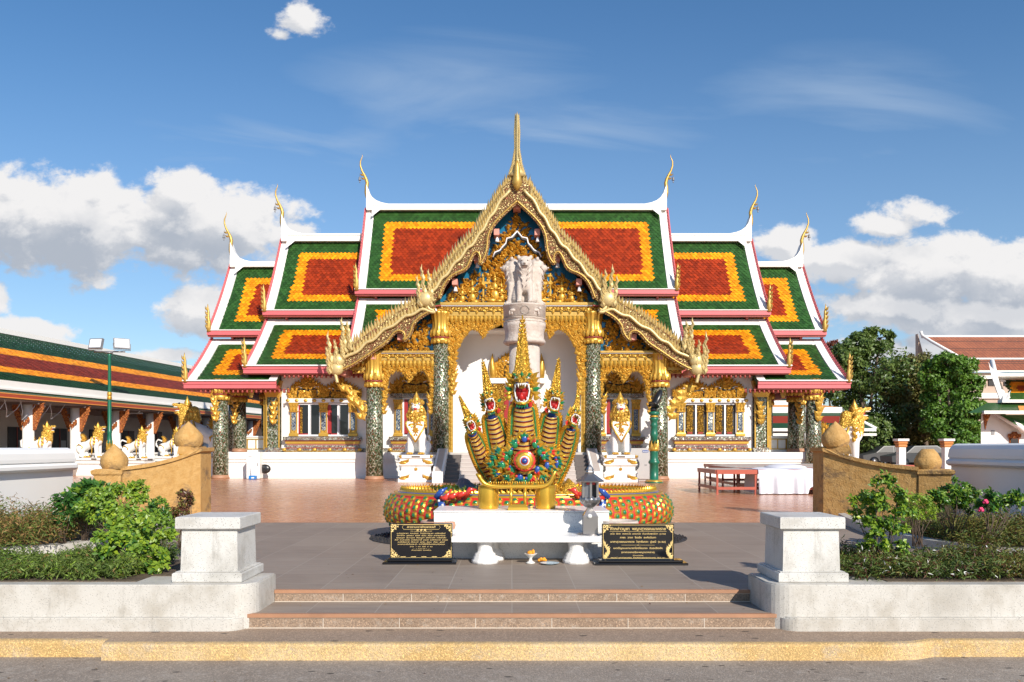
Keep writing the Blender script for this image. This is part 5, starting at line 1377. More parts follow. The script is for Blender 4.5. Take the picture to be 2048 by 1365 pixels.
# necks
BELLY = None
def mbelly():
    m_, t, p = newmat('banded_belly_enamel'); uv = t.sep(t.new('ShaderNodeTexCoord').outputs['UV'])
    wob = t.math('MULTIPLY', t.math('ABSOLUTE', t.math('SUBTRACT', uv[0], .75)), -.10)
    f = t.math('FRACT', t.math('MULTIPLY', t.math('ADD', uv[1], wob), 15))
    c = t.mix(t.ramp(f, .52, .58), (.74, .44, .09), (.46, .07, .04)); c = t.mix(t.ramp(f, .82, .85), c, (.04, .06, .22)); c = t.mix(t.ramp(f, .93, .96), c, (.80, .60, .30))
    t.put(p.inputs['Base Color'], c); p.inputs['Roughness'].default_value = .24; p.inputs['Metallic'].default_value = .5
    setbump(t, p, t.ramp(f, .5, .95), .9, .02); return m_
BELLY = mbelly()
def neck(pts, D0, D1, r0, r1, name='neck'):
    P = smooth_path(pts, 2); n = len(P)
    path = [Vector((X(a, D0 + (D1 - D0) * i / (n - 1)), D0 + (D1 - D0) * i / (n - 1), Z(b, D0 + (D1 - D0) * i / (n - 1)))) for i, (a, b) in enumerate(P)]
    k = D0 / F
    m = MB(); rf_ = lambda t: (r0 + (r1 - r0) * t) * k
    m.tube(path, rf_, 18, 0, True, .85, up=(0, 1, 0)); nk = part(m, name, [NGOLD], N_)
    m = MB(); m.tube([p + Vector((0, -.42 * rf_(i / (n - 1)), 0)) for i, p in enumerate(path)], lambda t: rf_(t) * .80, 20, 0, True, .78, up=(0, 1, 0)); part(m, 'belly_plates', [BELLY], nk)
    m = MB()
    for q in (-1, 1):
        edge = []
        for i, p in enumerate(path):
            t = (path[min(i + 1, n - 1)] - path[max(i - 1, 0)]).normalized(); sd_ = Vector((t.z, 0, -t.x)); edge.append(p + sd_ * (q * rf_(i / (n - 1)) * .95) + Vector((0, -.30 * rf_(.5), 0)))
        m.tube(edge, .016, 6, 1, True)
        for i in range(0, n - 1):
            p = edge[i]; t = (edge[i + 1] - p).normalized(); an = math.atan2(-t.x, t.z)
            for u in (0, .5): m.leaf(tuple(p.lerp(edge[i + 1], u) + Vector((q * .012, 0, 0))), an - q * .55, .07, .10, .03, 0)
    part(m, 'side_frill', [YGOLD, GGEM], nk)
    return path[-1], (path[-1] - path[-3]).normalized()
MOUTH = M('dark_red_mouth', (.35, .01, .01), .35, bump=0)
def nhead(pos, s, roll, yaw, tip_len, bend=0.0):
    """head facing -Y: gaping red mouth ringed with white teeth, ear fins, tall spired crown"""
    M4 = Matrix.Translation(pos) @ Matrix.Rotation(yaw, 4, 'Z') @ Matrix.Rotation(roll, 4, 'Y') @ Matrix.Scale(s, 4)
    def mk(): q = MB(); q.xf = M4; q.smooth = True; return q
    m = mk(); m.ell((0, .02, .12), (.17, .17, .16), 16, 10); m.ell((0, -.10, .17), (.135, .16, .075), 14, 8); m.ell((0, -.23, .165), (.09, .07, .05), 12, 8)
    m.ell((0, .02, -.08), (.13, .13, .14), 14, 8)
    for q in (-1, 1):
        m.ell((q * .15, .0, .02), (.045, .09, .16), 10, 8); m.ell((q * .05, -.285, .19), (.028, .03, .022), 8, 6); m.tube([(q * .02, -.20, .235), (q * .08, -.19, .275), (q * .155, -.10, .27)], [.02, .03, .012], 7)
    hd = part(m, 'head', [NGOLD], N_)
    m = mk(); m.smooth = True
    m.tube([(-.115, -.02, -.13), (-.095, -.15, -.20), (-.05, -.22, -.22), (.05, -.22, -.22), (.095, -.15, -.20), (.115, -.02, -.13)], .032, 8, 0, True); m.ell((0, -.11, -.23), (.10, .13, .035), 12, 6, 0)
    for i in range(5): m.leaf((-.06 + .03 * i, -.20, -.22), PI + (i - 2) * .25, .045, .10, .02, 1)
    part(m, 'lower_jaw', [YGOLD, GGEM], hd)
    m = mk(); m.box(-.10, .10, -.115, -.05, -.20, .12, 1); m.tube([(0, -.08, -.15), (0, -.18, -.165), (0, -.245, -.15), (0, -.27, -.10), (0, -.25, -.04)], [.05, .055, .045, .03, .008], 10, 0, True, .5); m.box(-.08, .08, -.118, -.114, -.02, .09, 1)
    part(m, 'mouth', [RED, MOUTH], hd)
    m = mk(); ring = [(-.10, -.15, -.16), (-.128, -.125, .0), (-.115, -.17, .105), (-.06, -.235, .115), (0, -.25, .12), (.06, -.235, .115), (.115, -.17, .105), (.128, -.125, .0), (.10, -.15, -.16), (.06, -.23, -.195), (-.06, -.23, -.195)]
    m.tube(ring, .013, 7, 0, True, closed=True)
    for (a, b, c, u) in ((-.115, -.17, .10, -1), (-.06, -.235, .11, -1), (-.02, -.25, .11, -.5), (.02, -.25, .11, -.5), (.06, -.235, .11, -1), (.115, -.17, .10, -1), (-.092, -.17, -.17, 1), (-.04, -.235, -.19, .7), (.04, -.235, -.19, .7), (.092, -.17, -.17, 1), (-.12, -.13, .02, 0), (.12, -.13, .02, 0)):
        m.tube([(a, b, c), (a * .92, b - .01, c + u * .065)], [.018, .003], 6, 0)
    m.tube([(-.11, -.175, .135), (0, -.262, .15), (.11, -.175, .135)], .010, 6, 1)
    part(m, 'teeth', [TEETH, BGEM], hd)
    for q in (-1, 1): m = mk(); m.ell((q * .085, -.165, .225), (.038, .028, .030), 10, 7, 0); m.ell((q * .088, -.188, .226), (.018, .012, .018), 8, 6, 1); part(m, 'eye', [TEETH, GGEM], hd)
    m = mk()
    for q in (-1, 1):
        for (a, b, c, an) in ((.05, -.20, .235, .5), (.10, -.19, .25, .9), (.13, -.13, .19, 1.5), (.145, -.10, .10, 1.8), (.14, -.08, .0, 2.1), (.03, -.285, .20, .3), (.12, -.10, -.14, 2.4)): m.leaf((q * a, b, c), -q * an, .055, .09, .025, 1 if c != .25 else 0)
    m.leaf((0, -.20, .235), 0, .06, .11, .03, 0)
    part(m, 'face_ornament', [GGEM, YGOLD], hd)
    for q in (-1, 1):
        m = mk()
        for i in range(6): m.leaf((q * (.155 + .008 * i), -.03, .21 - i * .065), q * -(.75 + .16 * i), .10, .19 - .012 * i, .03, 0 if i != 3 else 1)
        for i in range(3): m.leaf((q * .10, .0, -.16 - .05 * i), q * -(1.9 - .3 * i), .08, .13, .02, 2)
        part(m, 'ear_fin', [YGOLD, GGEM, RGLOSS], hd)
    m = mk(); TL = tip_len
    prof_ = []; nn = 15
    for i in range(nn):
        t = i / (nn - 1); r = .098 * (1 - t) ** 1.1 + .016; prof_ += [(r * 1.08, .27 + TL * t), (r * .90, .27 + TL * (t + .6 / nn))]
    prof_.append((.002, .27 + TL * 1.06))
    base_i = len(m.v); m.lathe(prof_, 0, .0, 0, 14, 0)
    for q in range(9):
        a = PI + PI * (q + .5) / 9
        m.leaf((.15 * math.cos(a), .15 * math.sin(a) * 1.0 - .01, .235), 0, .08, .16, .03, 0); m.ell((.15 * math.cos(a), .155 * math.sin(a) - .02, .275), (.018, .012, .024), 6, 5, 1)
    for i in range(12):
        t = i / 12; r = .098 * (1 - t) ** 1.1 + .018
        for q in (-1, 0, 1): m.leaf((q * r * .75, -r * (1 if q == 0 else .6), .27 + TL * t), -q * .35, .09 * (1 - .6 * t), .15 * (1 - .4 * t), .02, 0)
    if bend:
        Mi = M4.inverted()
        for i in range(base_i, len(m.v)):
            l = Mi @ Vector(m.v[i]); u = max(0, (l.z - .27) / TL); l.x += bend * u * u; m.v[i] = tuple(M4 @ l)
    part(m, 'crown', [NGOLD, GGEM], hd)
    return hd
k = 11.3 / F
neck([(1000, 965), (975, 935), (960, 905), (950, 880), (945, 868)], 11.45, 11.15, 19, 11); nhead(Vector((X(946, 11.1), 11.1, Z(851, 11.1))), .43, R(-27), R(-22), .80)
neck([(1096, 965), (1120, 925), (1135, 885), (1142, 858)], 11.45, 11.15, 19, 11); nhead(Vector((X(1144, 11.1), 11.1, Z(838, 11.1))), .43, R(24), R(38), .86, -.25)
neck([(1018, 965), (1003, 910), (991, 865), (984, 835)], 11.35, 11.2, 24, 14); nhead(Vector((X(983, 11.15), 11.15, Z(808, 11.15))), .53, R(-12), R(-16), .88)
neck([(1078, 965), (1090, 905), (1099, 860), (1103, 832)], 11.35, 11.2, 24, 14); nhead(Vector((X(1106, 11.15), 11.15, Z(806, 11.15))), .53, R(8), R(18), .90)
neck([(1048, 965), (1048, 905), (1047, 860), (1046, 815)], 11.25, 11.1, 34, 21); nhead(Vector((X(1045, 11.05), 11.05, Z(783, 11.05))), .80, 0, R(-4), 1.0)
for (a, b, top) in (((968, 925), (1003, 930), (972, 868)), ((1008, 930), (1030, 925), (1004, 845)), ((1064, 925), (1088, 930), (1090, 850)), ((1094, 930), (1124, 925), (1120, 868))):
    m = MB(); pl = [(X(a[0], 11.45), Z(960, 11.45)), (X(a[0], 11.45), Z(a[1], 11.45)), (X(top[0], 11.45), Z(top[1], 11.45)), (X(b[0], 11.45), Z(b[1], 11.45)), (X(b[0], 11.45), Z(960, 11.45))]
    m.prism(pl, 11.42, 11.48, 'y', 0); field(m, pl, 11.42, .045, .08, .03, (1,), int(top[0])); part(m, 'hood_web', [NGOLD, YGOLD], N_)
m = MB(); D = 11.4; m.ell((X(1048, D), D + .1, Z(955, D)), (.50, .34, .36), 18, 12); m.ell((X(1050, D), D + .25, Z(975, D)), (.62, .45, .25), 18, 10)
m.tube([(X(1120, D), D, .55), (X(1140, D), D, .78), (X(1160, D), D + .1, .62), (X(1165, D), D + .15, .45)], [.10, .12, .10, .08], 12)
m.tube([(X(985, D), D, .55), (X(968, D), D - .05, .72), (X(950, D), D, .58)], [.10, .10, .08], 12)
part(m, 'chest', [NGOLD], N_)
m = MB(); D = 10.86; rd = random.Random(4)
ctr = (X(1049, D), Z(922, D))
pts = [(1049, 878), (1030, 890), (1070, 890), (1020, 905), (1080, 905), (1012, 915), (1088, 914), (1025, 940), (1075, 940), (1040, 955), (1060, 955), (1050, 966), (1000, 905), (990, 915), (1100, 905), (1112, 912), (1005, 932), (1095, 932), (1018, 953), (1082, 953), (985, 928), (1115, 928), (1035, 966), (1066, 966), (995, 945), (1104, 945)]
for (a, b) in pts:
    x, z = X(a, D), Z(b, D); dd = math.hypot(x - ctr[0], z - ctr[1]); an = math.atan2(-(x - ctr[0]), (z - ctr[1])); yy = D + .04 + dd * dd * .8
    for q in (-.7, 0, .7): m.leaf((x, yy, z), an + q, .13, .15, .04, 0); m.leaf((x, yy - .022, z), an + q, .085, .105, .035, rd.choice((1, 4, 1, 4, 0, 0, 3)))
    m.ell((x, yy - .035, z), (.042, .02, .052), 8, 6, rd.choice((1, 1, 1, 2)))
    m.ell((x + .05 * math.cos(an), yy - .03, z + .05 * math.sin(an)), (.022, .015, .022), 7, 5, rd.choice((2, 3, 3)))
part(m, 'chest_ornament', [YGOLD, GGEM, BGEM, RGLOSS, M('teal_enamel', (.008, .13, .10), .2, .1, bump=0, coat=.5)], N_)
m = MB(); m.xf = Matrix.Translation((ctr[0], D - .02, ctr[1])) @ Matrix.Rotation(R(90), 4, 'X')
m.lathe([(.150, -.03), (.150, .02), (.132, .035)], 0, 0, 0, 36, 0); m.lathe([(.126, .0), (.120, .045), (.085, .05)], 0, 0, 0, 32, 1, flute=.07, nf=16); m.lathe([(.070, .0), (.068, .055), (.055, .062)], 0, 0, 0, 32, 2); m.lathe([(.056, .0), (.053, .066), (.045, .07)], 0, 0, 0, 24, 0); m.lathe([(.043, .02), (.040, .075), (.025, .092), (.001, .098)], 0, 0, 0, 24, 3)
part(m, 'medallion', [RGLOSS, YGOLD, TEETH, BGEM, DARK], N_)
# gravel bed, boulder, plants inside the coil
rg = np.random.RandomState(3); m = MB(); m.prism([(cx + 2.32 * math.cos(a), cy - .05 + 1.42 * math.sin(a)) for a in [i * PI / 24 for i in range(48)]], .001, .012, 'z')
BG = M('black_gravel', (.035, .033, .035), .6, island=.6, var=.4, vs=40)
for i in range(1500):
    a = rg.uniform(0, 2 * PI); r = 1 - .22 * rg.uniform(0, 1) ; x, y = cx + 2.32 * r * math.cos(a), cy - .05 + 1.42 * r * math.sin(a); s_ = rg.uniform(.012, .028)
    m.add([(x - s_, y, .012), (x, y - s_, .012), (x + s_, y, .012), (x, y + s_, .012), (x + rg.uniform(-.01, .01), y, .012 + s_ * 1.1)], [(0, 1, 4), (1, 2, 4), (2, 3, 4), (3, 0, 4)], 0)
tag(m.build('gravel_bed', BG, (0, 0, 0)), kind='stuff', label='bed of shiny black gravel round the foot of the naga', cat='gravel')
def rock(px, D, w, h, seed, label):
    m = MB(); x = X(px, D); r_ = np.random.RandomState(seed); m.ell((0, 0, 0), (1, 1, 1), 20, 14)
    v2 = []
    for (a, b, c) in m.v:
        q = 1 + .18 * math.sin(3 * a + seed) * math.cos(2.3 * b + seed) + .10 * math.sin(7 * a + 5 * c + seed) + .05 * math.sin(13 * b + 11 * c); v2.append((x + a * w * q, D + b * w * .6 * q, .25 + max(c, -.9) * h * q))
    m.v = v2; m.smooth = False
    m.sm = [False] * len(m.f)
    single(m, 'boulder', M('purple_grey_rock', (.17, .14, .15), .5, var=.25, vs=3, bump=.8, bs=6, bd=.04), label, 'rock', (x, D, 0))
rock(930, 12.0, .47, .52, 4, 'purple grey boulder lying inside the coil of the naga')
def sprout(px, D, z, r, h, n, label, seed, mat=LEAFG, size=.05):
    rg = np.random.RandomState(seed); p = rg.normal(0, 1, (n, 3)); p /= np.linalg.norm(p, axis=1, keepdims=True); rad = rg.uniform(.3, 1, (n, 1)) ** .5
    q = p * rad * np.array([[r, r * .5, h]]) + np.array([[X(px, D), D, z]])
    o = leafmesh('low_plant', q, p, rg.uniform(.6, 1.3, n) * size, [mat], rnd=rg, loc=(X(px, D), D, z - h)); tag(o, label, 'plant')
sprout(900, 11.25, .70, .30, .10, 420, 'low feathery green plant growing beside the boulder inside the coil', 3)
sprout(955, 11.4, .68, .12, .12, 200, 'small pale green tuft in front of the naga necks', 4, size=.035)
# ================================================================ GUARDIAN LIONS
LW = M('white_lion_paint', (.80, .79, .76), .4, var=.05, bump=.1, bs=10)
LG = Mcarve('curly_gold_mane', (.86, .54, .09), (.42, .20, .03), 12, rough=.32, metal=.4, depth=.03, fac=(0, .07))
def front_lion(label, loc):
    """seated, facing -Y, 2.45 m high"""
    rt = thing('guardian_lion', label, 'lion statue', (0, 0, 0))
    V = lambda *a: a
    caps = [((-.22, -.32, .10), .125, (-.21, -.26, .75), .15), ((.22, -.32, .10), .125, (.21, -.26, .75), .15),
            ((-.22, -.42, .06), .10, (-.22, -.30, .07), .11), ((.22, -.42, .06), .10, (.22, -.30, .07), .11),
            ((0, -.12, .85), .34, (0, -.10, 1.25), .33), ((0, .15, .65), .36, (0, .42, .45), .36), ((-.27, .40, .32), .26, (-.30, .25, .20), .20), ((.27, .40, .32), .26, (.30, .25, .20), .20),
            ((-.34, .10, .06), .09, (-.34, .25, .08), .12), ((.34, .10, .06), .09, (.34, .25, .08), .12)]
    body = blob('body', caps, .035, LW, rt)
    m = MB(); m.smooth = True
    for q in (-1, 1):
        m.ell((q * .22, -.44, .06), (.13, .11, .06), 10, 6)
        for i in (-1.5, -.5, .5, 1.5): m.ell((q * .22 + i * .06, -.53, .05), (.035, .05, .045), 7, 5)
    part(m, 'paws', [GOLD], rt)
    mane = blob('mane', [((0, -.14, 1.30), .37, (0, -.14, 1.62), .31), ((0, -.20, 1.75), .28, (0, -.18, 1.95), .24), ((-.24, -.12, 1.45), .16, (-.20, -.1, 1.75), .13), ((.24, -.12, 1.45), .16, (.20, -.1, 1.75), .13), ((0, -.42, 1.72), .12, (0, -.40, 1.40), .13)], .035, LG, rt)
    m = MB(); rr = random.Random(2)
    for i in range(120):
        a = rr.uniform(-2.6, 2.6); z = rr.uniform(1.15, 1.95); r = .37 - .14 * max(0, (z - 1.6) / .35)
        m.xf = Matrix.Translation((r * math.sin(a), -.15 - r * math.cos(a), z)) @ Matrix.Rotation(a, 4, 'Z'); m.leaf((0, 0, 0), PI + rr.uniform(-.6, .6), .11, .17, .05, 0)
    m.xf = None; part(m, 'mane_curls', [GOLD], mane)
    m = MB()                                                      # V-shaped breastplate
    pl = [(-.36, 1.28), (.36, 1.28), (.36, 1.12), (0, .50), (-.36, 1.12)]
    m.prism(pl, -.50, -.40, 'y', 0)
    for a, b in (((-.36, 1.10), (0, .49)), ((.36, 1.10), (0, .49)), ((-.36, 1.28), (-.36, 1.10)), ((.36, 1.28), (.36, 1.10))): m.tube([(a[0], -.50, a[1]), (b[0], -.52, b[1])], .035, 7, 1)
    for i in range(8): m.leaf((0, -.50, .95), i * PI / 4, .10, .17, .05, 1)
    for q in (-1, 1):
        for i in range(4): m.leaf((q * (.12 + .05 * i), -.50, 1.20 - .03 * i), q * (2.0 - .4 * i), .08, .17, .03, 1)
        m.leaf((q * .06, -.50, .72), q * .4, .07, .14, .03, 1)
    part(m, 'breastplate', [LW, GOLD], rt)
    m = MB(); m.smooth = True
    m.ell((0, -.42, 1.83), (.17, .14, .13), 14, 10, 0); m.ell((0, -.40, 1.68), (.14, .13, .06), 12, 8, 0)
    m.ell((0, -.50, 1.78), (.085, .06, .065), 12, 8, 1); m.ell((0, -.545, 1.75), (.05, .03, .035), 10, 6, 2); m.ell((0, -.53, 1.90), (.05, .04, .03), 8, 6, 3)
    for q in (-1, 1):
        m.ell((q * .12, -.40, 1.97), (.05, .04, .045), 9, 6, 0); m.ell((q * .12, -.435, 1.97), (.022, .012, .022), 7, 5, 4); m.ell((q * .24, -.15, 2.02), (.07, .05, .09), 8, 6, 3)
        m.tube([(q * .07, -.545, 1.825), (q * .07, -.56, 1.78)], [.016, .003], 6, 0); m.tube([(q * .06, -.52, 1.70), (q * .06, -.55, 1.745)], [.014, .003], 6, 0)
    part(m, 'face', [TEETH, MOUTH, RED, GOLD, DARK], rt)
    m = MB(); m.lathe([(.24, -.05), (.25, .03), (.20, .06), (.21, .10), (.15, .14), (.155, .18), (.10, .25), (.04, .40), (.005, .48)], 0, -.20, 1.98, 16, 0, flute=.05, nf=8)
    for i in range(7): a = PI + PI * (i + .5) / 7; m.leaf((.24 * math.cos(a), -.2 + .24 * math.sin(a), 1.98), 0, .12, .2, .04, 0)
    part(m, 'crown', [GOLD], rt)
    m = MB(); m.tube([(0, .75, .3), (.25, .85, .35), (.42, .7, .6), (.40, .5, .75)], [.07, .07, .06, .05], 8, 0)
    part(m, 'tail', [LW], rt)
    rt.location = loc
    return rt
def pedestal_big(label, loc, grp):
    rt = thing('lion_pedestal', label, 'pedestal', (0, 0, 0), group=None)
    m = MB(); m.frustum(0, 0, [(.68, .55, 0), (.68, .55, .14), (.62, .50, .17), (.62, .50, .30), (.66, .53, .33), (.62, .50, .37), (.56, .46, .44), (.56, .46, .58), (.60, .50, .62), (.66, .54, .66), (.66, .54, .80), (.62, .5, .82), (.62, .50, .88), (.66, .56, .93), (.66, .56, 1.04)])
    part(m, 'block', LW, rt)
    for q in (-1, 1):
        for z in (.12, .72):
            m = MB()
            for i in range(4): m.leaf((q * (.58 - .08 * i), -.55, z + .04), q * (1.3 - .25 * i), .10, .18, .04, 0)
            m.ell((q * .50, -.54, z + .02), (.16, .03, .06), 10, 5, 0); part(m, 'gilt_corner', [GOLD], rt)
        m = MB(); m.leaf((q * .62, -.56, .94), q * .6, .14, .14, .04, 0); part(m, 'gilt_corner', [GOLD], rt)
    m = MB()
    for i in range(6): m.leaf((0, -.50, .50), i * PI / 3, .06, .09, .03, 0)
    part(m, 'gilt_rosette', [GOLD], rt)
    m = MB(); m.box(-.16, .16, -.575, -.558, .95, 1.0); part(m, 'name_plate', M('bronze_plate', (.16, .11, .08), .4, .5), rt)
    rt.location = loc
    return rt
LDp = 31.0
for px, lb, lb2 in ((835, 'gold maned white lion sitting on a pedestal left of the temple stairs', 'stepped white pedestal with gold corners under the lion left of the stairs'),
                    (1238, 'gold maned white lion sitting on a pedestal right of the temple stairs', 'stepped white pedestal with gold corners under the lion right of the stairs')):
    if px == 835: p0 = pedestal_big(lb2, (X(px, LDp), LDp, 0), None); l0 = front_lion(lb, (X(px - 1, LDp), LDp, 1.04))
    else: copy_tree(p0, None, (X(px, LDp), LDp, 0), 0, lb2); copy_tree(l0, None, (X(px + 1, LDp), LDp, 1.04), 0, lb)
for o in COL.objects:
    if o.get('category') == 'lion statue' or o.get('category') == 'pedestal': o['group'] = 'guardian lions by the temple stairs' if o['category'] == 'lion statue' else 'pedestals by the temple stairs'

def side_lion(label, loc, rz=0, sc=1.0, mane_big=False, group=None):
    """singha facing +X, haunches low behind, 1.65 m high"""
    rt = thing('singha_statue', label, 'lion statue', (0, 0, 0), group=group)
    caps = [((.38, -.13, .08), .085, (.36, -.12, .75), .13), ((.38, .13, .08), .085, (.36, .12, .75), .13), ((.50, -.13, .05), .06, (.38, -.13, .06), .08), ((.50, .13, .05), .06, (.38, .13, .06), .08),
            ((.30, 0, .80), .25, (-.15, 0, .58), .22), ((-.15, 0, .58), .22, (-.42, 0, .50), .24), ((-.42, -.14, .42), .20, (-.28, -.15, .16), .09), ((-.42, .14, .42), .20, (-.28, .15, .16), .09),
            ((-.42, -.15, .12), .08, (-.20, -.15, .05), .07), ((-.42, .15, .12), .08, (-.20, .15, .05), .07), ((.34, 0, .80), .24, (.34, 0, 1.05), .20)]
    blob('body', caps, .03, LW, rt)
    m = MB(); m.tube([(-.60, 0, .45), (-.80, 0, .60), (-.82, 0, .82), (-.68, 0, .94), (-.48, 0, .86), (-.40, 0, .80)], [.06, .055, .05, .045, .04, .03], 8, 0)
    part(m, 'tail', [LW], rt)
    m = MB()
    for i in range(7): m.leaf((-.36 + .01 * i, -.03, .80 + .03 * i), (i - 3) * .35, .12, .26, .06, 0); m.leaf((-.36 + .01 * i, .03, .80 + .03 * i), (i - 3) * .35, .12, .26, .06, 0, yn=1)
    m.tube([(-.40, 0, .78), (-.38, 0, .95), (-.40, 0, 1.15)], [.07, .06, .01], 7)
    part(m, 'tail_tuft', [GOLD], rt)
    mb2 = [((.36, 0, 1.05), .22, (.38, 0, 1.30), .17), ((.38, 0, 1.32), .16, (.46, 0, 1.38), .13), ((.52, 0, 1.42), .10, (.74, 0, 1.47), .05), ((.50, 0, 1.27), .08, (.68, 0, 1.22), .045), ((.44, 0, .92), .18, (.46, 0, 1.10), .16)]
    if mane_big: mb2 += [((.18, 0, 1.28), .16, (.12, 0, 1.05), .14)]
    mn = blob('mane', mb2, .03, LG, rt)
    m = MB(); rr = random.Random(3)
    for i in range(90):
        a = rr.uniform(0, 2 * PI); z = rr.uniform(.82, 1.42); r = .175
        if abs(math.atan2(math.sin(a), math.cos(a))) < 1.15 and z > 1.15: continue
        m.xf = Matrix.Translation((.37 + r * math.cos(a), r * math.sin(a), z)) @ Matrix.Rotation(a + PI / 2, 4, 'Z'); m.leaf((0, 0, 0), PI + rr.uniform(-.5, .5), .10, .17, .05, 0); m.xf = None
    for q in (-1, 1): m.leaf((.34, q * .13, 1.40), .5, .10, .18, .05, 0, yn=q)
    m.lathe([(.13, 0), (.14, .05), (.08, .09), (.085, .12), (.03, .22), (.004, .30)], .37, 0, 1.42, 12, 0)
    part(m, 'mane_curls', [GOLD], mn)
    m = MB(); m.smooth = True
    m.ell((.65, 0, 1.40), (.11, .065, .02), 10, 6, 0); m.ell((.62, 0, 1.29), (.09, .055, .02), 10, 6, 0); m.ell((.57, 0, 1.34), (.07, .05, .03), 8, 6, 1)
    for q in (-1, 1): m.ell((.58, q * .08, 1.50), (.028, .02, .03), 8, 6, 2)
    part(m, 'mouth', [TEETH, MOUTH, DARK], mn)
    m = MB()
    for (px_, z) in ((.50, .05), (-.18, .05)):
        for q in (-1, 1): m.ell((px_, q * .14, z), (.10, .09, .055), 9, 6)
    for q in (-1, 1):
        m.tube([(.20, q * .25, 1.0), (.12, q * .24, .70), (.20, q * .22, .45), (.17, q * .18, .15)], .03, 6); m.tube([(-.60, q * .16, .55), (-.42, q * .27, .64), (-.25, q * .25, .52), (-.32, q * .24, .32)], .028, 6)
        for i in range(5): m.leaf((.34, q * .27, .62 + .08 * i), .5 * (-1) ** i, .10, .14, .03, yn=q)
    part(m, 'gilt_harness', [GOLD], rt)
    rt.location = loc; rt.rotation_euler = (0, 0, rz); rt.scale = (sc, sc, sc)
    return rt
def side_ped(label, loc, h, group=None, sc=1.0):
    rt = thing('statue_pedestal', label, 'pedestal', (0, 0, 0), group=group); m = MB()
    m.frustum(0, 0, [(.95, .52, 0), (.95, .52, .08 * h), (.80, .40, .35 * h), (.72, .34, .5 * h), (.72, .34, .62 * h), (.82, .42, .68 * h), (.82, .42, .80 * h), (.76, .38, .82 * h), (.86, .46, .88 * h), (.86, .46, h)]); part(m, 'block', LW, rt)
    m = MB(); m.box(.40, .68, -.475, -.462, .90 * h, .97 * h); m.box(.862, .875, -.2, .2, .90 * h, .97 * h); part(m, 'name_plate', bpy.data.materials['bronze_plate'], rt)
    rt.location = loc; rt.scale = (sc, sc, 1); return rt
GDIR = .12
gl = None
for i, (px, D, nm) in enumerate(((78, 35.0, 'nearest and leftmost of the gold maned lions along the left gallery'), (181, 38.0, 'second lion from the left along the gallery, beside the white wall end'), (270, 41.4, 'third lion from the left along the gallery, right of the tall lamp post'), (340, 45.0, 'fourth and farthest gold maned lion of the row before the left gallery'))):
    x = X(px, D); h = .92
    lb2 = 'white stepped pedestal carrying the ' + ('first', 'second', 'third', 'fourth')[i] + ' lion from the left along the gallery'
    zb = Z((920, 916, 917, 913)[i], D); h = zb
    if gl is None:
        gp = side_ped(lb2, (x, D, 0), .9, 'pedestals before the gallery'); gp.scale = (1, 1, h / .9); gl = side_lion(nm, (x, D, zb), R(-4), 1.0, group='lions before the gallery')
    else:
        copy_tree(gp, None, (x, D, 0), R(-10), lb2, (1, 1, h / .9)); copy_tree(gl, None, (x, D, zb), R(-4), nm)
big1 = side_lion('big white lion with gold mane half hidden behind the left sandstone bud', (X(402, 37.5), 37.5, .95), R(197), 1.62, True)
side_ped('white moulded pedestal under the big lion behind the left sandstone wall', (X(402, 37.5), 37.5, 0), .95, sc=1.25)
copy_tree(big1, None, (X(1678, 35.6), 35.6, .52), R(-14), 'big white lion with gold mane standing right of the temple beside the end columns', 1.72)
side_ped('low white moulded pedestal under the big lion right of the temple', (X(1690, 35.6), 35.6, 0), .52, sc=1.4)

# ================================================================ LAMP POSTS, MACHINES
PG = M('green_post_paint', (.012, .13, .075), .35, var=.15, bump=.05)
def lamp_post(px, D, pyt, label, heads, sc=1.0):
    x = X(px, D); H = Z(pyt, D); rt = thing('lamp_post', label, 'lamp post', (x, D, 0)); m = MB()
    m.lathe([(.30, 0), (.30, .06), (.20, .12), (.17, .25), (.17, .9), (.22, .95), (.22, 1.02), (.14, 1.08), (.12, 1.5), (.15, 1.55), (.12, 1.62), (.095, 2.0), (.12, 2.05), (.09, 2.12), (.085, H * .6), (.07, H - .1), (.10, H)], x, D, 0, 16); part(m, 'pole', PG, rt)
    m = MB()
    for z, r in ((1.15, .17), (H * .62, .11), (H * .65, .11)): m.lathe([(r * .8, 0), (r, .05), (r, .14), (r * .8, .2)], x, D, z, 12)
    for i in range(6): a = i * PI / 3; m.xf = Matrix.Translation((x + .13 * math.cos(a), D + .13 * math.sin(a), 1.25)) @ Matrix.Rotation(a + PI / 2, 4, 'Z'); m.leaf((0, 0, 0), 0, .14, .45, .05); m.xf = None
    part(m, 'gilt_collar', GOLD, rt)
    m = MB(); m.tube([(x - .75, D, H + .10), (x + .75, D, H + .10)], .035, 6); m.lathe([(.06, 0), (.16, .02), (.16, .06), (.05, .1)], x, D, H, 12); part(m, 'cross_arm', GREY, rt)
    for (dx, yaw) in heads:
        m = MB(); m.xf = Matrix.Translation((x + dx, D - .05, H + .48)) @ Matrix.Rotation(yaw, 4, 'Z') @ Matrix.Rotation(R(-14), 4, 'X')
        m.box(-.36, .36, -.06, .06, -.26, .26, 0, bev=.01); m.box(-.31, .31, -.066, -.06, -.20, .21, 1); m.tube([(-.38, 0, 0), (-.38, 0, -.32), (.38, 0, -.32), (.38, 0, 0)], .02, 5, 0)
        for i in range(5): m.box(-.3 + .14 * i, -.27 + .14 * i, .06, .12, -.2, .2, 0)
        part(m, 'floodlight', [GREY, M('lamp_glass', (.72, .76, .80), .15, bump=0)], rt)
lamp_post(219, 38.6, 708, 'tall green lamp post with two floodlights before the left gallery', ((-.62, R(-12)), (.62, R(38))))
lamp_post(1752, 62, 772, 'distant green lamp post with twin floodlights before the trees', ((-.52, R(8)), (.52, R(8))))
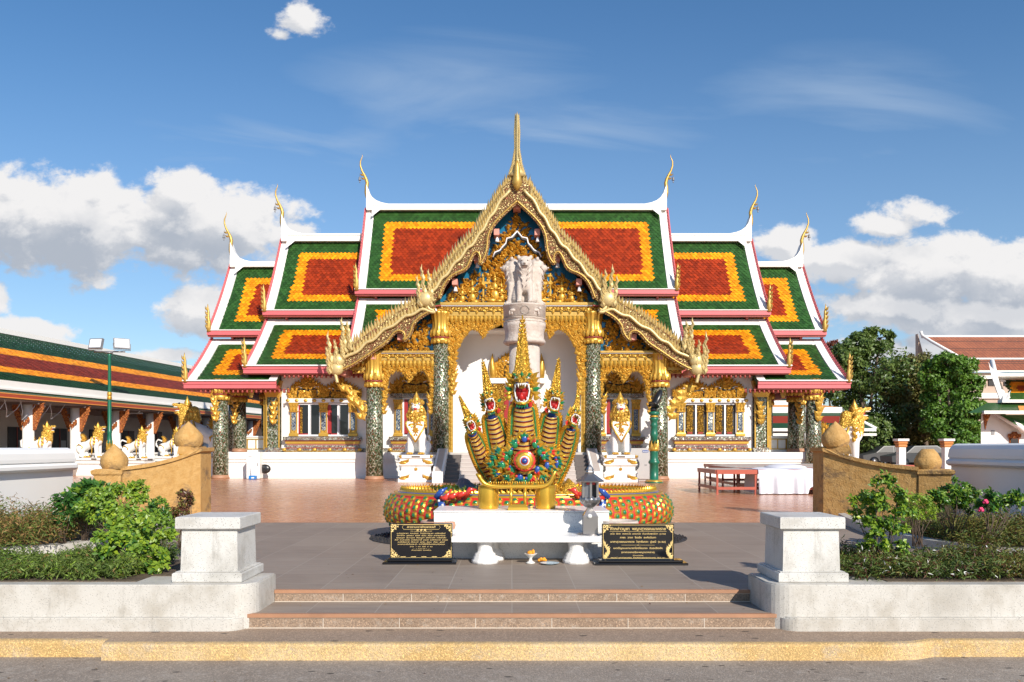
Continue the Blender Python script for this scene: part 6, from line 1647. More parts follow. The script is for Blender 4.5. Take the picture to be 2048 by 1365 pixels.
# near green post carrying a black spotlight
D = 29.8; x = X(1308, D); rt = thing('lamp_post', 'short green and gold post with a black spotlight right of the stairs', 'lamp post', (x, D, 0)); m = MB()
m.lathe([(.34, 0), (.34, .04), (.24, .10), (.165, .13), (.165, .70), (.21, .74), (.21, .80), (.165, .86), (.15, .92), (.155, 1.15), (.165, 1.18)], x, D, 0, 20)
m.lathe([(.14, 1.48), (.135, 1.75), (.16, 1.80), (.13, 1.86), (.125, 2.1), (.15, 2.14), (.125, 2.2), (.12, 2.3), (.17, 2.36), (.17, 2.42), (.10, 2.48), (.11, 2.52), (.19, 2.56), (.20, 2.64), (.10, 2.68)], x, D, 0, 20); part(m, 'pole', PG, rt)
m = MB(); m.lathe([(.15, 1.18), (.20, 1.24), (.19, 1.30), (.12, 1.46)], x, D, 0, 12, 0, flute=.06, nf=6); m.lathe([(.17, 2.46), (.15, 2.52)], x, D, 0, 12, 0)
for i in range(8): a = i * PI / 4; m.xf = Matrix.Translation((x + .16 * math.cos(a), D + .16 * math.sin(a), 1.2)) @ Matrix.Rotation(a + PI / 2, 4, 'Z'); m.leaf((0, 0, 0), 0, .12, .42, .04); m.xf = None
m.lathe([(.33, .04), (.30, .10), (.24, .12)], x, D, 0, 16, 0, flute=.05, nf=8)
part(m, 'gilt_collar', GOLD, rt)
BP = M('black_plastic', (.015, .015, .016), .3, bump=0); m = MB(); m.xf = Matrix.Translation((x + .10, D - .05, 3.16)) @ Matrix.Rotation(R(35), 4, 'Z') @ Matrix.Rotation(R(32), 4, 'Y')
m.ell((0, 0, 0), (.13, .18, .40), 16, 10); m.lathe([(.20, -.02), (.23, .0), (.05, .10)], .0, 0, -.30, 16); m.xf = None
m.tube([(x - .2, D, 2.86), (x - .08, D, 2.98), (x + .05, D, 2.98)], .05, 8); m.lathe([(.06, 0), (.12, .06), (.13, .16), (.06, .22)], x - .02, D, 2.64, 12)
part(m, 'spotlight', BP, rt)
# small spotlight by the left outer column
D = 31.9; x = X(727, D); m = MB(); m.tube([(x, D, 1.12), (x, D, 1.45)], .03, 6); m.ell((x, D, 1.6), (.10, .12, .16), 10, 8); m.lathe([(.12, 0), (.12, .03)], x, D, 1.12, 10)
m.box(x - .12, x + .12, D - .1, D + 2.4, 1.08, 1.12)
# condenser unit
D = 31.6; x0, x1 = X(1258, D), X(1300, D); rt = thing('air_conditioner', 'grey outdoor air conditioner unit behind the right lion pedestal', 'air conditioner', ((x0 + x1) / 2, D, 0))
ACM = M('warm_grey_metal', (.42, .40, .39), .45, bump=0); m = MB(); m.box(x0 - .25, x1, D, D + .42, .06, 1.30, bev=.02); m.box(x0 - .2, x1 - .05, D + .05, D + .35, 0, .07); part(m, 'casing', ACM, rt)
m = MB(); m.xf = Matrix.Translation((x0 + .12, D - .01, .66)) @ Matrix.Rotation(R(90), 4, 'X')
for r in (.30, .25, .20, .15, .10, .05): m.lathe([(r, 0), (r, .015), (r - .018, .015), (r - .018, 0)], 0, 0, 0, 28, 0)
m.lathe([(.32, -.012), (.001, -.011)], 0, 0, 0, 28, 1); part(m, 'fan_grille', [GREY, DARK], rt)
m = MB(); m.box(x1 - .30, x1 - .07, D - .008, D, 1.13, 1.22, 0); bd = part(m, 'badge', BGEM, rt); m = MB(); m.box(x1 - .22, x1 - .12, D - .01, D, .62, .64); part(m, 'handle', DARK, rt)
m = MB()
for i in range(5): m.box(x1 - .28 + .04 * i, x1 - .255 + .04 * i, D - .011, D - .008, 1.155, 1.155 + .04 - .012 * (i % 2))
part(m, 'badge_marks', TEETH, bd)
# white cabinet with blue box at the left of the plinth
D = 33.2; x0, x1 = X(493, D), X(519, D); rt = thing('electrical_cabinet', 'tall white electrical cabinet standing against the left end of the temple plinth', 'cabinet', ((x0 + x1) / 2, D, 0))
m = MB(); m.box(x0, x1, D, D + .45, .02, 1.14, bev=.012); part(m, 'case', LW, rt); m = MB(); m.box(x0 + .03, x1 - .03, D - .006, D, .12, 1.08); part(m, 'door', M('off_white_door', (.70, .69, .67), .4, bump=0), rt)
m = MB(); m.box(x1 - .10, x1 - .07, D - .02, D - .006, .55, .68); m.box(x0 + .08, x0 + .22, D - .01, D - .006, .95, .97); part(m, 'handle', GREY, rt)
m = MB(); x = X(505, 33); m.box(x - .13, x + .16, 32.9, 33.1, 0, .16, bev=.02); m.tube([(x - .05, 33, .15), (x - .07, 33, .6)], .012, 5, 1); m.box(x - .02, x + .1, 32.89, 32.9, .05, .1, 1)
single(m, 'pump_box', [M('blue_plastic', (.01, .17, .50), .35, bump=0), FRAMEM], 'small bright blue box on the floor before the white cabinet', 'box', (x, 33, 0))
m = MB(); x = X(528, 33.5); m.tube([(x - .35, 33.9, .98), (x - .1, 33.7, .98)], .02, 6, 1); m.tube([(x - .1, 33.7, .25), (x - .1, 33.7, .6)], .03, 6, 0); m.ell((x, 33.6, .42), (.26, .10, .20), 12, 8, 0)
single(m, 'wall_spotlight', [BP, FRAMEM], 'small black spotlight fixed low on the plinth right of the white cabinet', 'lamp', (x, 33.7, 0))

# ================================================================ STAGE TABLES WITH WHITE CLOTH
RW = M('red_brown_timber', (.40, .085, .05), .45, var=.2, vs=4); BW = M('weathered_boards', (.42, .38, .34), .7, var=.2, vs=3, bs=40, bump=.3)
TZ = .70
def bench(x0, x1, y0, y1, label, sh=0):
    rt = thing('stage_table', label, 'table', ((x0 + x1) / 2, y0, 0), group=None)
    m = MB(); n = max(3, int((y1 - y0) / .22))
    for i in range(n): a = y0 + (y1 - y0) * i / n; m.box(x0, x1, a + .004, y0 + (y1 - y0) * (i + 1) / n - .004, TZ - .03, TZ - .002 * (i % 2))
    part(m, 'table_top', [BW], rt)
    m = MB(); m.box(x0, x1, y0 - .03, y0, TZ - .12, TZ + .004); m.box(x0 - .03, x0, y0, y1, TZ - .12, TZ); m.box(x1, x1 + .03, y0, y1, TZ - .12, TZ); m.box(x0, x1, y0 - .01, y0 + .03, .14, .22); m.box(x0 - .01, x0 + .03, y0 + .03, y1, .14, .22)
    part(m, 'rail', [RW], rt)
    nx = 2 if x1 - x0 < 2 else 3
    for i in range(nx):
        for yy in ((y0, y1 - .06) if y1 - y0 < 3 else (y0, (y0 + y1) / 2, y1 - .06)):
            x = x0 + (x1 - x0 - .06) * i / (nx - 1); m = MB(); m.box(x, x + .055, yy, yy + .055, 0, TZ - .03); part(m, 'leg', [RW], rt)
    return rt
bench(X(1433, 22.4), X(1514, 22.4), 22.4, 24.6, 'red brown framed stage table at the near left, with bare legs showing')
bench(X(1520, 22.4), X(1672, 22.4), 22.45, 24.6, 'long stage table hidden under the white cloth')
bench(X(1680, 22.4), X(1780, 22.4), 22.4, 24.6, 'red brown stage table right of the white cloth, by the sandstone wall')
bench(X(1452, 26), X(1800, 26), 24.75, 28.2, 'broad stage platform of weathered grey boards behind the white cloth')
bench(X(1428, 29.5), X(1800, 29.5), 28.35, 31.0, 'farthest boarded stage platform close to the temple plinth')
x0, x1 = X(1518, 22.3), X(1676, 22.3); m = MB(); nx = 120; top = []; v = []; f = []
rows = [(24.2, TZ + .012, 0), (23.0, TZ + .03, 0), (22.44, TZ + .016, 0), (22.37, TZ - .02, .3), (22.36, TZ * .6, .8), (22.36, TZ * .3, 1.0), (22.35, .03, 1.15)]
for (yy, zz_, am) in rows:
    for i in range(nx + 1):
        t = i / nx; w_ = math.sin(t * 55 + .8 * math.sin(t * 9)) * .5 + .5 * math.sin(t * 23 + 1)
        v.append((x0 + (x1 - x0) * t, yy - am * .07 * (w_ + .3), zz_ + (.02 * math.sin(t * 14 + yy * 3) if am == 0 else 0) + (.20 * max(0, math.sin((t - .62) * 20)) * (.62 < t < .777) if zz_ == .03 else 0)))
for r_ in range(len(rows) - 1):
    for i in range(nx): q = r_ * (nx + 1) + i; f.append((q, q + nx + 1, q + nx + 2, q + 1))
m.add(v, f, 0, True)
m.add([(x0 + .0, 22.37, TZ + .02), (x0, 23.6, TZ + .02), (x0 - .04, 23.6, .05), (x0 - .05, 22.38, .04)], [(0, 1, 2, 3)], 0); m.add([(x1, 22.37, TZ + .02), (x1, 23.6, TZ + .02), (x1 + .03, 23.6, .05), (x1 + .04, 22.38, .04)], [(3, 2, 1, 0)], 0)
CL = M('white_cloth', (.68, .68, .73), .8, var=.04, bump=.1, bs=60)
single(m, 'table_cloth', CL, 'white cloth hanging in folds over the front stage table', 'cloth', ((x0 + x1) / 2, 22.3, 0))
m = MB(); m.ell((X(1570, 24), 24.0, TZ + .01), (.62, .7, .13), 20, 8); single(m, 'folded_cloth', CL, 'heap of white cloth lying on the boards behind the draped table', 'cloth', (X(1570, 24), 24, TZ))

# ================================================================ LEFT GALLERY
ga = -math.atan(GDIR)
G = thing('gallery_building', 'long low gallery with striped tiled roof and white columns on the left', 'gallery', (-22.3, 36.0, 0), ga)
GT = [Mtile('gallery_green_tile', (.014, .055, .022)), Mtile('gallery_orange_tile', (.88, .33, .02)), Mtile('gallery_maroon_tile', (.24, .032, .015))]
y0_, y1_ = -12.0, 44.0
prof_g = [(-3.45, 7.05), (1.55, 4.10)]
def gp_(t): return (prof_g[0][0] + (prof_g[1][0] - prof_g[0][0]) * t, prof_g[0][1] + (prof_g[1][1] - prof_g[0][1]) * t - .25 * math.sin(PI * t))
m = MB(); rows_ = 44
for i in range(rows_):
    t0, t1 = i / rows_, (i + 1) / rows_; a, b = gp_(t0), gp_(t1 + .004)
    mt = 0 if t0 < .26 else 1 if t0 < .38 else 2 if t0 < .62 else 1 if t0 < .76 else 0
    y = y0_
    nn = 250; st_ = (y1_ - y0_) / nn
    for k in range(nn):
        y = y0_ + k * st_; e = .012 if k % 2 else 0
        m.add([(a[0], y, a[1] + .0), (a[0], y + st_, a[1]), (b[0], y + st_, b[1] + .035 + e), (b[0], y, b[1] + .035 + e), (b[0], y + st_, b[1] - .01), (b[0], y, b[1] - .01)], [(0, 3, 2, 1), (3, 5, 4, 2)], mt)
rf_ = part(m, 'roof', GT, G)
m = MB(); m.box(-3.7, -3.3, y0_, y1_, 6.98, 7.22); part(m, 'ridge_cap', WHITE, rf_)
m = MB(); m.prism([(-3.45, 6.6), (-1.0, 4.75), (1.5, 3.85), (1.5, 3.75), (-8.4, 3.75)], y0_, y1_, 'y'); part(m, 'roof_underside', DPINK, rf_)
m = MB(); m.box(1.42, 1.62, y0_, y1_, 3.80, 4.12); m.box(1.45, 1.70, y0_, y1_, 3.72, 3.80); part(m, 'eave_plaster', WHITE, rf_)
m = MB(); m.add([(1.55, y0_, 3.74), (1.55, y1_, 3.74), (1.95, y1_, 3.56), (1.95, y0_, 3.56)], [(0, 1, 2, 3)], 0)
for (a, b, z0, z1, mt) in ((1.95, 1.99, 3.53, 3.57, 1), (1.94, 1.98, 3.40, 3.53, 2), (1.95, 1.99, 3.36, 3.40, 1)): m.box(a, b, y0_, y1_, z0, z1, mt)
part(m, 'eave_board', [GT[0], M('orange_board', (.70, .28, .06), .5), M('maroon_board', (.38, .07, .03), .5)], rf_)
m = MB(); m.box(-.3, 1.9, y0_, y1_, 3.30, 3.34, 0); m.box(-.25, .35, y0_, y1_, 2.98, 3.30, 1)
for k in range(18): m.box(-.2, 1.9, y0_ + 1.5 + k * 3.1, y0_ + 1.56 + k * 3.1, 3.20, 3.30, 1)
part(m, 'soffit', [M('grey_soffit', (.22, .19, .18), .7), M('grey_beam', (.16, .12, .11), .7)], G)
m = MB(); m.box(-3.3, -3.0, y0_, y1_, 0, 3.9, 0); m.box(-8, -7.8, y0_, y1_, 0, 3.9, 0); part(m, 'back_wall', M('cream_wall', (.62, .58, .52), .7), G)
m = MB(); m.box(-3.3, 1.55, y0_, y1_, 0, .42, 0); part(m, 'floor', M('gallery_floor', (.30, .24, .20), .5), G)
ORN = Mcarve('rust_carving', (.58, .20, .05), (.20, .02, .01), 12, rough=.5, metal=.2)
for k in range(13):
    yc = 2.2 + 3.12 * (k - 4)
    m = MB(); m.lathe([(.27, 0), (.27, .1), (.235, .16), (.225, 2.95)], 1.2, yc, .42, 18); c = part(m, 'column', WHITE, G)
    m = MB()
    for q in (-1, 1):
        for i in range(7):
            m.leaf((1.2 + q * (.26 + .05 * i), yc - .02, 2.1 + .16 * i), q * -.6, .20 + .03 * i, .32, .05, 0)
    for i in range(5): m.leaf((1.0 + .1 * i, yc - .26, 2.45 + .1 * abs(i - 2)), PI, .14, .3, .04)
    m.prism([(1.42, 2.05), (1.88, 3.28), (1.42, 3.28)], yc - .03, yc + .03, 'y'); m.prism([(.24, 2.1), (.24, 3.0), (.6, 3.0)], yc + .2, yc + .8, 'y') if False else None
    for i in range(8): m.leaf((1.25, yc + .3 + .06 * i, 3.2 - .02 * i), PI, .2, .45 - .04 * i, .05)
    part(m, 'carved_bracket', ORN, c)
    m = MB(); m.box(-3.0, -2.96, yc + .8, yc + 2.0, 1.0, 2.35, 0); m.box(-2.96, -2.94, yc + 1.38, yc + 1.43, 1.0, 2.35, 1); m.box(-2.965, -2.95, yc + 1.5, yc + 1.9, 1.05, 1.7, 2); part(m, 'window', [DARK, DPINK, GREY], G)
    m = MB()
    for i in range(9): m.box(.95, 1.02, yc + .45 + .27 * i, yc + .57 + .27 * i, .46, .95)
    m.box(.92, 1.06, yc + .3, yc + 2.9, .95, 1.05); m.box(.92, 1.06, yc + .3, yc + 2.9, .42, .47); part(m, 'balustrade', WHITE, G)
    if k < 9:
        m = MB(); yy = yc + 1.6
        for q in range(6): m.leaf((.1, yy - .5 + .2 * q, 2.98), PI, .24, .22 + .12 * (2.5 - abs(q - 2.5)), .04)
        part(m, 'valance', ORN, G)
for k in range(4):
    m = MB(); y = -8 + k * 7.5; m.tube([(1.5, y, 3.28), (1.2, y + .3, 3.2)], .03, 6); m.box(.6, 1.5, y + .2, y + .26, 3.14, 3.2); part(m, 'strip_lamp', FRAMEM, G)
# loose wires under the eave at the near end
m = MB()
for k in range(7):
    y = -5.5 + k * .9; m.tube([(1.6, y, 3.3), (1.5, y + .25, 2.9), (1.3, y + .45, 2.6 - .1 * (k % 3)), (1.5, y + .8, 2.95), (1.6, y + 1.0, 3.3)], .014, 4)
part(m, 'hanging_wires', FRAMEM, G)

# ================================================================ RIGHT BACKGROUND
def hip_building():
    rt = thing('gallery_building', 'low gallery with green and maroon hipped roof seen behind the right end of the temple', 'gallery', (X(1560, 55), 55, 0))
    D = 52.0; Zp = lambda p: Z(p, D); Xp = lambda p: X(p, D)
    m = MB(); m.box(Xp(1440), Xp(1690), D + 2.0, D + 6, 0, Zp(850), 0); m.box(Xp(1440), Xp(1715), D + 1.8, D + 2.0, 0, Zp(905), 0); part(m, 'wall', WHITE, rt)
    m = MB(); z0, z1, z2, z3, z4 = Zp(868), Zp(845), Zp(815), Zp(805), Zp(790)
    def slope(xa, xb, yb, zb_, xc, xd, yt, zt_, mt): m.add([(xa, yb, zb_), (xb, yb, zb_), (xd, yt, zt_), (xc, yt, zt_)], [(0, 1, 2, 3)], mt); m.add([(xb, yb, zb_), (xb, yb + 6, zb_), (xd, yt + 4, zt_), (xd, yt, zt_)], [(0, 1, 2, 3)], mt)
    L_ = Xp(1430)
    slope(L_, Xp(1748), D, Zp(857), L_, Xp(1736), D + .6, Zp(846), 0); slope(L_, Xp(1736), D + .6, Zp(846), L_, Xp(1716), D + 1.2, Zp(831), 2); slope(L_, Xp(1716), D + 1.2, Zp(831), L_, Xp(1702), D + 1.6, Zp(824), 0)
    slope(L_, Xp(1700), D + 1.7, Zp(812), L_, Xp(1672), D + 2.6, Zp(806), 1)
    slope(L_, Xp(1672), D + 2.7, Zp(797), L_, Xp(1672), D + 5.5, Zp(765), 0)
    part(m, 'roof', [GT[0], bpy.data.materials['orange_board'], GT[2]], rt)
    m = MB()
    for (a, b, c, d) in ((1430, 1752, 863, 857), (1430, 1706, 824, 812), (1430, 1676, 806, 797)): m.box(Xp(a), Xp(b), D - .05 + (863 - c) * .045, D + .15 + (863 - c) * .045, Zp(c), Zp(d))
    m.box(Xp(1434), Xp(1754), D + .05, D + .2, Zp(872), Zp(867)); m.tube([(Xp(1706), D + 1.5, Zp(822)), (Xp(1752), D, Zp(858))], .12, 6); m.tube([(Xp(1672), D + 2.6, Zp(765)), (Xp(1672), D + 2.6, Zp(797))], .14, 6)
    part(m, 'roof_trim', WHITE, rt)
    m = MB()
    for i in range(7): m.box(Xp(1560 + i * 24), Xp(1566 + i * 24), D + .8, D + 1.1, 0, Zp(872))
    part(m, 'posts', WHITE, rt)
    m = MB(); m.box(L_, Xp(1700), D + 1.2, D + 1.9, Zp(905), Zp(876)); part(m, 'opening_shade_block', DARK, rt)  # solid dark block, its colour stands for the shade behind the posts
hip_building()
# far hall with red-brown roofs
D = 78.0; rt = thing('far_hall', 'tall distant hall with layered red brown roofs beyond the trees', 'building', (X(1990, D), D, 0)); Zp = lambda p, d=D: Z(p, d); Xp = lambda p, d=D: X(p, d)
BT = Mtilefloor('brown_roof_tiles', (.20, .055, .028), (.34, .11, .05), .35, (.08, .03, .02), .6, .03, streak=False)
m = MB()
def rslope(xa, xb, y0, z0, xc, xd, y1, z1): m.add([(xa, y0, z0), (xb, y0, z0), (xd, y1, z1), (xc, y1, z1)], [(0, 1, 2, 3)], 0)
n_ = 26
for (a, b, pt, pb, yo, dd) in ((1903, 2200, 660, 717, 0, 5.0), (1903, 2200, 719, 746, -2.2, 2.0)):
    for i in range(n_ if dd > 3 else 12):
        nn = n_ if dd > 3 else 12; t0, t1 = i / nn, (i + 1) / nn
        y0, y1 = D + yo + dd * (1 - t0), D + yo + dd * (1 - t1); z0, z1 = Zp(pt) + (Zp(pb) - Zp(pt)) * t0, Zp(pt) + (Zp(pb) - Zp(pt)) * t1
        m.add([(Xp(a + (8 * t1)), y1, z1 + .06), (Xp(b), y1, z1 + .06), (Xp(b), y0, z0), (Xp(a + 8 * t0), y0, z0), (Xp(a + 8 * t1), y1, z1 - .02), (Xp(b), y1, z1 - .02)], [(0, 1, 2, 3), (4, 5, 1, 0)], 0)
rr_ = part(m, 'roof', BT, rt)
m = MB(); m.box(Xp(1898), Xp(2200), D + 4.9, D + 5.3, Zp(662), Zp(657)); m.tube([(Xp(1894), D + 5, Zp(648)), (Xp(1897), D + 5, Zp(657)), (Xp(1905), D + 4, Zp(672)), (Xp(1914), D, Zp(712))], .16, 6); m.box(Xp(1905), Xp(2200), D - .4, D - .2, Zp(720), Zp(717)); m.box(Xp(1905), Xp(2200), D - 2.4, D - 2.2, Zp(749), Zp(746)); part(m, 'roof_trim', WHITE, rr_)
m = MB(); m.box(Xp(1916), Xp(2200), D - 2, D + 8, 0, Zp(750)); m.prism([(Xp(1893), Zp(750)), (Xp(1893), Zp(652)), (Xp(1910), Zp(714)), (Xp(1914), Zp(750))], D + 5.5, D + 6, 'y'); part(m, 'wall', M('beige_render', (.48, .36, .28), .7), rt)
m = MB()
for i in range(6): m.box(Xp(1922 + i * 30), Xp(1944 + i * 30), D - 2.1, D - 2.0, Zp(775), Zp(762))
part(m, 'windows', DARK, rt)
m = MB(); m.box(Xp(1914), Xp(2200), D - 2.3, D - 2, Zp(762), Zp(756)); m.box(Xp(1914), Xp(2200), D - 2.2, D - 2, Zp(800), Zp(790)); part(m, 'floor_band', WHITE, rt)
# small white hall at the right edge
D = 40.0; rt = thing('small_hall', 'small white chapel with green and orange tiled roof at the right edge', 'building', (X(2020, D), D, 0))
m = MB(); m.prism([(Xp(1962, D), 0), (Xp(1962, D), Zp(828, D)), (Xp(1990, D), Zp(828, D)), (Xp(2040, D), Zp(858, D)), (Xp(2120, D), Zp(858, D)), (Xp(2120, D), 0)], D, D + 8, 'y'); m.v = [(a + .64 * max(0, b - D), b, c) for a, b, c in m.v]; part(m, 'wall', WHITE, rt)
m = MB(); tx = lambda a, b, c: (X(a, b), b, Z(c, b))
rs = random.Random(2)
for j in range(15):
    t0, t1 = j / 15, (j + 1) / 15
    for i in range(26):
        px = 2003 + i * 6 + (j % 2) * 3 + 10 * t0; pyy = 746 + 54 * t0
        if px < 2000 + 14 * t0 + 4: continue
        mt = 1 if (px > 2018 and .28 < t0 < .72) else 0
        if px > 2030 and .42 < t0 < .62: mt = 2
        y = D + 3.5 - 3 * t0; y2 = D + 3.5 - 3 * t1
        m.add([tx(px, y, pyy), tx(px + 6, y, pyy), tx(px + 6, y2, pyy + 3.6), tx(px + 3, y2 - .05, pyy + 5), tx(px, y2, pyy + 3.6)], [(0, 4, 3, 2, 1)], mt)
part(m, 'roof_tiles', [TG, TY, TR], rt)
m = MB(); m.prism([(Xp(1984, D), Zp(722, D)), (Xp(1988, D), Zp(732, D)), (Xp(1998, D), Zp(743, D)), (Xp(2014, D), Zp(746, D)), (Xp(2160, D), Zp(746, D)), (Xp(2160, D), Zp(752, D)), (Xp(2003, D), Zp(752, D)), (Xp(2016, D), Zp(800, D)), (Xp(2008, D), Zp(800, D)), (Xp(1990, D), Zp(750, D))], D + .3, D + 3.7, 'y'); m.v = [(a + .62 * max(0, b - D - .3), b, c) for a, b, c in m.v]
m.tube([tx(1984, D + 3.5, 722), tx(1992, D + 2.5, 755), tx(2006, D + 1, 790), tx(2013, D + .3, 803)], .12, 6); m.leaf(tx(2013, D, 803), -.3, .2, .6, .1)
m.box(Xp(2000, D), Xp(2160, D), D - .2, D + .2, Zp(806, D), Zp(800, D)); m.box(Xp(1938, D), Xp(2160, D), D - 1.3, D - 1.1, Zp(830, D), Zp(824, D))
m.tube([tx(1990, D - .3, 824), tx(2040, D - .6, 854), tx(2048, D - .6, 862)], .16, 6); m.box(Xp(2036, D), Xp(2160, D), D - .5, D - .3, Zp(866, D), Zp(858, D)); part(m, 'roof_trim', WHITE, rt)
m = MB(); m.add([tx(1936, D - 1.2, 826), tx(2000, D - 1.2, 826), tx(2004, D + .2, 806), tx(1975, D + .2, 806)], [(0, 1, 2, 3)], 0); m.add([tx(2000, D - 1.2, 828), tx(2160, D - 1.2, 828), tx(2160, D + .2, 806), tx(2004, D + .2, 806)], [(0, 1, 2, 3)], 0); m.add([tx(2040, D - 1.25, 826), tx(2160, D - 1.25, 826), tx(2160, D - .2, 812), tx(2036, D - .2, 812)], [(0, 1, 2, 3)], 1)
m.add([tx(1999, D - .7, 830), tx(2120, D - .7, 830), tx(2120, D - .3, 858), tx(2046, D - .7, 858)], [(0, 3, 2, 1)], 0); part(m, 'lower_roof', [TG, bpy.data.materials['orange_board']], rt)
m = MB(); m.box(Xp(1982, D), Xp(1989, D), D - .02, D, Zp(870, D), Zp(861, D)); part(m, 'window', GREY, rt)
m = MB(); m.prism([(Xp(2018, D), 0), (Xp(2018, D), Zp(872, D)), (Xp(2024, D), Zp(864, D)), (Xp(2032, D), Zp(864, D)), (Xp(2037, D), Zp(872, D)), (Xp(2037, D), 0)], D - .06, D - .01, 'y', 1); m.box(Xp(2020, D), Xp(2035, D), D - .08, D - .06, 0, Zp(872, D), 0)
for i in range(9): m.leaf((Xp(2016 + i * 2.8, D), D - .08, Zp(868, D)), PI, .12, .3, .04, 1)
part(m, 'doorway', [DARK, ORN], rt)
m = MB(); m.prism([(Xp(1962, D), Zp(860, D)), (Xp(1958, D), Zp(830, D)), (Xp(1972, D), Zp(830, D)), (Xp(1965, D), Zp(845, D))], D - .4, D - .3, 'y'); part(m, 'eave_bracket', ORN, rt)
# gate posts with banded caps
gpo = None
for px, lab in ((1802, 'white gate post with orange banded cap, left one below the trees'), (1893, 'white gate post with orange banded cap, right one beside the white wall')):
    D = 36.0; loc = (X(px, D), D, 0)
    if gpo is None:
        gpo = thing('gate_post', lab, 'post', (0, 0, 0), group='banded gate posts'); zt = Z(878, D)
        m = MB(); m.box(-.15, .15, -.15, .15, 0, zt - .38); part(m, 'shaft', WHITE, gpo)
        m = MB(); m.frustum(0, 0, [(.17, .17, zt - .38), (.20, .20, zt - .32), (.17, .17, zt - .28), (.22, .22, zt - .19), (.19, .19, zt - .16), (.24, .24, zt - .10)], 0); m.box(-.25, .25, -.25, .25, zt - .10, zt, 1); part(m, 'cap', [M('orange_band_paint', (.55, .24, .08), .5), WHITE], gpo); gpo.location = loc
    else: copy_tree(gpo, None, loc, 0, lab)
# parked cars glimpsed over the stone wall
def car(px, D, col, label):
    x = X(px, D); rt = thing('parked_car', label, 'car', (x, D, 0)); P = M('car_paint_' + label.split()[0], col, .45, .1, bump=0)
    m = MB(); m.prism([(-2.1, .35), (-2.15, .75), (-1.2, .95), (-.6, 1.42), (.9, 1.45), (1.6, .98), (2.1, .90), (2.15, .35)], -.85, .85, 'y'); m.v = [(x + a, D + b * (1 if c < 1 else .85), c) for a, b, c in m.v]; part(m, 'body', P, rt)
    m = MB(); m.prism([(-1.08, .97), (-.55, 1.36), (.05, 1.38), (.05, .97)], -.87, .87, 'y'); m.prism([(.12, .97), (.12, 1.38), (.85, 1.38), (1.42, .98)], -.87, .87, 'y'); m.v = [(x + a, D + b * (1 if c < 1 else .87), c) for a, b, c in m.v]; part(m, 'windows', DARK, rt)
    for dx in (-1.35, 1.35):
        for q in (-1, 1):
            m = MB(); m.xf = Matrix.Translation((x + dx, D + q * .80, .33)) @ Matrix.Rotation(R(90), 4, 'X'); m.lathe([(.33, -.1), (.33, .1)], 0, 0, 0, 18, 0); wl_ = part(m, 'wheel', BP, rt)
            m = MB(); m.xf = Matrix.Translation((x + dx, D + q * .80, .33)) @ Matrix.Rotation(R(90), 4, 'X'); m.lathe([(.2, -.11), (.2, .11)], 0, 0, 0, 14, 0); part(m, 'rim', STEEL, wl_)
car(1836, 53, (.05, .055, .06), 'grey saloon car parked under the trees behind the right stone wall')
car(1880, 57, (.02, .05, .16), 'blue dark saloon car parked by the right gate post under the trees')
car(1775, 58, (.07, .07, .07), 'drab small car parked farther left under the trees')
# ================================================================ TREES AND PLANTING
BARK = M('bark', (.12, .085, .06), .85, var=.3, vs=4, bump=.6, bs=12)
TL1 = Mleaf('dark_tree_leaf', (.055, .11, .025), (.18, .25, .055)); TL2 = Mleaf('bright_tree_leaf', (.05, .14, .018), (.18, .32, .04)); TL3 = Mleaf('olive_tree_leaf', (.09, .11, .03), (.27, .23, .07))
def tree(px, D, lobes, mat, label, n, seed, lsize=.30, dens=1.0):
    """lobes: (px, py, rx_px, ry_px) crown masses; leaf clusters on many small sub-clumps"""
    rg = np.random.RandomState(seed); x = X(px, D); rt = thing('tree', label, 'tree', (x, D, 0), group='trees behind the right wall')
    k = D / F; P = []; Nn = []; m = MB()
    m.tube([(x, D, 0), (x + .1, D, 1.2), (x - .05, D, 2.2)], [.30, .24, .2], 9)
    tot = sum(a[2] * a[3] for a in lobes)
    for (lx, ly, rx, ry) in lobes:
        c = np.array([X(lx, D), D + rg.uniform(-.8, .8), Z(ly, D)]); R3 = np.array([rx * k, rx * k * .8, ry * k])
        m.tube([(x, D, 1.8), tuple((np.array([x, D, 2.0]) * .5 + c * .5) + rg.normal(0, .2, 3)), tuple(c)], [.15, .10, .04], 6)
        nc = int(36 * (rx * ry) / (tot / len(lobes))) + 6
        for j in range(nc):
            d = rg.normal(0, 1, 3); d /= np.linalg.norm(d); r = rg.uniform(.45, 1.02) ** .6
            cc = c + d * R3 * r; cr_ = rg.uniform(.45, .95) * min(rx, ry) * k * .42
            if j % 4 == 0: m.tube([tuple(c), tuple(c * .4 + cc * .6 + rg.normal(0, .1, 3)), tuple(cc)], [.05, .03, .012], 5)
            q = int(n * dens / (nc * len(lobes)) * (cr_ / (.7 * min(rx, ry) * k * .42)) ** 2)
            dd = rg.normal(0, 1, (q, 3)); dd /= np.linalg.norm(dd, axis=1, keepdims=True)
            P.append(cc + dd * cr_ * (rg.uniform(.35, 1.05, (q, 1)) ** .5) * np.array([1, 1, .7])); Nn.append(dd * .7 + d * .5 + np.array([0, 0, .4]))
    part(m, 'trunk', BARK, rt)
    P = np.concatenate(P); Nn = np.concatenate(Nn)
    o = leafmesh('crown', P - np.array([x, D, 0]), Nn, rg.uniform(.6, 1.25, len(P)) * lsize, [mat], rnd=rg, parent=rt, jitter=.55, aspect=.55)
tree(1740, 60, [(1722, 690, 38, 30), (1765, 675, 32, 24), (1700, 715, 40, 35), (1745, 740, 75, 50), (1690, 770, 45, 50), (1770, 800, 70, 60), (1700, 850, 60, 45), (1740, 870, 70, 40)], TL1, 'tall dark evergreen tree right behind the temple roof, with two humps on top', 24000, 3)
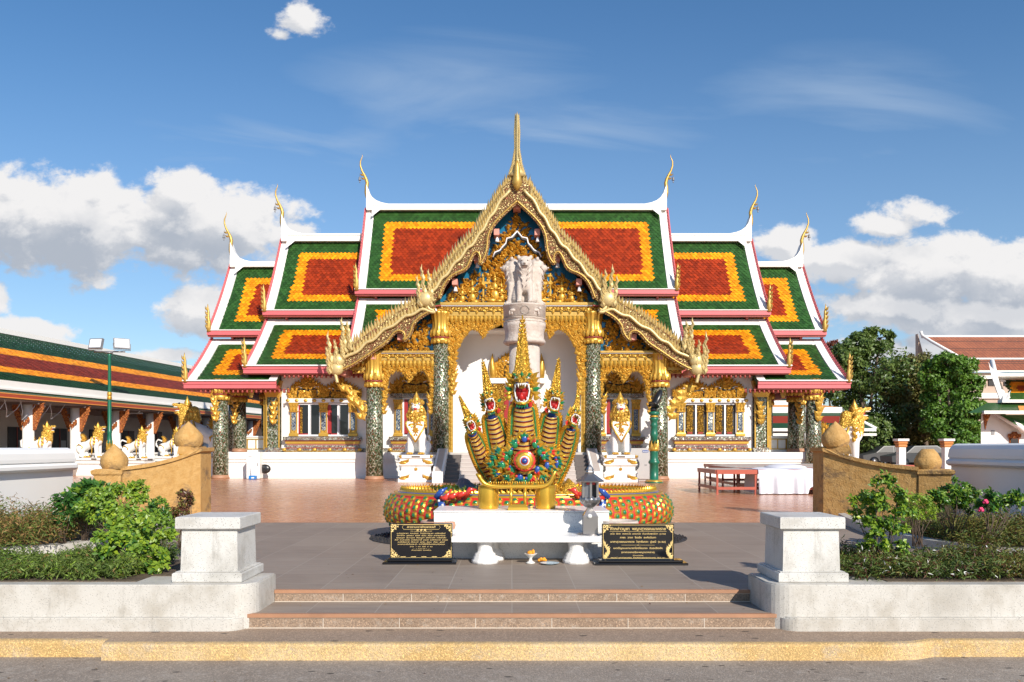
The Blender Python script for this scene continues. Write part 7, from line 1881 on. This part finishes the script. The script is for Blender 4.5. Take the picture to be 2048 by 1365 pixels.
tree(1850, 61, [(1825, 738, 48, 35), (1800, 770, 50, 45), (1850, 765, 50, 50), (1860, 800, 60, 55), (1820, 830, 50, 50), (1870, 860, 55, 45), (1800, 880, 40, 30)], TL3, 'olive brown thin leaved tree in the middle of the background trees', 21000, 4)
tree(1905, 56, [(1888, 722, 30, 18), (1912, 738, 28, 24), (1930, 775, 30, 30), (1872, 752, 30, 28), (1900, 790, 40, 34), (1925, 830, 36, 34), (1885, 840, 34, 34), (1955, 815, 20, 16), (1945, 860, 26, 26), (1905, 875, 34, 26)], TL2, 'bright green leafy round tree beside the red brown roofed hall', 22000, 5, .27)
tree(1668, 75, [(1670, 700, 16, 20), (1672, 730, 14, 20)], Mleaf('red_leaf', (.16, .03, .02), (.22, .07, .03)), 'small reddish tree top showing beside the outer roof edge', 1500, 6)
hb = MB(); rg = np.random.RandomState(8); n = 9000
P = np.stack([rg.uniform(X(1660, 66), X(1990, 66), n), 66 + rg.uniform(-1, 1, n), rg.uniform(.1, 2.6, n)], 1); o = leafmesh('hedge', P, rg.normal(0, 1, (n, 3)), rg.uniform(.2, .4, n), [TL1], rnd=rg, loc=(X(1800, 66), 66, 0)); tag(o, 'dark shrubbery closing the gaps below the background trees', 'shrubbery', kind='stuff')

LEAFS = Mleaf('fresh_shrub_leaf', (.075, .18, .02), (.26, .38, .04))
L_DK = Mleaf('dark_shrub_leaf', (.022, .085, .018), (.075, .19, .03), .3); L_YG = Mleaf('yellow_green_leaf', (.14, .26, .02), (.38, .48, .04), .35); L_CO = Mleaf('conifer_needles', (.05, .10, .02), (.17, .23, .045), .6); L_BR = Mleaf('dry_needles', (.19, .11, .035), (.36, .22, .08), .7)
L_RED = Mleaf('maroon_leaf', (.07, .02, .015), (.16, .07, .03), .4); L_OL = Mleaf('olive_needles', (.10, .11, .018), (.26, .23, .05), .6); FLW = M('white_petal', (.75, .75, .72), .6, bump=0); FLP = M('pink_petal', (.65, .04, .14), .5, bump=0)
def shrub(px, D, lobes, mats, label, n, seed, size=.07, z0=.15, mix=None, aspect=.5, stems=7, fold=.25, cat='shrub'):
    """lobes: (px, py, rx_px, ry_px); twiggy stems with leaves gathered round the twig ends"""
    rg = np.random.RandomState(seed); x = X(px, D); rt = thing('shrub', label, cat, (x, D, z0)); k = D / F; P = []; Nn = []; m = MB(); tot = sum(a[2] * a[3] for a in lobes)
    for (lx, ly, rx, ry) in lobes:
        c = np.array([X(lx, D), D + rg.uniform(-.08, .08), Z(ly, D)]); R3 = np.array([rx * k, rx * k * .75, ry * k]); nt = max(6, int(60 * rx * ry / tot))
        for j in range(nt):
            d = rg.normal(0, 1, 3); d /= np.linalg.norm(d); r = rg.uniform(.3, 1.0) ** .5; cc = c + d * R3 * r; cc[2] = max(cc[2], z0 + .03)
            if j % 4 == 0: m.tube([(x + rg.uniform(-.06, .06), D + rg.uniform(-.05, .05), z0), tuple((np.array([x, D, z0]) + cc * 2) / 3 + rg.normal(0, .02, 3)), tuple(cc)], [.006, .004, .002], 5)
            q = max(5, int(1.35 * n * (rx * ry) / tot / nt)); dd = rg.normal(0, 1, (q, 3)); dd /= np.linalg.norm(dd, axis=1, keepdims=True)
            P.append(cc + dd * rg.uniform(.02, 1, (q, 1)) * min(rx, ry) * k * .42); Nn.append(dd * .5 + np.array([.2, -.35, .65]))
    part(m, 'stems', BARK, rt); P = np.concatenate(P); Nn = np.concatenate(Nn); P[:, 2] = np.maximum(P[:, 2], z0 + .02)
    mi = rg.choice(len(mats), len(P), p=mix) if mix is not None else None
    leafmesh('leaves', P - np.array([x, D, z0]), Nn, rg.uniform(.55, 1.25, len(P)) * size, mats, mi, rnd=rg, parent=rt, jitter=.5, aspect=aspect, fold=fold)
    return rt
# left bed
shrub(258, 7.55, [(255, 1100, 48, 38), (215, 1085, 35, 30), (300, 1120, 40, 45), (250, 1140, 60, 30), (230, 1040, 35, 35), (280, 1060, 45, 30), (330, 1080, 20, 30)], [LEAFS, L_YG, L_DK], 'broad leafy light green shrub beside the left pier', 2600, 11, .058, .15, [.5, .35, .15], .7)
shrub(236, 9.9, [(240, 1000, 48, 30), (200, 1010, 40, 28), (265, 985, 30, 22), (215, 985, 25, 18)], [LEAFS, L_YG], 'rounded bright green bush before the left sandstone pedestal', 2600, 12, .055, .1, [.7, .3], .55)
shrub(170, 10.2, [(165, 985, 20, 18), (190, 980, 22, 16), (155, 1010, 22, 24), (185, 1020, 30, 22)], [L_DK, LEAFS], 'dark big leaved shrub left of the sandstone pedestal', 900, 13, .10, .1, [.7, .3], .5)
shrub(124, 9.9, [(125, 1000, 16, 16), (118, 1022, 20, 16), (130, 1030, 22, 14)], [L_DK], 'thin dark leaved sprig in front of the left white wall', 420, 14, .09, .1, None, .35)
shrub(366, 9.6, [(366, 1000, 16, 20), (364, 1025, 14, 18)], [L_RED, L_OL], 'slim maroon leaved shrub in front of the left sandstone wall', 900, 15, .038, .1, [.7, .3], .6)
shrub(322, 9.7, [(320, 1012, 20, 16), (340, 1030, 22, 16), (300, 1030, 22, 14)], [LEAFS, L_DK], 'low green shrub left of the maroon leaved one', 900, 16, .05, .1, [.6, .4], .5)
shrub(280, 8.2, [(268, 1035, 40, 20), (310, 1045, 40, 18)], [LEAFS], 'small mixed undergrowth plant below the strap leaved clump', 500, 17, .06, .15)
def straps(px, D, n, L, label, seed, z0):
    rg = random.Random(seed); x = X(px, D); m = MB()
    for i in range(n):
        a = rg.uniform(0, 2 * PI); l = L * rg.uniform(.6, 1.15); e = rg.uniform(.35, 1.2); bx_, by_ = math.cos(a), math.sin(a); px0, py0 = -by_, bx_; ctr_ = (x + rg.uniform(-.12, .12), D + rg.uniform(-.08, .08)); v = []
        for k in range(8):
            t = k / 7; h = l * (math.sin(e) * t * 1.1 - .75 * t * t * .8); r = l * math.cos(e) * t + .1 * t * t * l; w_ = .011 * (1 - t ** 2) + .0015
            v += [(ctr_[0] + bx_ * r + px0 * w_, ctr_[1] + by_ * r + py0 * w_, z0 + h), (ctr_[0] + bx_ * r - px0 * w_, ctr_[1] + by_ * r - py0 * w_, z0 + h)]
        m.add(v, [(2 * k, 2 * k + 1, 2 * k + 3, 2 * k + 2) for k in range(7)], 0)
    single(m, 'strap_leaf_plant', L_YG, label, 'plant', (x, D, z0))
straps(262, 8.9, 80, .42, 'clump of arching yellow striped strap leaves above the left shrub', 3, .32)
straps(400, 9.9, 16, .20, 'few yellow green strap leaves just behind the left pier', 4, .20)
def cover(name, label, x0, x1, y0, y1, zb, hfun, n, mats, mix, seed, size=.05, asp=.22):
    rg = np.random.RandomState(seed); nn = n // 14; bx = rg.uniform(x0, x1, nn); by = rg.uniform(y0, y1, nn); P = []; Nn = []; mi = []
    for a, b in zip(bx, by):
        h = hfun(a, b) * rg.uniform(.5, 1.1); az = rg.uniform(0, 2 * PI); lean = rg.uniform(.2, .9); d = np.array([math.cos(az) * lean, math.sin(az) * lean, 1.0]); d /= np.linalg.norm(d)
        t = rg.uniform(.25, 1, 14); P.append(np.array([a, b, zb]) + d * (t * h).reshape(-1, 1) + rg.normal(0, .012, (14, 3))); Nn.append(np.tile(d, (14, 1)))
        w = np.array(mix(a, b, rg)); mi.append(rg.choice(len(mats), 14, p=w / w.sum()))
    o = leafmesh(name, np.concatenate(P), np.concatenate(Nn), rg.uniform(.6, 1.3, nn * 14) * size, mats, np.concatenate(mi), rnd=rg, loc=((x0 + x1) / 2, (y0 + y1) / 2, zb), jitter=.7, aspect=asp)
    return tag(o, label, 'ground cover', kind='stuff')
cover('low_conifer_cover', 'dense low green conifer ground cover in the front left planter', -6.5, -3.42, 7.05, 8.2, .15, lambda a, b: .15 + .05 * math.sin(a * 7) + .03 * math.sin(b * 9 + a * 3) + .10 * max(0, a + 4.3), 42000, [L_CO, LEAFS, L_BR], lambda a, b, r: (.8, .15, .05), 21)
cover('low_conifer_cover', 'browning low conifer ground cover in the rear left planter', -9.5, -5.55, 9.25, 11.4, .10, lambda a, b: (.50 + .12 * math.sin(a * 4)) * (1 if a > -8 else .9), 46000, [L_BR, L_CO, L_OL], lambda a, b, r: (.60 if a < -6.1 else .30, .30, .16), 22, .06)
cover('low_conifer_cover', 'mixed low ground cover with tiny white flowers in the front right planter', 3.05, 6.6, 7.05, 8.2, .15, lambda a, b: .19 + .05 * math.sin(a * 6) + .04 * math.sin(b * 8 + a * 2), 46000, [L_CO, L_OL, L_RED, FLW], lambda a, b, r: (.55 if a < 4.4 else .30, .30 if a > 4.2 else .08, .16, .018 if a < 4.6 else .002), 23)
cover('low_conifer_cover', 'russet and olive low conifer cover in the rear right planter', 5.55, 9.5, 9.4, 11.6, .10, lambda a, b: (.34 + .06 * math.sin(a * 5)) * (1 if a > 5.9 else .7), 46000, [L_OL, L_CO, L_RED], lambda a, b, r: (.50, .32, .16), 24, .06)
# right bed
shrub(1762, 7.6, [(1765, 985, 40, 32), (1740, 1020, 36, 30), (1790, 1010, 36, 30), (1760, 1055, 50, 25), (1790, 1065, 38, 22), (1740, 1085, 28, 16), (1765, 1130, 20, 22), (1752, 1150, 18, 14), (1780, 1100, 32, 20)], [LEAFS, L_YG, L_DK], 'tall airy light green shrub beside the right pier', 2900, 31, .052, .15, [.5, .3, .2], .62)
shrub(1905, 10.2, [(1895, 985, 34, 18), (1930, 990, 30, 20), (1915, 970, 22, 14), (1870, 1000, 36, 18), (1945, 1010, 34, 16)], [LEAFS, L_DK], 'spreading dark green shrub before the right pedestal of the stone wall', 1800, 32, .06, .1, [.6, .4], .55)
shrub(1838, 9.9, [(1830, 1005, 30, 20), (1855, 1020, 30, 20), (1815, 1025, 25, 20)], [L_YG, LEAFS], 'yellow green bush right of the tall airy shrub', 1600, 33, .035, .1, [.55, .45], .5)
shrub(1980, 9.7, [(1975, 990, 14, 10), (2010, 1000, 26, 12), (2035, 998, 14, 14), (1990, 1010, 30, 10)], [L_DK, LEAFS], 'dark leaved sprawling plant with pink blooms before the right white wall', 420, 34, .085, .1, [.6, .4], .45)
m = MB(); x = X(1972, 9.5)
for (px, py) in ((1971, 1004), (1962, 1020)):
    for q in range(9): m.ell((X(px, 9.5) + .02 * math.cos(q), 9.5 + .015 * math.sin(q), Z(py, 9.5) + .015 * math.sin(q * 2)), (.018, .012, .018), 6, 4)
single(m, 'rose_bloom', FLP, 'two small deep pink blooms among the leaves before the right wall', 'flower', (x, 9.5, .3))

# dry leaves blown over the paving and road
rg = np.random.RandomState(77); n = 150; fx_ = rg.uniform(-4.4, 4.4, n); fy_ = rg.uniform(4.6, 9.4, n)
fz_ = np.where(fy_ < 6.36, -.362, np.where(fy_ < 6.9, -.233, np.where(fy_ < 7.44, -.108, .004))); ok = ~((np.abs(fx_) > 2.15) & (fy_ > 6.75)) & ~((fy_ > 6.25) & (fy_ < 6.48))
P = np.stack([fx_, fy_, fz_ + .002], 1)[ok]
o = leafmesh('fallen_leaves', P, np.tile(np.array([0, 0, 1.0]), (len(P), 1)), rg.uniform(.012, .035, len(P)), [L_BR, L_RED], rg.randint(0, 2, len(P)), rnd=rg, jitter=.12, aspect=.5)
tag(o, 'dry fallen leaves scattered over the road and paving', 'leaves', kind='stuff')
